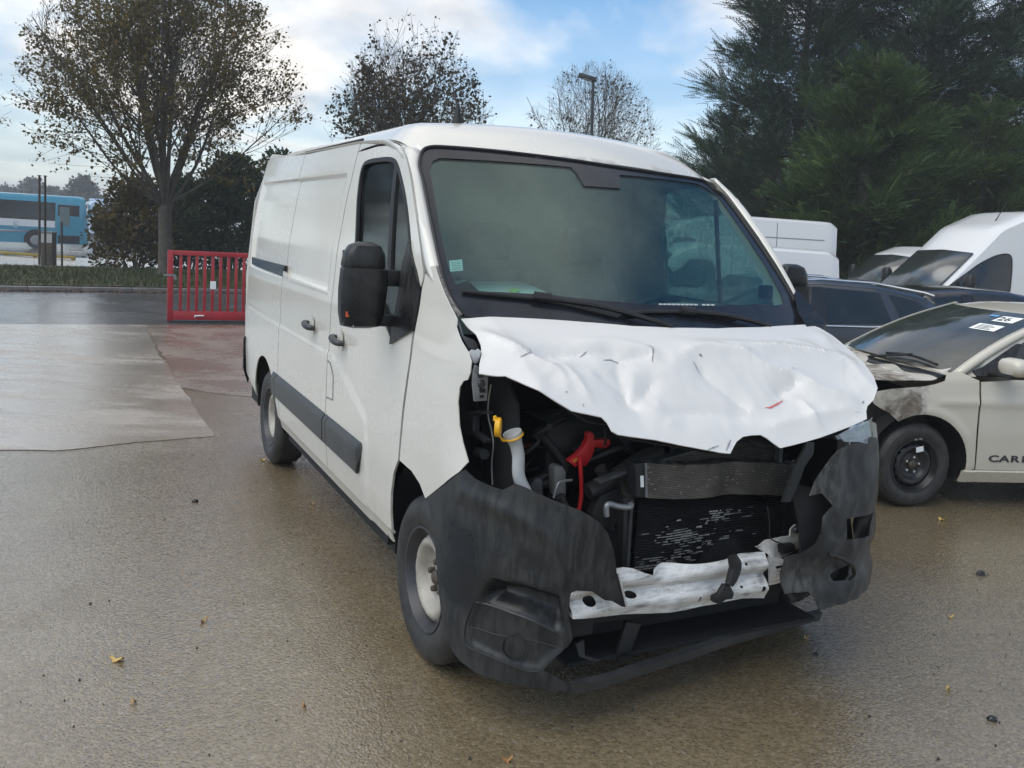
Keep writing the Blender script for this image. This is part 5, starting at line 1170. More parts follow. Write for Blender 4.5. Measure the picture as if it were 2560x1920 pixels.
# coaches
def text_mesh(name, txt, size, mat, parent, mtx, ext=.002, bold=.012):
    cu = bpy.data.curves.new(name, 'FONT'); cu.body = txt; cu.size = size; cu.extrude = ext; cu.offset = bold*size; cu.resolution_u = 3
    ob = bpy.data.objects.new(name+'_tmp', cu); COL.objects.link(ob); bpy.context.view_layer.update()
    me = bpy.data.meshes.new_from_object(ob.evaluated_get(bpy.context.evaluated_depsgraph_get())); bpy.data.objects.remove(ob)
    me.materials.clear(); o = link(name, me, mat, parent); o.matrix_local = mtx; return o
BT = simple('turquoise_coach_paint', (.040, .25, .36), .25, coat=.5, var=.06); BD = simple('blue_swoosh_paint', (.03, .17, .42), .3, coat=.4); BW = simple('white_coach_paint', (.72, .74, .76), .3, coat=.4, var=.04)
BG = simple('dark_coach_glass', (.012, .014, .018), .08, var=.2)
def coach(name, loc, yaw, label, L=12.0, W=2.5, Hh=3.15, col=BT, letters=None, group='coaches'):
    t = thing(name, loc, yaw, label, 'coach', group)     # x forward, y left; right side faces the camera
    mb = MB(); prof = [(-W/2, .32), (-W/2-.01, 1.2), (-W/2+.01, 1.9), (-W/2+.06, Hh-.30), (-W/2+.22, Hh-.06), (-W/2+.5, Hh), (W/2-.5, Hh), (W/2-.22, Hh-.06), (W/2-.06, Hh-.30), (W/2, 1.9), (W/2, .32)]
    st = [(-L, .97), (-L+.15, 1.0), (-.35, 1.0), (-.12, .985), (0, .93)]; vv = []; n = len(prof)
    for (x, k) in st:
        for (y, z) in prof: vv.append((x+(.0 if z < 1.5 else -.10*(z-1.5)*(1 if x > -.4 else 0)), y*k, .32+(z-.32)*(1-(1-k)*.4)))
    ff = [(i*n+j, i*n+(j+1) % n, (i+1)*n+(j+1) % n, (i+1)*n+j) for i in range(len(st)-1) for j in range(n)]+[tuple(range(n))[::-1], tuple((len(st)-1)*n+j for j in range(n))]
    mb.add(vv, ff); mb.build('body', col, t, 40)
    def sp(nm, poly, mat, d=.012, parent=t, th=.01):
        m_ = MB(); k = len(poly); q = [(x, -(W/2+d-(.0 if z < 1.9 else (z-1.9)*.055)), z) for x, z in poly]; m_.add(q+[(x, y+th, z) for x, y, z in q], [tuple(range(k)), tuple(range(k, 2*k))[::-1]]+[(i, i+k, (i+1) % k+k, (i+1) % k) for i in range(k)]); return m_.build(nm, mat, parent)
    bk = sp('window_band', [(-L+.4, 1.72), (-1.75, 1.66), (-1.72, 2.72), (-L+.4, 2.78)], BG)
    for i in range(5):
        x0 = -L+.5+i*1.92; sp('window_pane', [(x0, 1.80), (x0+1.86, 1.78), (x0+1.86, 2.66), (x0, 2.68)], simple('coach_window_tint', (.02, .024, .03), .04), .018, bk, .004)
    sp('white_side_panel', [(-9.2, 1.62), (-8.0, 1.25), (-6.6, 1.02), (-4.5, .98), (-2.6, 1.05), (-1.75, 1.20), (-1.75, 1.66), (-9.2, 1.70)], BW, .008)
    sp('blue_swoosh', [(-L+.2, 1.70), (-10.2, 1.70), (-9.2, 1.55), (-8.0, 1.16), (-6.6, .94), (-6.9, .90), (-8.4, 1.02), (-9.8, 1.30), (-L+.2, 1.45)], BD, .016)
    sp('red_stripe', [(-6.6, .965), (-4.5, .93), (-2.6, 1.0), (-2.6, 1.03), (-4.5, .965), (-6.6, 1.0)], simple('red_stripe_paint', (.45, .12, .12), .4), .017)
    dr = sp('front_door', [(-1.60, .38), (-.45, .38), (-.47, 2.62), (-1.60, 2.62)], BG, .014)
    sp('door_pane', [(-1.50, 1.40), (-.98, 1.40), (-.98, 2.5), (-1.50, 2.5)], simple('pale_door_glass', (.10, .15, .16), .06), .018, dr); 
    for wx in (-2.75, -9.0):
        ar = [(wx+.62*math.cos(a), .5+.62*math.sin(a)) for a in np.linspace(-.25, math.pi+.25, 16)]; sp('wheel_arch', ar, M['bay'], .019)
        m_ = MB(); m_.lathe([(.30, -.03), (.34, -.06), (.48, -.07), (.50, .0), (.50, .25), (.2, .25), (.0, .02), (.2, .02), (.30, -.03)], 32, 'y', (wx, -W/2-.02, .5)); m_.build('wheel', M['tyre'], t, 40)
        m_ = MB(); m_.lathe([(.20, -.055), (0, -.055)], 20, 'y', (wx, -W/2-.02, .5)); m_.lathe([(.29, -.04), (.20, -.055)], 20, 'y', (wx, -W/2-.02, .5)); m_.build('hubcap', simple('coach_hub', (.3, .3, .3), .4, .4), t)
    fw = MB(); fw.add([(.012, -W/2*.86, 1.25), (.012, W/2*.86, 1.25), (-.14, W/2*.82, 2.75), (-.14, -W/2*.82, 2.75)], [(0, 1, 2, 3)]); 
    f_ = fw.build('windscreen', BG, t); md = f_.modifiers.new('s', 'SOLIDIFY'); md.thickness = .03
    for sg in (-1, 1):
        m_ = MB(); m_.box((.0, sg*.85-.18, .62), (.02, sg*.85+.18, .80)); m_.build('headlight', M['milky'], t, bevel=.008)
        m_ = MB(); m_.box((.05, sg*(W/2+.12)-.09, 1.95), (.18, sg*(W/2+.12)+.09, 2.45)); m_.tube([(.0, sg*(W/2-.1), 2.75), (.10, sg*(W/2+.1), 2.70), (.11, sg*(W/2+.12), 2.4)], .03, 6); mr = m_.build('mirror', BT if col is BT else BW, t, bevel=.02); mr['kind'] = 'stuff'
    ac = MB(); ac.box((-L+2.0, -.9, Hh-.01), (-L+6.3, .9, Hh+.24)); ac.build('roof_air_unit', col, t, bevel=.09, seg=3)
    if letters:
        x0 = -7.0
        for k, ch in enumerate(letters):
            text_mesh('letter', ch, .50, simple('grey_blue_lettering', (.36, .47, .60), .4), t, Matrix.Translation((-6.6+k*.90, -(W/2+.022), 1.17)) @ Matrix.Rotation(math.radians(90), 4, 'X'))
    return t
c1 = at_depth(219, 590, 54.0)
coach('coach', (c1[0], c1[1], -.82), math.radians(27), 'turquoise coach with dark windows and white side panel at the left', letters='OISE')
c2 = at_depth(262, 585, 78.0)
coach('coach', (c2[0], c2[1], -.82), math.radians(-62), 'pale blue and white coach front beyond the turquoise one', col=simple('pale_blue_coach_paint', (.45, .58, .72), .3, coat=.4))
# ================================================================== parked vehicles on the right
def auto_glass(name, col=(.014, .017, .018), rough=.05):
    m, nt, out = nodes(name); c = obj_coord(nt); f = noise_tex(nt, c, 5, 4, .6)
    b = bsdf(nt, out, ramp(nt, f, [(.3, tuple(x*.7 for x in col)), (.7, tuple(x*1.5 for x in col))]), rough, 0, 0.25, None, 0.6); b.inputs['IOR'].default_value = 1.5; return m
AG = auto_glass('parked_car_glass')
AGW = auto_glass('parked_windscreen_glass', (.03, .037, .037), .25); AGW.node_tree.nodes['Principled BSDF'].inputs['Coat Weight'].default_value = 1.0; AGW.node_tree.nodes['Principled BSDF'].inputs['Coat IOR'].default_value = 1.65; AGW.node_tree.nodes['Principled BSDF'].inputs['Coat Roughness'].default_value = .24
class Shell:
    def __init__(s, st): s.st = sorted(st); s.x = [q[0] for q in s.st]
    def at(s, x): return [interp(x, s.x, [q[k] for q in s.st]) for k in range(1, 7)]
    def sec(s, x):
        zb, ze, zt, wl, we, wt = s.at(x); zm = min(ze, zb+.14)
        return [(wl*.92, zb), (wl*.985, zb+.05), (wl, zm), ((wl+we)/2+.008, (zm+ze)/2), (we, ze), (wt+.05*(we-wt > .1), zt-.055), (wt-.02, zt-.012), (wt*.62, zt+.006), (0, zt+.014)]
    def Y(s, x, z):
        q = s.sec(x)[:7]; return interp(z, [p[1] for p in q], [p[0] for p in q])
    def build(s, parent, mat, n=60, x0=None, x1=None, imin=0, name='body'):
        xs = np.linspace(x0 if x0 is not None else s.x[0], x1 if x1 is not None else s.x[-1], n); V = []; F = []
        m = None
        for x in xs:
            q = s.sec(x)[imin:]; ring = [(x, y, z) for y, z in q]+[(x, -y, z) for y, z in q[-2::-1]]; m = len(ring); V += ring
        for i in range(n-1):
            for k in range(m-1): F.append((i*m+k, i*m+k+1, (i+1)*m+k+1, (i+1)*m+k))
        F += [tuple(range(m)), tuple((n-1)*m+k for k in range(m))[::-1]]
        return mesh_obj(name, V, F, mat, parent, 32)
    def patch(s, name, poly, mat, parent, d=.004, sg=1, th=.006, step=.08, holes=()):
        return panel(name, poly, lambda x, z: (x, sg*(s.Y(x, z)+d), z), mat, parent, holes=holes, step=step, thick=th)
def wheel_s(parent, loc, sg, R, rr, w, rim):
    o = bpy.data.objects.new('wheel', None); COL.objects.link(o); o.parent = parent; o.location = loc; H = w/2
    m_ = MB(); m_.lathe([(rr, sg*H*.85), (rr+.02, sg*H), ((R+rr)/2, sg*H*1.08), (R-.015, sg*H*.95), (R, sg*H*.7), (R, -sg*H*.7), (R-.02, -sg*H), (rr, -sg*H*.85)], 40, 'y'); m_.build('tyre', M['tyre'], o, 30)
    m_ = MB(); m_.lathe([(0, sg*H*.55), (.06, sg*H*.6), (.08, sg*H*.35), (rr*.7, sg*H*.55), (rr*.85, sg*H*.3), (rr*.95, sg*H*.8), (rr+.003, sg*H*.9)], 40, 'y'); m_.build('rim', rim, o, 40); return o
# ---- beige burnt hatchback
CARYAW = math.radians(189); CARF = Frame(2.80, 6.98, CARYAW)
car = thing('burnt_hatchback', (2.80, 6.98, 0), CARYAW, 'cream hatchback with scorched front wing and buckled bonnet beside the white van', 'car')
def burnt_paint():
    m, nt, out = nodes('cream_paint_scorched'); c = obj_coord(nt); sep = nd(nt, 'ShaderNodeSeparateXYZ'); nt.links.new(c, sep.inputs[0])
    n1 = noise_tex(nt, c, 5, 6, .7, .8); n2 = noise_tex(nt, c, 22, 5, .7)
    x = mathn(nt, 'ADD', sep.outputs['X'], mathn(nt, 'MULTIPLY', mathn(nt, 'SUBTRACT', n1, .5), .22))
    f = ramp(nt, mathn(nt, 'ADD', mathn(nt, 'MULTIPLY', x, 1.0), .5), [(.50, (0, 0, 0)), (.56, (1, 1, 1))])       # wear has its own ragged edge
    soot = mathn(nt, 'MULTIPLY', ramp(nt, n1, [(.42, (0, 0, 0)), (.60, (1, 1, 1))]), f)
    cc = mixc(nt, mathn(nt, 'MULTIPLY', f, .55), (.55, .52, .44), (.36, .34, .30))
    cc = mixc(nt, soot, cc, mixc(nt, n2, (.05, .042, .035), (.20, .16, .12)))
    edge = mathn(nt, 'MULTIPLY', ramp(nt, x, [(.02, (0, 0, 0)), (.045, (1, 1, 1)), (.07, (0, 0, 0))]), ramp(nt, n2, [(.45, (0, 0, 0)), (.6, (1, 1, 1))]))
    cc = mixc(nt, edge, cc, (.62, .62, .60))
    bsdf(nt, out, cc, mathn(nt, 'ADD', .28, mathn(nt, 'MULTIPLY', f, .35)), 0, 0, bump(nt, n1, .12, .01)); return m
CRM = paint_mat('cream_paint', (.56, .53, .45), amount=.10, zref=.6); CRB = burnt_paint()
def carY(x, z):
    y = interp(z, [.18, .30, .55, .80, .93, 1.38, 1.46], [.80, .855, .870, .865, .845, .62, .50])
    if x > .3: y -= .30*(x-.3)**2
    return y
def cs(px, py):
    p = CARF.hit(lambda P: P[1]-carY(P[0], P[2]), px, py, 3, 12); return (p[0], p[2])
CS = lambda pts: [cs(*p) for p in pts]
def cmap(d): 
    def f(x, z):
        e = d
        e += .010*math.exp(-((z-(.775+.06*(-x-.4)*.3))/.022)**2)*sstep(.0, -.15, x)      # tornado line
        e += .012*math.exp(-((math.hypot(x-.02, z-.31)-.40)/.03)**2)*(1 if z > .2 and x > -.45 else 0)
        return (x, carY(x, z)+e, z)
    return f
wing = CS([(2367, 932), (2400, 930), (2428, 944), (2447, 952), (2447, 985), (2440, 1080), (2433, 1172), (2402, 1176)])
arch = [(.015+.375*math.cos(a), .31+.375*math.sin(a)) for a in np.linspace(math.radians(196), math.radians(58), 20)]
front_tear = CS([(2244, 1045), (2222, 1032), (2200, 1020), (2185, 1010)])
wtop = CS([(2195, 978), (2230, 972), (2270, 969), (2310, 966), (2340, 960), (2362, 952)])
panel('front_wing', wing+arch+front_tear[1:]+[(.44, .79), (.44, .83)]+wtop, cmap(0), CRB, car, step=.022, thick=.006)
dtop = [(-.41, .935), (-1.35, .965)]
panel('front_door', CS([(2452, 955), (2452, 985), (2445, 1080), (2437, 1173)])+[(-1.36, .285), (-1.36, .965), (-.9, .96)], cmap(0), CRM, car, step=.03, thick=.006)
panel('side_sill', [(-.345, .285), (-2.2, .285), (-2.2, .20), (-.335, .20)], cmap(.006), CRM, car, step=.05, thick=.02)
rearside = [(-1.37, .285), (-2.17, .285)]+[(-2.55+.375*math.cos(a), .31+.375*math.sin(a)) for a in np.linspace(0, math.pi, 16)]+[(-2.93, .30), (-3.15, .35), (-3.20, .9), (-3.1, .98), (-1.37, .965)]
panel('rear_side', rearside, cmap(0), CRM, car, step=.05, thick=.006)
fars = [(.6, .35), (.68, .75), (.35, .86), (-.4, .935), (-3.1, .98), (-3.2, .9), (-3.15, .35), (-2.93, .3)]+[(-2.55+.375*math.cos(a), .31+.375*math.sin(a)) for a in np.linspace(math.pi, 0, 12)]+[(-2.17, .22), (-.36, .22)]+[(.015+.375*math.cos(a), .31+.375*math.sin(a)) for a in np.linspace(math.pi, 0, 12)]
panel('far_side', fars, lambda x, z: (x, -carY(x, z), z), CRM, car, step=.08, thick=.006)
# greenhouse
GH_ = Shell([(-.20, .90, .95, .97, .80, .79, .72), (-.45, .90, .955, 1.09, .80, .80, .70), (-.75, .90, .96, 1.25, .81, .82, .64), (-1.05, .90, .965, 1.385, .82, .83, .58), (-1.35, .90, .97, 1.435, .83, .84, .56), (-1.9, .90, .975, 1.445, .83, .84, .55), (-2.5, .90, .98, 1.40, .83, .83, .54), (-3.0, .90, .98, 1.20, .80, .80, .52), (-3.15, .90, .97, 1.0, .78, .77, .55)])
GH_.build(car, CRM, 50, imin=2, name='roof')
def wsx(y, t):          # windscreen surface: t 0 bottom .. 1 top
    w = .74-.16*t; a = (y/.74)**2
    return (-.14-.13*a-.86*t+.02*math.sin(math.pi*t), y*(w/.74), .965+.405*t+.03*math.sin(math.pi*t)-.015*a*(1-t))
cws = panel('windscreen', [(-.74, .0), (.74, .0), (.74, 1.0), (-.74, 1.0)], lambda y, t: tuple(np.array(wsx(y, t))+np.array([.012, 0, .022])), auto_glass('hatchback_windscreen_glass', (.035, .042, .042), .04), car, step=.1, thick=.006)
for sgn in (-1, 1):
    A = [np.array(wsx(sgn*.74, t))+np.array([.016, 0, .024]) for t in np.linspace(-.03, 1.03, 14)]; B = [p+np.array([-.06-.02*t, sgn*(.045), -.012]) for t, p in zip(np.linspace(0, 1, 14), A)]
    loft('windscreen_pillar', [A, [(a+b)/2+np.array([.0, sgn*.012, .01]) for a, b in zip(A, B)], B], CRM, car, 60, thick=.006)
mb = MB(); L0 = [np.array(wsx(y, -.04))+np.array([.03, 0, .018]) for y in np.linspace(-.74, .74, 16)]; loft('scuttle', [L0, [p+np.array([.09, 0, -.03]) for p in L0]], M['black'], car, thick=.004)
m_ = MB(); pts = [np.array(wsx(y, t))+np.array([.03, 0, .04]) for y, t in ((.10, .02), (.35, .06), (.62, .02))]; m_.tube(spline(pts, 5), .010, 6); m_.tube([tuple(np.array(wsx(.35, .06))+np.array([.03, 0, .05])), tuple(np.array(wsx(.0, -.05))+np.array([.05, 0, .03]))], .010, 6); wi = m_.build('wiper', M['rubber'], car, 60); wi['kind'] = 'stuff'
stk = [wsx(.50, .80), wsx(.66, .80), wsx(.66, .92), wsx(.50, .92)]
def on_ws(name, y0, y1, t0, t1, mat, lift=.020, parent=cws):
    return panel(name, [(y0, t0), (y1, t0), (y1, t1), (y0, t1)], lambda y, t: tuple(np.array(wsx(y, t))+np.array([.012, 0, .022])+np.array([.42, 0, .9])*(lift-.016)), mat, parent, step=.05, thick=.0008)
INK = simple('black_ink', (.02, .02, .02), .6)

on_ws('number_sticker', .40, .60, .78, .90, M['paper']); on_ws('info_sticker', .36, .60, .60, .71, M['paper']); on_ws('blue_sticker', .27, .36, .87, .90, simple('blue_sticker', (.12, .35, .60), .5))
for k in range(4): on_ws('sticker_line', .40, .55-.03*(k % 2), .615+k*.022, .623+k*.022, INK, .0215)
P0 = np.array(wsx(.425, .80))+np.array([.42, 0, .9])*.0065+np.array([.012, 0, .022]); ey = np.array(wsx(.66, .81))-np.array(wsx(.505, .81)); ey /= np.linalg.norm(ey); ez = np.array(wsx(.505, .95))-np.array(wsx(.505, .81)); ez -= ey*(ez@ey); ez /= np.linalg.norm(ez); nn_ = np.cross(ey, ez)
text_mesh('sticker_number', '26', .105, INK, cws, Matrix(((ey[0], ez[0], nn_[0], P0[0]), (ey[1], ez[1], nn_[1], P0[1]), (ey[2], ez[2], nn_[2], P0[2]), (0, 0, 0, 1))), .0006)
gw = GH_.patch('side_window', [(-.50, .975), (-1.33, .985), (-1.33, 1.36), (-1.10, 1.335), (-.80, 1.19)], AG, car, .006)
GH_.patch('rear_side_window', [(-1.42, .985), (-2.25, .995), (-2.2, 1.33), (-1.9, 1.37), (-1.42, 1.37)], AG, car, .006)
GH_.patch('window_frame', [(-.40, .955), (-.62, .962), (-.80, 1.19), (-.76, 1.19), (-.40, .985)], M['black'], car, .010, th=.008)
# mirror
mp = np.array(CARF.on(2530, 917, 1, .985)); m_ = MB(); rows = [(-.065, .5, .6), (-.055, .85, .85), (-.02, 1, 1), (.02, 1, 1), (.045, .85, .8), (.06, .4, .4)]; vv = []
for (dz, kx, ky) in rows:
    for k in range(20):
        a = 2*math.pi*k/20; c, s = math.cos(a), math.sin(a); vv.append((mp[0]-.02+.075*kx*math.copysign(abs(c)**.7, c), mp[1]+.115*ky*math.copysign(abs(s)**.7, s), mp[2]+dz+.1*0))
m_.add(vv, [(i*20+k, i*20+(k+1) % 20, (i+1)*20+(k+1) % 20, (i+1)*20+k) for i in range(5) for k in range(20)]+[tuple(range(20))[::-1], tuple(100+k for k in range(20))]); cm = m_.build('door_mirror', CRM, car, 50)
m_ = MB(); m_.box((mp[0]-.10, .80, mp[2]-.085), (mp[0]+.05, mp[1]+.06, mp[2]-.05)); m_.build('mirror_foot', M['black'], cm, bevel=.012)
# bonnet: lifted, scorched, with soot
bq = [(.62, -.60), (.60, .62), (.45, .70), (.20, .76), (-.02, .775), (-.10, .77), (-.16, .70), (-.20, .4), (-.21, 0), (-.20, -.4), (-.16, -.74), (.1, -.77), (.4, -.72)]
def bonmap(x, y): return (x, y, .955-.13*max(0, x+.15)**1.4-.03*(y/.75)**2+.025*noise.noise(Vector((x*4, y*4, 6)))+.03*sstep(.1, .45, x)*sstep(.3, .7, y))
panel('bonnet', spline(bq, 3, True), bonmap, CRB, car, step=.035, thick=.006)
mb = MB(); mb.box((-.15, -.72, .35), (.42, .70, .80)); mb.build('engine_bay', M['bay'], car, bevel=.04)
mb = MB(); mb.box((.42, -.60, .30), (.58, .55, .62)); mb.build('front_crossmember', M['dark'], car, bevel=.03)
for xx in (.015, -2.55):
    m_ = MB(); n = 14; vo = []
    for a in np.linspace(-.1, math.pi+.1, n):
        for y in (.50, .855): vo.append((xx+.385*math.cos(a), y, .31+.385*math.sin(a)))
    m_.add(vo, [(2*i, 2*i+1, 2*i+3, 2*i+2) for i in range(n-1)]); m_.add([(xx+.385*math.cos(a), .50, .31+.385*math.sin(a)) for a in np.linspace(-.1, math.pi+.1, n)], [tuple(range(n))]); m_.build('wheel_arch_liner', M['bay'], car)
mb = MB(); mb.box((-3.1, -.75, .18), (-.36, .75, .30)); mb.build('underbody', M['bay'], car)
M['blackrim'] = simple('black_steel_rim', (.018, .018, .019), .35, .2, var=.4, scale=20)
cprof = [(0, -.045), (.03, -.045), (.075, -.050), (.09, -.046), (.12, -.012), (.132, -.010), (.145, -.022), (.162, -.048), (.175, -.060), (.20, -.06)]
cw = wheel(car, (.03, .755, .305), 1, .305, .192, .185, M['blackrim'], 15, .150, .0135, math.radians(6), 5, M['chromebolt'], M['bolt'], cprof, .055, .012, M['blackrim'])
m_ = MB(); m_.box((-.055, .086, .10), (.005, .088, .138), Matrix.Rotation(.18, 3, 'Y')); m_.build('wheel_label', M['paper'], cw)
for (x, z) in ((-.015, .196), (.025, .192)):
    m_ = MB(); m_.box((x-.013, .090, z-.006), (x+.013, .0975, z+.006)); m_.build('balance_weight', M['greymetal'], cw)
for x, sg in ((.03, -1), (-2.55, 1), (-2.55, -1)): wheel_s(car, (x, sg*.755, .305), sg, .305, .192, .185, M['blackrim'])
# lettering cut off by the picture edge
c0_ = cs(2468, 1153)
dm_ = simple('grey_lettering', (.030, .030, .032), .5)
for k, ch in enumerate('CARR'):
    text_mesh('letter', ch, .066, dm_, car, Matrix.Translation((c0_[0]-.088*k, carY(c0_[0], c0_[1])+.0095, c0_[1])) @ Matrix.Rotation(math.pi, 4, 'Z') @ Matrix.Rotation(math.radians(90), 4, 'X') @ Matrix.Diagonal((1.75, 1, 1, 1)), .002, .03)
# ---- dark blue-grey hatch and a second dark car behind it
DKP = paint_mat('dark_grey_blue_paint', (.030, .036, .046), dirt=(.10, .10, .10), amount=.12, rough=.2)
DKP2 = paint_mat('black_car_paint', (.014, .015, .018), dirt=(.08, .08, .08), amount=.12, rough=.16)
def hatch(loc, yaw, label, paint, zs=1.0, trim=True):
    t = thing('parked_car', (loc[0], loc[1], 0), yaw, label, 'car', 'dark cars parked side by side')
    Sx = Shell([(.86, .32, .62*zs, .64*zs, .66, .66, .58), (.72, .26, .80*zs, .84*zs, .80, .79, .70), (.0, .22, .93*zs, 1.00*zs, .87, .85, .74), (-.38, .22, .95*zs, 1.03*zs, .88, .86, .74), (-1.15, .22, .98*zs, 1.41*zs, .88, .86, .58), (-1.7, .22, 1.0*zs, 1.46*zs, .88, .86, .58), (-2.3, .22, 1.02*zs, 1.45*zs, .88, .86, .57), (-2.9, .24, 1.08*zs, 1.37*zs, .87, .84, .55), (-3.25, .28, 1.08*zs, 1.24*zs, .85, .82, .54), (-3.42, .34, .98*zs, 1.0*zs, .80, .78, .60)])
    Sx.build(t, paint, 70)
    for sg in (1, -1):
        Sx.patch('front_window', [(-.62, 1.0*zs), (-1.58, 1.01*zs), (-1.56, 1.37*zs), (-1.2, 1.33*zs)], AG, t, .004, sg); Sx.patch('rear_window', [(-1.70, 1.015*zs), (-2.44, 1.045*zs), (-2.36, 1.36*zs), (-1.72, 1.385*zs)], AG, t, .004, sg); Sx.patch('quarter_window', [(-2.56, 1.06*zs), (-3.02, 1.12*zs), (-2.80, 1.29*zs), (-2.48, 1.345*zs)], AG, t, .004, sg)
        Sx.patch('pillar_trim', [(-1.595, 1.01*zs), (-1.69, 1.01*zs), (-1.71, 1.39*zs), (-1.575, 1.385*zs)], M['blackgloss'], t, .005, sg)
        if trim:
            m_ = MB(); m_.tube([(x, sg*(Sx.Y(x, z)+.008), z) for x, z in ((-.45, .975), (-1.6, .992), (-2.2, 1.005), (-2.7, 1.05), (-3.02, 1.115))], .011, 6); m_.build('chrome_trim', M['chrome'], t)
            m_ = MB(); m_.tube([(x, sg*.60, z) for x, z in ((-.95, 1.33), (-1.15, 1.42), (-1.7, 1.475), (-2.3, 1.465), (-2.9, 1.39), (-3.02, 1.36))], .014, 6); m_.build('roof_rail', M['chrome'], t)
        for x in (0, -2.6): wheel_s(t, (x, sg*.78, .32), sg, .32, .21, .2, M['darkrim'])
    w = MB(); w.add([(-.42, -.70, 1.04*zs), (-.42, .70, 1.04*zs), (-1.12, .56, 1.41*zs), (-1.12, -.56, 1.41*zs)], [(0, 1, 2, 3)]); o = w.build('windscreen', AG, t); o.modifiers.new('s', 'SOLIDIFY').thickness = .03
    w = MB(); w.add([(-2.97, -.56, 1.36*zs), (-2.97, .56, 1.36*zs), (-3.36, .66, 1.06*zs), (-3.36, -.66, 1.06*zs)], [(0, 1, 2, 3)]); o = w.build('rear_screen', AG, t); o.modifiers.new('s', 'SOLIDIFY').thickness = .05
    w = MB(); w.box((-3.14, -.50, 1.345*zs), (-2.86, .50, 1.385*zs)); w.build('roof_spoiler', paint, t, bevel=.012)
    for sg in (-1, 1):
        w = MB(); w.box((-3.42, sg*.72-.10, .86*zs), (-3.30, sg*.72+.10, 1.0*zs)); w.build('tail_light', simple('tail_red', (.3, .02, .02), .2), t, bevel=.02); w = MB(); w.box((.66, sg*.62-.14, .66*zs), (.80, sg*.62+.12, .76*zs)); w.build('headlight', M['chrome'], t, bevel=.02)
        w = MB(); w.box((-.62, sg*.95-.09, 1.0*zs), (-.52, sg*.95+.09, 1.13*zs)); w.build('door_mirror', paint, t, bevel=.03)
    return t
SY = math.radians(186); p = at_depth(2210, 780, 9.6); fwd = np.array([math.cos(SY), math.sin(SY)]); lf = np.array([-math.sin(SY), math.cos(SY)])
def place(px, py, depth, lx, ly, yaw):      # origin so that local (lx, ly) sits on that ray at that depth
    q = at_depth(px, py, depth)[:2]; f = np.array([math.cos(yaw), math.sin(yaw)]); l = np.array([-math.sin(yaw), math.cos(yaw)]); return q-f*lx-l*ly
o1 = place(2160, 780, 9.4, -2.1, .86, SY); suv = hatch(o1, SY, 'dark grey-blue hatchback with chrome window line between the vans', DKP)
q_ = MB(); 
pl = [np.array((-3.40, y, z)) for y, z in ((.30, 1.0), (.62, 1.0), (.60, 1.16), (.30, 1.16))]; pl = [p+np.array([(1.16-p[2])*-.0+.0, 0, 0]) for p in pl]
q_.add([tuple(p) for p in pl]+[(p[0]+.003, p[1], p[2]) for p in pl], [(0, 1, 2, 3), (7, 6, 5, 4)]); 
pap = panel('paper_notice', [(-2.98, 1.16), (-3.22, 1.10), (-3.28, 1.19), (-3.05, 1.26)], lambda x, z: (x, .87-.2*(z-1.1), z), M['paper'], suv, step=.1, thick=.002)
o2 = place(2440, 745, 10.9, -1.8, .60, SY); hatch(o2, SY, 'black car whose roof shows between the grey hatchback and the cream car', DKP2, .97, False)
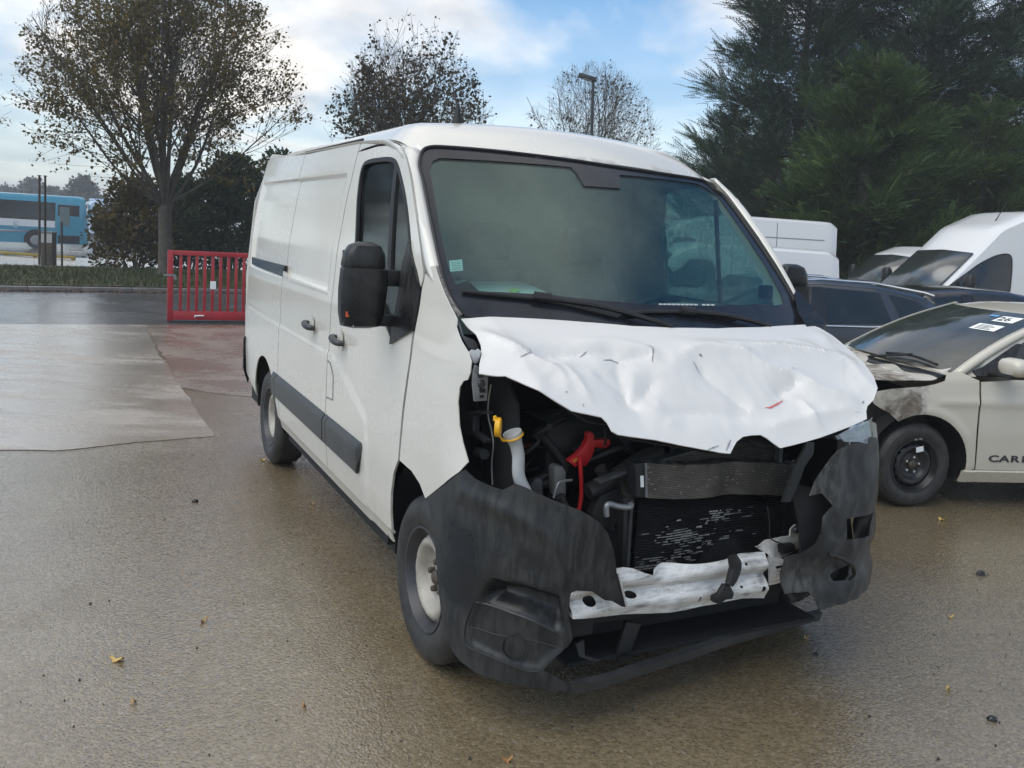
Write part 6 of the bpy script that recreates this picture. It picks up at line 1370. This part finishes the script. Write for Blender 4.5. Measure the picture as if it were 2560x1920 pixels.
# ---- white vans
WV = paint_mat('white_van_paint', (.64, .65, .655), amount=.10)
def panel_van(loc, yaw, label, L=5.6, Ht=2.5, W=.98, high=True, grp='white vans parked behind', wsz=(1.12, 1.98), nose=.95, win_px=None):
    t = thing('parked_van', (loc[0], loc[1], 0), yaw, label, 'van', grp); b0, b1 = wsz; xc = -.12; xt = xc-(b1-b0)*.95
    st = [(nose, .32, .60, .62, .80, .80, .70), (nose-.12, .28, .82, .86, .92, .90, .78), (.30, .25, 1.0, b0-.06, .97, .95, .80), (xc, .25, 1.12, b0+.02, .98, .96, .80), (xt, .25, 1.18, b1+.02, .99, .97, .78)]
    if high: st += [(xt-.35, .25, 1.2, b1+(Ht-b1)*.55, .99, .98, .76), (xt-.9, .25, 1.2, Ht-.06, .99, .98, .76), (xt-1.5, .25, 1.2, Ht, .99, .98, .78)]
    else: st += [(xt-.4, .25, 1.2, Ht-.01, .99, .98, .76), (xt-1.0, .25, 1.2, Ht, .99, .98, .78)]
    st += [(-L+nose+.15, .25, 1.2, Ht-.02, .98, .97, .78), (-L+nose, .35, 1.2, Ht-.10, .94, .93, .74)]
    Sx = Shell([(q[0], q[1], q[2], q[3], q[4]*W/.98, q[5]*W/.98, q[6]*W/.98) for q in st]); Sx.build(t, WV, 80)
    wpoly = spline([(xc-.16, b0+.10), (xc-.30, b0+.055), (xt-.50, b0+.05), (xt-.58, b0+.10), (xt-.60, b0+.30), (xt-.57, b1-.17), (xt-.50, b1-.12), (xt-.20, b1-.13), (xt-.02, b1-.30)], 4, True)
    if win_px:
        fr_ = Frame(loc[0], loc[1], yaw); wpoly = []
        for px, py in win_px: q = fr_.hit(lambda P: P[1]-Sx.Y(P[0], P[2]), px, py, 6, 24); wpoly.append((q[0], q[2]))
        wpoly = spline(wpoly, 3, True)
    for sg in (1, -1):
        Sx.patch('window_rubber', shrink(wpoly, -.025), M['rubber'], t, .003, sg)
        Sx.patch('cab_window', wpoly, AG, t, .006, sg)
        for x in (-1.55, -3.2):
            if -L+nose < x-.3: 
                m_ = MB(); m_.tube([(x, sg*(Sx.Y(x, z)+.001), z) for z in np.linspace(.4, Ht-.12, 8)], .006, 4); m_.build('door_seam', M['rubber'], t)
        m_ = MB(); m_.tube([(x, sg*(Sx.Y(x, .92)+.002), .92) for x in np.linspace(-1.0, -L+nose+.4, 6)], .010, 4); m_.build('side_crease', M['greymetal'], t)
        z_ = Ht-.42
        m_ = MB(); m_.tube([(x, sg*(Sx.Y(x, z_)+.002), z_) for x in np.linspace(xt-1.1, -L+nose+.3, 6)], .010, 4); m_.build('side_crease', M['greymetal'], t)
        m_ = MB(); rows = [(b0-.02, .6), (b0+.02, 1), (b0+.28, 1), (b0+.34, .6)]; vv = []
        for z, k in rows: vv += [(xc-.30+.07*k*math.copysign(abs(math.cos(a))**.6, math.cos(a)), sg*(W+.16)+.10*k*math.copysign(abs(math.sin(a))**.6, math.sin(a)), z) for a in np.linspace(0, 2*math.pi, 16, endpoint=False)]
        m_.add(vv, [(i*16+k, i*16+(k+1) % 16, (i+1)*16+(k+1) % 16, (i+1)*16+k) for i in range(3) for k in range(16)]+[tuple(range(16))[::-1], tuple(48+k for k in range(16))]); mm = m_.build('door_mirror', M['black'], t, 50)
        m_ = MB(); m_.box((xc-.33, min(sg*(W-.06), sg*(W+.10)), b0+.08), (xc-.27, max(sg*(W-.06), sg*(W+.10)), b0+.14)); m_.build('mirror_arm', M['black'], mm)
        for x in (0, -L+nose+1.25): wheel_s(t, (x, sg*(W-.10), .34), sg, .34, .21, .21, M['steelrim'])
        m_ = MB(); m_.box((nose-.20, sg*.66-.16, .84), (nose-.02, sg*.66+.14, 1.0)); m_.build('headlight', M['chrome'], t, bevel=.03)
        m_ = MB(); m_.box((-L+nose-.004, sg*(W-.12)-.05, .95), (-L+nose+.10, sg*(W-.12)+.05, 1.35)); m_.build('tail_light', simple('van_tail_red', (.3, .02, .02), .25), t, bevel=.01)
    w0, w1 = .765*W/.98, .735*W/.98
    wsp_ = [(xc+.02, -w0, b0+.05), (xc+.05, 0, b0+.05), (xc+.02, w0, b0+.05), (xt+.06, w1, b1-.02), (xt+.08, 0, b1), (xt+.06, -w1, b1-.02)]
    m_ = MB(); m_.add([(x+.010, y, z+.012-.018*abs(y)) for x, y, z in wsp_], [(0, 1, 4, 5), (1, 2, 3, 4)]); o = m_.build('windscreen', AGW, t, 60); o.modifiers.new('s', 'SOLIDIFY').thickness = .02
    m_ = MB(); m_.tube([(xt-.55, .3, Ht-.25 if high else Ht-.02), (xt-.75, .3, Ht+.12 if high else Ht+.16)], [.010, .004], 6); m_.build('antenna', M['rubber'], t)
    m_ = MB(); m_.box((nose-.05, -.80, .34), (nose+.06, .80, .58)); m_.build('front_bumper', M['black'], t, bevel=.04)
    m_ = MB(); m_.tube([(-L+nose-.002, 0, z) for z in np.linspace(.5, Ht-.2, 4)], .008, 4); m_.build('rear_door_seam', M['rubber'], t)
    return t
VY = math.radians(190)
VA = math.radians(188.6); panel_van((6.352, 14.648), VA, 'large white high-roof van at the right edge facing left', 6.2, 2.64, high=True, wsz=(1.22, 1.91), win_px=[(2372, 722), (2395, 702), (2425, 680), (2450, 662), (2485, 644), (2510, 638), (2524, 641), (2527, 660), (2524, 705), (2519, 732), (2500, 740), (2440, 733), (2390, 730)])
panel_van(place(2118, 691, 18.5, -.12, -.80, VA), VA, 'smaller white van left of and behind the large one, its windscreen showing', 5.0, 1.97, high=False, wsz=(1.20, 1.78))
VR = math.radians(186)
panel_van(place(2096, 600, 19.0, -4.55, .9, VR), VR, 'high-roof white van seen from its flank behind the low white van', 5.5, 2.42, high=True, wsz=(1.2, 1.98))
panel_van(place(2102, 660, 14.6, -3.4, .8, VR), VR, 'low white van with its tail to the right, just right of the crashed van windscreen', 4.35, 1.80, W=.88, high=False, wsz=(1.05, 1.62))
# ---- fallen leaves and bits on the wet ground
def fallen_leaf(px, py, s, rot, mat, label, kind=0):
    x, y = W0(px, py); rs = random.Random(int(px*7+py)); n = 10; pts = []
    for k in range(n):
        a = 2*math.pi*k/n; r = s*(.55+.45*abs(math.cos(a)))*rs.uniform(.7, 1.2)*(1.0 if k % 2 else .72); pts.append((r*math.cos(a), .62*r*math.sin(a), .012+.010*math.cos(2*a+rs.random())))
    V = [(0, 0, .010)]+pts; F = [(0, 1+k, 1+(k+1) % n) for k in range(n)]; V2 = V+[(a, b, c-.003) for a, b, c in V]; F2 = F+[(q[0]+n+1, q[2]+n+1, q[1]+n+1) for q in F]
    o = mesh_obj('fallen_leaf', V2, F2, mat); o.location = (x, y, .0); o.rotation_euler = (0, 0, rot); return tag(o, label, 'leaf', 'leaves fallen on the asphalt')
LY = simple('yellow_leaf', (.50, .34, .10), .5, var=.3, scale=40); LB = simple('pale_brown_leaf', (.42, .28, .12), .55, var=.3, scale=40); LO = simple('orange_leaf', (.34, .15, .04), .55, var=.3, scale=40)
for i, (px, py, s, m_, lab) in enumerate(((290, 1653, .035, LY, 'largest yellow leaf on the asphalt at lower left'), (510, 1555, .026, LB, 'brownish leaf on the asphalt left of the front wheel'), (335, 1760, .018, LB, 'small pale brown leaf near the bottom left'), (657, 1152, .035, LY, 'yellow leaf beside the rear tyre'), (2354, 1302, .03, LY, 'yellow leaf below the cream car wheel'), (2376, 1545, .02, LY, 'yellow leaf on the asphalt right of the van bumper'), (2370, 1728, .015, LY, 'pale leaf at lower right of the picture'), (2015, 1598, .012, LY, 'tiny yellow leaf in front of the crushed bumper corner'), (780, 1263, .02, LB, 'brown leaf on the asphalt left of the van door'), (760, 1770, .014, LO, 'orange speck of leaf near the bottom, below the front wheel'), (1270, 1905, .02, LO, 'orange leaf at the bottom edge of the picture'))):
    fallen_leaf(px, py, s, i*1.3, m_, lab)
DB = simple('dark_wet_stone', (.012, .012, .012), .35)
for px, py, s, lab in ((2452, 1437, .028, 'dark lump on the asphalt right of the crushed bumper'), (2480, 1801, .022, 'dark brown scrap on the asphalt at lower right'), (2040, 1638, .014, 'small dark clump in front of the bumper lip'), (488, 1255, .022, 'dark twig-like scrap on the asphalt left of the van')):
    x, y = W0(px, py); m_ = MB(); rs = random.Random(px); vv = []
    for i, (z, k) in enumerate(((0, .9), (.35, 1.0), (.7, .7), (.9, .2))): vv += [(s*k*rs.uniform(.8, 1.2)*math.cos(a), s*.7*k*rs.uniform(.8, 1.2)*math.sin(a), s*z) for a in np.linspace(0, 2*math.pi, 9, endpoint=False)]
    m_.add(vv, [(i*9+k, i*9+(k+1) % 9, (i+1)*9+(k+1) % 9, (i+1)*9+k) for i in range(3) for k in range(9)]+[tuple(27+k for k in range(9))]); o = m_.build('debris_lump', DB, None, 60); o.location = (x, y, 0); tag(o, lab, 'debris', 'bits of debris on the asphalt')
def grit():
    rs = np.random.RandomState(12); V = []; F = []
    for i in range(170):
        px, py = rs.uniform(-20, 2580), 1000+900*rs.random()**.8; x, y = W0(px, py); s = rs.uniform(.002, .006)*(1.5 if rs.random() < .1 else 1); n = len(V); a = rs.uniform(0, 6.3)
        V += [(x+s*math.cos(a+k*2.1), y+s*math.sin(a+k*2.1), .001) for k in range(3)]+[(x, y, .002+s*1.2)]; F += [(n, n+1, n+3), (n+1, n+2, n+3), (n+2, n, n+3)]
    o = mesh_obj_raw('loose_grit', V, F, DB, None); return tag(o, 'dark grit scattered over the wet asphalt', 'grit', kind='stuff')
grit()
# ================================================================== trees and bushes
def leaf_mat(name, c0, c1, c2, trans=.25):
    m, nt, out = nodes(name); c = geo_pos(nt)
    f = noise_tex(nt, c, 1.1, 4, .7); g = noise_tex(nt, c, 9, 3, .6)
    cc = ramp(nt, mathn(nt, 'ADD', mathn(nt, 'MULTIPLY', f, .6), mathn(nt, 'MULTIPLY', g, .4)), [(.38, c0), (.52, c1), (.66, c2)])
    d = nd(nt, 'ShaderNodeBsdfPrincipled'); nt.links.new(cc, d.inputs['Base Color']); d.inputs['Roughness'].default_value = .7; d.inputs['Specular IOR Level'].default_value = .25
    t = nd(nt, 'ShaderNodeBsdfTranslucent'); nt.links.new(cc, t.inputs[0])
    mx = nd(nt, 'ShaderNodeMixShader'); mx.inputs[0].default_value = trans; nt.links.new(d.outputs[0], mx.inputs[1]); nt.links.new(t.outputs[0], mx.inputs[2]); nt.links.new(mx.outputs[0], out.inputs[0]); return m
BARK = simple('grey_brown_bark', (.085, .072, .055), .85, var=.4, scale=6, bumps=.6, bscale=30)
LEAF1 = leaf_mat('olive_autumn_leaves', (.078, .072, .024), (.135, .108, .032), (.24, .135, .034), .4)
LEAF2 = leaf_mat('brown_autumn_leaves', (.036, .030, .016), (.060, .044, .019), (.095, .058, .022), .3)
def decid(base, H, spread, tr, clear, nlimb, leafmat, nleaf, leaf, seed, label, loc_z=0.0, lean=(0, 0), top=1.0, low=.30, group=None, twigs=1.0):
    rs = random.Random(seed); t = thing('deciduous_tree', (base[0], base[1], base[2]), 0, label, 'tree', group)
    mb = MB(); ends = []
    def tube(pts, r0, r1, n): mb.tube(pts, [r0+(r1-r0)*i/(len(pts)-1) for i in range(len(pts))], n, False)
    fork = Vector((lean[0]*clear, lean[1]*clear, clear))
    mb.tube([(0, 0, -.15), (0, 0, .12), (lean[0]*clear*.5, lean[1]*clear*.5, clear*.5), tuple(fork), tuple(fork+Vector((0, 0, .5)))], [tr*1.35, tr*1.05, tr*.9, tr*.88, tr*.5], 12)
    C = Vector((0, 0, clear+(H-clear)*low)); A = spread/2; B = H-C.z
    def reach(p, d):      # distance along d to the crown envelope
        lo, hi = 0.0, 20.0
        for _ in range(18):
            m = (lo+hi)/2; q = p+d*m; dz = q.z-C.z; b = B if dz > 0 else (C.z-clear*.9)
            e = (q.x**2+q.y**2)/A**2
            e = e+(dz/b)**2 if dz <= 0 else (math.sqrt(e)+0.0)**(2.0 if top > .9 else 1.5)+(dz/b)**(2.0 if top > .9 else 1.35)
            if e < 1: lo = m
            else: hi = m
        return lo
    def grow(p, d, L, r, lev, n, up):
        pts = [p]; dd = d.copy(); k = 7 if lev == 0 else 5 if lev == 1 else 4
        for i in range(k):
            dd = (dd+Vector((rs.gauss(0, .09), rs.gauss(0, .09), up+rs.gauss(0, .05)))).normalized(); pts.append(pts[-1]+dd*(L/k))
        tube(pts, r, max(.004, r*.28), n)
        if lev >= 1:
            for q in range(int(3*L/.4)+2): 
                i = rs.randint(0, k-1); ends.append((pts[i].lerp(pts[i+1], rs.random()), (pts[i+1]-pts[i]).normalized()))
        if lev < 2:
            nb = int((14 if lev == 0 else 6)*twigs)
            for q in range(nb):
                f = rs.uniform(.22 if lev == 0 else .15, .98); i = min(k-1, int(f*k)); b = pts[i].lerp(pts[i+1], f*k-i)
                dv = (pts[i+1]-pts[i]).normalized(); sd = Vector((rs.gauss(0, 1), rs.gauss(0, 1), rs.gauss(.15, .6))); sd = (sd-dv*sd.dot(dv)).normalized()
                nd_ = (dv*rs.uniform(.55, .95)+sd*rs.uniform(.5, .9)).normalized(); mx = reach(b, nd_)
                grow(b, nd_, min(mx*rs.uniform(.75, 1.05), L*rs.uniform(.35, .6))+.12, max(.005, r*(1-f*.7)*.45), lev+1, 5 if lev == 0 else 3, up*.8)
    for i in range(nlimb):
        a = 2*math.pi*i*.382+rs.uniform(-.3, .3); tilt = math.radians(rs.uniform(6, 66))*((i+.5)/nlimb)**.45
        d = Vector((math.sin(tilt)*math.cos(a), math.sin(tilt)*math.sin(a), math.cos(tilt))); p = fork+Vector((0, 0, rs.uniform(-.35, .35)*clear*.5))
        grow(p, d, max(.8, reach(p, d)*rs.uniform(.88, 1.04)), tr*rs.uniform(.18, .36), 0, 7, .05)
    mb.build('trunk', BARK, t, 60)
    V = []; F = []; rr = random.Random(seed+1)
    for i in range(nleaf):
        p, d = ends[rr.randrange(len(ends))]; p = p+Vector((rr.gauss(0, .07), rr.gauss(0, .07), rr.gauss(-.03, .07)))
        if noise.noise(Vector((p.x*.7+seed, p.y*.7, p.z*.7))) < rr.uniform(-.45, .1): continue
        u = Vector((rr.gauss(0, 1), rr.gauss(0, 1), rr.gauss(-.5, .8))).normalized(); w = u.orthogonal().normalized(); w = (w*math.cos(rr.random()*6.28)+u.cross(w)*math.sin(rr.random()*6.28)); s = leaf*rr.uniform(.6, 1.3); n = len(V)
        V += [tuple(p), tuple(p+u*s*.5+w*s*.38), tuple(p+u*s), tuple(p+u*s*.5-w*s*.38)]; F.append((n, n+1, n+2, n+3))
    mesh_obj_raw('crown', V, F, leafmat, t)
    return t
TG = 'bare autumn trees along the far side'
b1 = onw(414, 688, 2, .10)
decid((b1[0], b1[1], .10), 8.0, 7.3, 0.19, 1.75, 22, LEAF1, 42000, .085, 11, 'large spreading tree with olive-brown leaves behind the red gate', low=.34, lean=(-.02, 0), group=TG)
decid(gpt(-350, 25.5), 8.6, 7.4, .19, 1.8, 14, LEAF1, 14000, .105, 23, 'tree cut off by the left picture edge, only twigs showing', group=TG)
decid(gpt(1015, 27.5, 0), 8.2, 6.0, .15, 1.6, 18, LEAF2, 18000, .105, 31, 'pointed tree with dark brown leaves rising behind the van roof', top=.5, low=.30, group=TG)
decid(gpt(1465, 36.0, 0), 8.6, 5.8, .12, 1.6, 20, LEAF2, 3000, .10, 47, 'almost bare thin tree behind the van beside the lamp post', low=.40, group=TG)
# bushes: leaf clumps on stems
def bush(name, base, w, d, h, mat, n, leaf, seed, label, cat='bush', group=None, up=.3):
    rs = random.Random(seed); t = thing(name, base, 0, label, cat, group)
    mb = MB()
    stems = []
    for i in range(9):
        a = rs.uniform(0, 6.28); r = rs.uniform(.1, .85); p = Vector((w/2*r*math.cos(a), d/2*r*math.sin(a), h*rs.uniform(.55, .95)*(1-.35*r*r))); stems.append(p)
        mb.tube([(p.x*.25, p.y*.25, -.05), (p.x*.6, p.y*.6, p.z*.5), tuple(p)], [.03, .02, .006], 5, False)
    mb.build('stems', BARK, t)
    V = []; F = []; cl = []
    for i in range(int(14+w*h*6)):
        a = rs.uniform(0, 6.28); r = math.sqrt(rs.random())*.9; z = h*rs.uniform(.04, 1)**.8; k = math.sqrt(max(.05, 1-(z/h)**2.4)); cl.append((Vector((w/2*r*math.cos(a)*k, d/2*r*math.sin(a)*k, z*.94)), rs.uniform(.25, .5)*min(w, h)*.42))
    for i in range(n):
        c, r = cl[rs.randrange(len(cl))]; v = Vector((rs.gauss(0, 1), rs.gauss(0, 1), rs.gauss(0, .9))).normalized(); p = c+v*r*rs.uniform(.55, 1.05)
        if p.z < 0: p.z = abs(p.z)*.3
        u = (v+Vector((rs.gauss(0, .6), rs.gauss(0, .6), rs.gauss(up, .5)))).normalized(); w_ = u.orthogonal().normalized(); w_ = w_*math.cos(rs.random()*6)+u.cross(w_)*math.sin(rs.random()*6); s = leaf*rs.uniform(.6, 1.4); m = len(V)
        V += [tuple(p), tuple(p+u*s*.5+w_*s*.3), tuple(p+u*s), tuple(p+u*s*.5-w_*s*.3)]; F.append((m, m+1, m+2, m+3))
    mesh_obj_raw('crown', V, F, mat, t); return t
DKGREEN = leaf_mat('dark_hedge_leaves', (.024, .044, .020), (.042, .070, .028), (.085, .110, .038), .25)
OLIVE = leaf_mat('olive_bush_leaves', (.055, .050, .020), (.10, .082, .028), (.17, .110, .032), .3)
HG = 'bushes behind the big tree'
bb = lambda px, dep, z=.0: gpt(px, dep, z)
bush('bush', bb(335, 26.6, .05), 2.6, 2.2, 2.5, OLIVE, 9000, .13, 3, 'olive-brown bush left of the big tree trunk', group=HG)
bush('bush', bb(470, 27.6, .05), 2.6, 2.4, 2.7, DKGREEN, 9000, .13, 4, 'dark green bush right behind the red gate', group=HG)
bush('bush', bb(585, 28.0, .05), 2.8, 2.4, 3.5, DKGREEN, 11000, .14, 5, 'tall dark green bush beside the rear of the van', group=HG)
bush('bush', bb(700, 29.0, .05), 2.6, 2.4, 3.8, DKGREEN, 9000, .14, 6, 'tall dark bush mostly hidden by the van side', group=HG)
for i, (px, dep, w, h, lab) in enumerate(((20, 150, 13, 4.9, 'hazy rounded far tree at the left behind the coach roof'), (82, 160, 7, 6.6, 'tallest hazy far tree behind the coach'), (128, 155, 9, 5.2, 'hazy far tree behind the two poles'), (158, 150, 4, 4.4, 'small hazy far tree above the coach roof'), (205, 135, 6, 6.6, 'pointed far conifer above the front of the coach'), (238, 140, 7, 4.0, 'low far tree right of the coach front'))):
    bush('far_tree', bb(px, dep, -.8), w, w*.7, h, leaf_mat('far_tree_leaves_%d' % i, (.060, .070, .066), (.080, .092, .080), (.10, .10, .085), .1), 3500, .55, 60+i, lab, 'tree', 'far trees beyond the bus lot')
# conifers
CON1 = leaf_mat('dark_conifer_sprays', (.016, .036, .024), (.040, .075, .042), (.11, .155, .066), .3)
CON2 = leaf_mat('green_conifer_sprays', (.022, .048, .018), (.058, .105, .032), (.14, .195, .055), .3)
def conifer(base, H, R, mat, seed, label, nspray, zlo=.05, leanx=0.0, shape=.75, sp=.38, group='conifers behind the parked vans', lim=4.5):
    rs = np.random.RandomState(seed); rr = random.Random(seed); t = thing('conifer_tree', base, 0, label, 'tree', group); mb = MB()
    mb.tube([(0, 0, -.1), (0, 0, H*.4), (leanx*.6, 0, H*.75), (leanx, 0, H)], [.20, .15, .07, .02], 8, False)
    R0, M0, T0, RL = [], [], [], []; nb = int(H*20)
    for i in range(nb):
        f = (i+rr.random())/nb; z = H*(zlo+(.97-zlo)*f); r = R*min(1.0, (f+.02)/.16+.6)*max(.04, (1-f**1.6))**shape*rr.uniform(.62, 1.06)*(1+.18*math.sin(i*1.7)); a = i*2.4+rr.uniform(-.5, .5)
        root = np.array((leanx*f, 0, z)); tip = root+np.array((r*math.cos(a), r*math.sin(a), r*rr.uniform(.10, .55))); mid = (root+tip)/2+np.array((0, 0, -r*.12))
        mb.tube([tuple(root), tuple(mid), tuple(tip)], [.03, .018, .006], 4, False); R0.append(root); M0.append(mid); T0.append(tip); RL.append(r)
    mb.build('trunk', BARK, t)
    R0, M0, T0, RL = map(np.array, (R0, M0, T0, RL)); n = nspray; idx = rs.choice(nb, n, p=RL**1.3/(RL**1.3).sum())
    s = (.10+.95*rs.random(n)**.65)[:, None]; r_, m_, t_ = R0[idx], M0[idx], T0[idx]
    P = (1-s)**2*r_+2*s*(1-s)*m_+s**2*t_; out = t_-r_; out /= np.linalg.norm(out, axis=1, keepdims=True)
    sd = rs.normal(0, 1, (n, 3))*np.array([1, 1, .75]); P = P+sd*.13*RL[idx][:, None]*.6
    d = out*.85+sd*.38+np.array([0, 0, .42]); d /= np.linalg.norm(d, axis=1, keepdims=True)
    w = np.cross(d, np.array([0, 0, 1.0])+rs.normal(0, .45, (n, 3))); w /= np.linalg.norm(w, axis=1, keepdims=True); nn = np.cross(w, d)
    L = (sp*rs.uniform(.55, 1.3, n))[:, None, None]
    T = []; 
    for q in range(9):
        f = q/9.0; sg = 1 if q % 2 else -1; ll = .42*(1-.55*f); ex, ey = .86, .50*sg; ox, oz = f, -.14*f*f
        T += [(ox, 0, oz), (ox+ex*ll*.5, ey*ll*.5+.03*sg, oz), (ox+ex*ll, ey*ll, oz-.10*ll-.03), (ox+ex*ll*.55, ey*ll*.5-.035*sg, oz-.03)]
    T = np.array(T); V = P[:, None, :]+L*(T[None, :, 0:1]*d[:, None, :]+T[None, :, 1:2]*w[:, None, :]+T[None, :, 2:3]*nn[:, None, :])
    V = V.reshape(-1, 3); V[:, 2] = np.maximum(V[:, 2], .02); nf = len(V)//4
    me = bpy.data.meshes.new('crown'); me.vertices.add(len(V)); me.vertices.foreach_set('co', V.astype(np.float32).ravel()); me.loops.add(4*nf); me.loops.foreach_set('vertex_index', np.arange(4*nf, dtype=np.int32)); me.polygons.add(nf); me.polygons.foreach_set('loop_start', np.arange(0, 4*nf, 4, dtype=np.int32)); me.update(); me.validate()
    link('crown', me, mat, t); return t
conifer(gpt(1975, 27.5), 13.0, 2.9, CON1, 71, 'tallest dark conifer at the left of the group with open sky on its left', 30000, leanx=-.1, shape=.38, sp=.40)
conifer(gpt(1815, 28.5), 6.2, 2.1, CON1, 72, 'short conifer with a branch tip reaching left over the van roof', 9000, shape=.6)
conifer(gpt(2280, 27.0), 13.0, 3.3, CON1, 73, 'dark conifer in the middle of the group', 34000, shape=.38, sp=.40)
conifer(gpt(2150, 22.0), 6.6, 2.3, CON2, 74, 'lower fresh green conifer standing in front of the dark ones', 15000, shape=.6)
conifer(gpt(2600, 25.5), 12.5, 2.9, CON1, 75, 'conifer at the right picture edge with sky showing through', 17000, shape=.42, sp=.40)
conifer(gpt(2440, 23.5), 6.0, 2.1, CON2, 76, 'greenish low conifer behind the large white van', 10000, shape=.6)
# ================================================================== rain haze in the air
def haze():
    m, nt, out = nodes('rain_haze_air'); v = nd(nt, 'ShaderNodeVolumePrincipled'); v.inputs['Color'].default_value = (.93, .96, 1, 1); v.inputs['Density'].default_value = .0017; v.inputs['Anisotropy'].default_value = .0
    nt.links.new(v.outputs[0], out.inputs['Volume'])
    mb = MB(); mb.box((-1600, -120, -1.9), (1600, 2700, 15.5)); o = mb.build('haze', m, None, sm=False); return tag(o, 'pale rainy haze over the yard', 'haze', kind='stuff')
haze()
